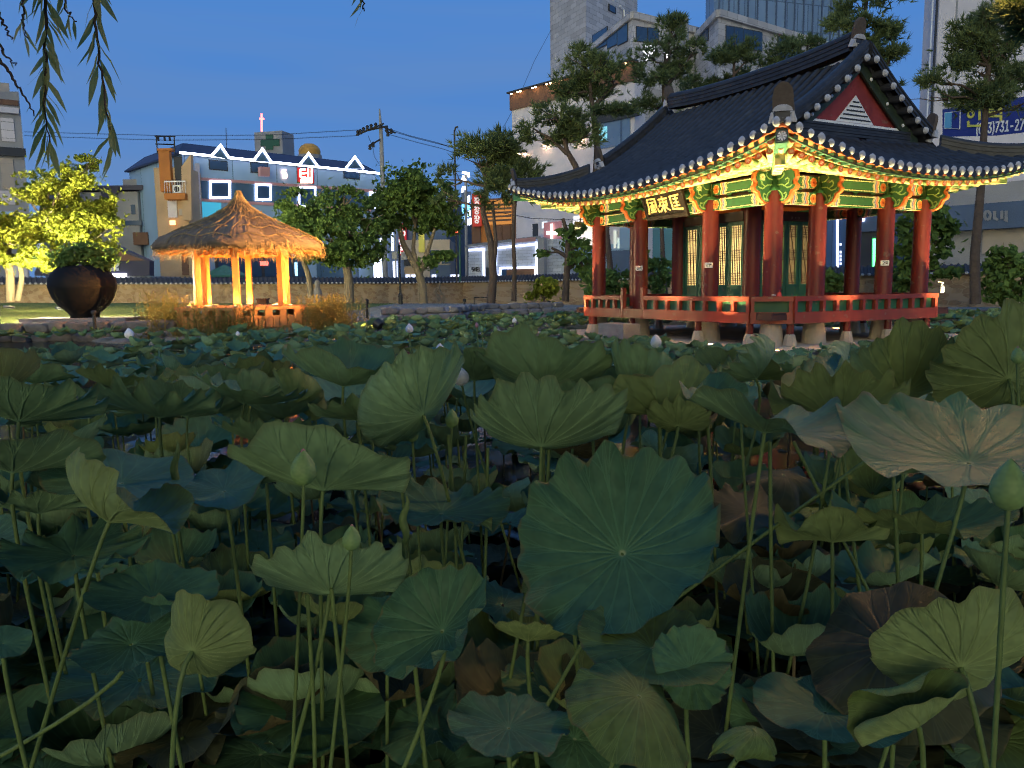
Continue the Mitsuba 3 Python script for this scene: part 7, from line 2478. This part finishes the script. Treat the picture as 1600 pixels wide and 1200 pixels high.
# the rest of the leaves: prototypes in four colours, placed by plan distance
rng = np.random.default_rng(77)
PROTO = []
for k in range(10):
    c = [.5, .3, .15, .7, .45, .25, .6, .1, .35, .55][k]
    PROTO.append(dict(cup=c, wave=.07 + .03 * (k % 3), fold=[0, .5, 0, .3, .9, 0, .4, 0, 1.2, 0][k], fdir=k * .7, droop=[0, 0, .6, 0, 0, .8, 0, 0, 0, .5][k], ddir=k * 1.3))


def blocked(x, y):
    q = np.array([x, y, 0]) - PC
    l, r = q @ PL, q @ PR
    if abs(l) < HA + OUT + .1 and abs(r) < HB + OUT + .1:
        return True
    if (x - HC[0]) ** 2 + (y - HC[1]) ** 2 < 14 or (y > 24.4 and -12.6 < x < -5):
        return True
    if y > np.interp(x, BANK[:, 0], BANK[:, 1]) - .5:
        return True
    if x < -7.8 and 16.0 < y < 24.2 and x > -17 + (y - 16) * .1:        # the patch of open water on the left
        return True
    return False


# the upper canopy: broad leaves that overlap between three and six metres away and shade what is below
CAN = []
crng = np.random.default_rng(314)
while len(CAN) < 46:
    y = crng.uniform(3.1, 6.6)
    u, v = crng.uniform(-40, 1640), crng.uniform(588, 694 - 9 * y)
    p = at(u, v, y)
    if any(np.hypot(p[0] - q[0], p[1] - q[1]) < .42 for q in CAN):
        continue
    CAN.append(p)
for p in CAN:
    k = int(crng.integers(10))
    R = crng.uniform(.22, .31)
    n = unit([crng.normal(0, .16), crng.normal(.12, .16), 1])
    warm = p[0] / p[1] > .15
    place_leaf('broad lotus leaf of the upper canopy in the middle of the pond', p, R, n, crng.uniform(0, 360), dict(cup=crng.uniform(.18, .42), wave=crng.uniform(.05, .09), droop=crng.choice([0, 0, .5]), ddir=crng.uniform(0, 6), fold=crng.choice([0, .3, .7]), fdir=crng.uniform(0, 3)),
               crng.choice([OLIVE, GREEN, TEAL], p=[.3, .5, .2] if warm else [.08, .5, .42]), 2000 + int(crng.integers(9999)), [p[0] + crng.normal(0, .05), p[1] + crng.normal(0, .05), -.03], 'canopy leaves in the middle of the pond', .007, (10, 48))

cells = {}
spots_ = []
tries = 0
while tries < 90000:
    tries += 1
    y = 2.3 * (36.0 / 2.3) ** rng.uniform(0, 1)
    x = rng.uniform(-1.05, 1.05) * y
    if blocked(x, y):
        continue
    gap = .20 + .016 * min(y, 14)
    key = (int(x / gap), int(y / gap))
    if any((key[0] + i, key[1] + j) in cells for i in (-1, 0, 1) for j in (-1, 0, 1) if (i, j) != (0, 0) and (rng.random() < .45)) or key in cells:
        continue
    cells[key] = 1
    top = np.interp(y, [2, 3.5, 5, 8, 14, 22, 36], [.30, .50, .78, .76, .40, .32, .28])
    z = top * (rng.uniform(.35, 1.0) if y < 5 else rng.uniform(.55, 1.06)) + (rng.uniform(-.05, .1) if y > 5 else 0)
    if y < 4.5:
        z = min(z, top)
    if 9 < y < 25 and -.03 < x / y < .62:                     # the leaves stay low in front of the platform
        z = min(z, .30) * .75
    spots_.append((x, y, max(.06, z), rng.uniform(.17, .27) if y < 5 else rng.uniform(.19, .31)))
spots_.sort(key=lambda s: -s[3] / s[1] + (9 if abs(s[0] / s[1]) > .67 else 0))
NI = 300 - len(HERO) - len(CAN)
proto_files = {}
far = {m: MB() for m in (TEAL, GREEN, OLIVE, DULL)}
low = {m: MB() for m in (TEAL, GREEN, OLIVE, DULL)}
for q in range(1500):
    y = 1.3 * (7.5 / 1.3) ** rng.uniform(0, 1)
    x = rng.uniform(-1.2, 1.2) * (y + .6)
    if blocked(x, y):
        continue
    R, z = rng.uniform(.10, .19), rng.uniform(.02, .10) + (.20 * rng.random() ** 2 if y > 2.2 else .05)
    k = int(rng.integers(10))
    mat = rng.choice([TEAL, GREEN, DULL], p=[.45, .30, .25]) if x / y < .15 else rng.choice([TEAL, GREEN, DULL], p=[.3, .3, .4])
    mm = leaf_mesh(1200 + k, R, nr=6, nt=26, **{**PROTO[k], 'cup': .06, 'fold': 0.15})
    ax = leaf_axes([rng.normal(0, .12), rng.normal(0, .12), 1], rng.uniform(0, 360))
    low[mat].add(np.array([x, y, z]) + mm.v[0] @ ax, mm.f[0], mm.t[0])
for k, (mat, m) in enumerate(low.items()):
    if m.n:
        obj('floating_lotus_leaves__%03d' % (k + 1), m, mat, smooth=True)
tag('floating_lotus_leaves', 'dark floating lotus leaves that cover the water below the near stems', 'lotus leaves', None, 'stuff')
for i, (x, y, z, R) in enumerate(spots_):
    k = int(rng.integers(10))
    right = smoothstep_ = min(1, max(0, (x / y + .15) / .5))
    if y > 6:
        mat = rng.choice([TEAL, GREEN, OLIVE], p=[.52, .36, .12])
    else:
        mat = rng.choice([TEAL, GREEN, OLIVE, DULL], p=[.46, .34, .08, .12]) if right < .4 else rng.choice([TEAL, GREEN, OLIVE, DULL], p=[.26, .40, .20, .14])
    tilt_ = rng.normal(0, .22, 2) if z > .45 else rng.normal(0, .14, 2)
    n = unit(np.array([tilt_[0], tilt_[1], 1.0]))
    p = np.array([x, y, z])
    if i < NI:
        kk = (k, mat)
        if kk not in proto_files:
            mm = leaf_mesh(500 + k, 1.0, nr=9, nt=44, **PROTO[k])
            proto_files[kk] = mikit.ply(mm.get(), mat, smooth=True, uv=mm.uvs())
        ax = leaf_axes(n, rng.uniform(0, 360))
        M4 = np.eye(4)
        M4[:3, :3] = (ax * R).T
        M4[:3, 3] = p
        near = y < 4.6
        t = thing('lotus_leaf', 'dim lotus leaf low in the shaded understorey of the near pond' if near else 'green or teal lotus leaf in the crowded middle of the pond', 'lotus leaf',
                  'shaded leaves under the near canopy' if near else 'crowded leaves of the middle pond')
        obj('blade', {**proto_files[kk], 'to_world': T(M4.tolist())}, mat, t)
        if y < 9:
            obj('stem', stem_mesh(p, [x + rng.normal(0, .04), y + rng.normal(0, .04), -.03], .0065, n), 'lotus_stem' if rng.random() < .7 else 'dry_stem', t)
    else:
        mm = leaf_mesh(900 + k, R, nr=5, nt=20, **PROTO[k])
        ax = leaf_axes(n, rng.uniform(0, 360))
        far[mat].add(p + mm.v[0] @ ax, mm.f[0], mm.t[0])
for k, (mat, m) in enumerate(far.items()):
    if m.n:
        obj('far_lotus_leaves__%03d' % (k + 1), m, mat, smooth=True)
tag('far_lotus_leaves', 'mass of small lotus leaves covering the far part of the pond', 'lotus leaves', None, 'stuff')
print('lotus spots', len(spots_), 'shapes', sum(1 for v in scene.values() if isinstance(v, dict) and v.get('type') == 'ply'))

# lawn floodlights at the left
for u, v, lab in ((14, 478, 'round white floodlight on the lawn at the far left tree'), (95, 480, 'round white floodlight on the lawn beside the giant jar')):
    p = at(u, v + 2, 37)
    ground_lamp(p, .17, (1.0, .88, .48), 8000, lab, None, (0.0, .25, 1), 1.5)
t = thing('lawn_lamp', 'globe lamp hidden behind the giant jar that lights the lawn', 'lamp')
p = at(133, 480, 30.5) * [1, 1, 0]
obj('shaft', MB().lathe([(.06, .4), (.05, 1.85), (0, 1.85)], p, 10), 'black_metal', t)
sph = trimesh.creation.icosphere(subdivisions=2, radius=.12)
sph.apply_translation(p + PZ * 1.95)
obj('globe', sph, 'lamp_lens', t, smooth=True, emitter=emit((1.0, .88, .45), 9000, 1.0))
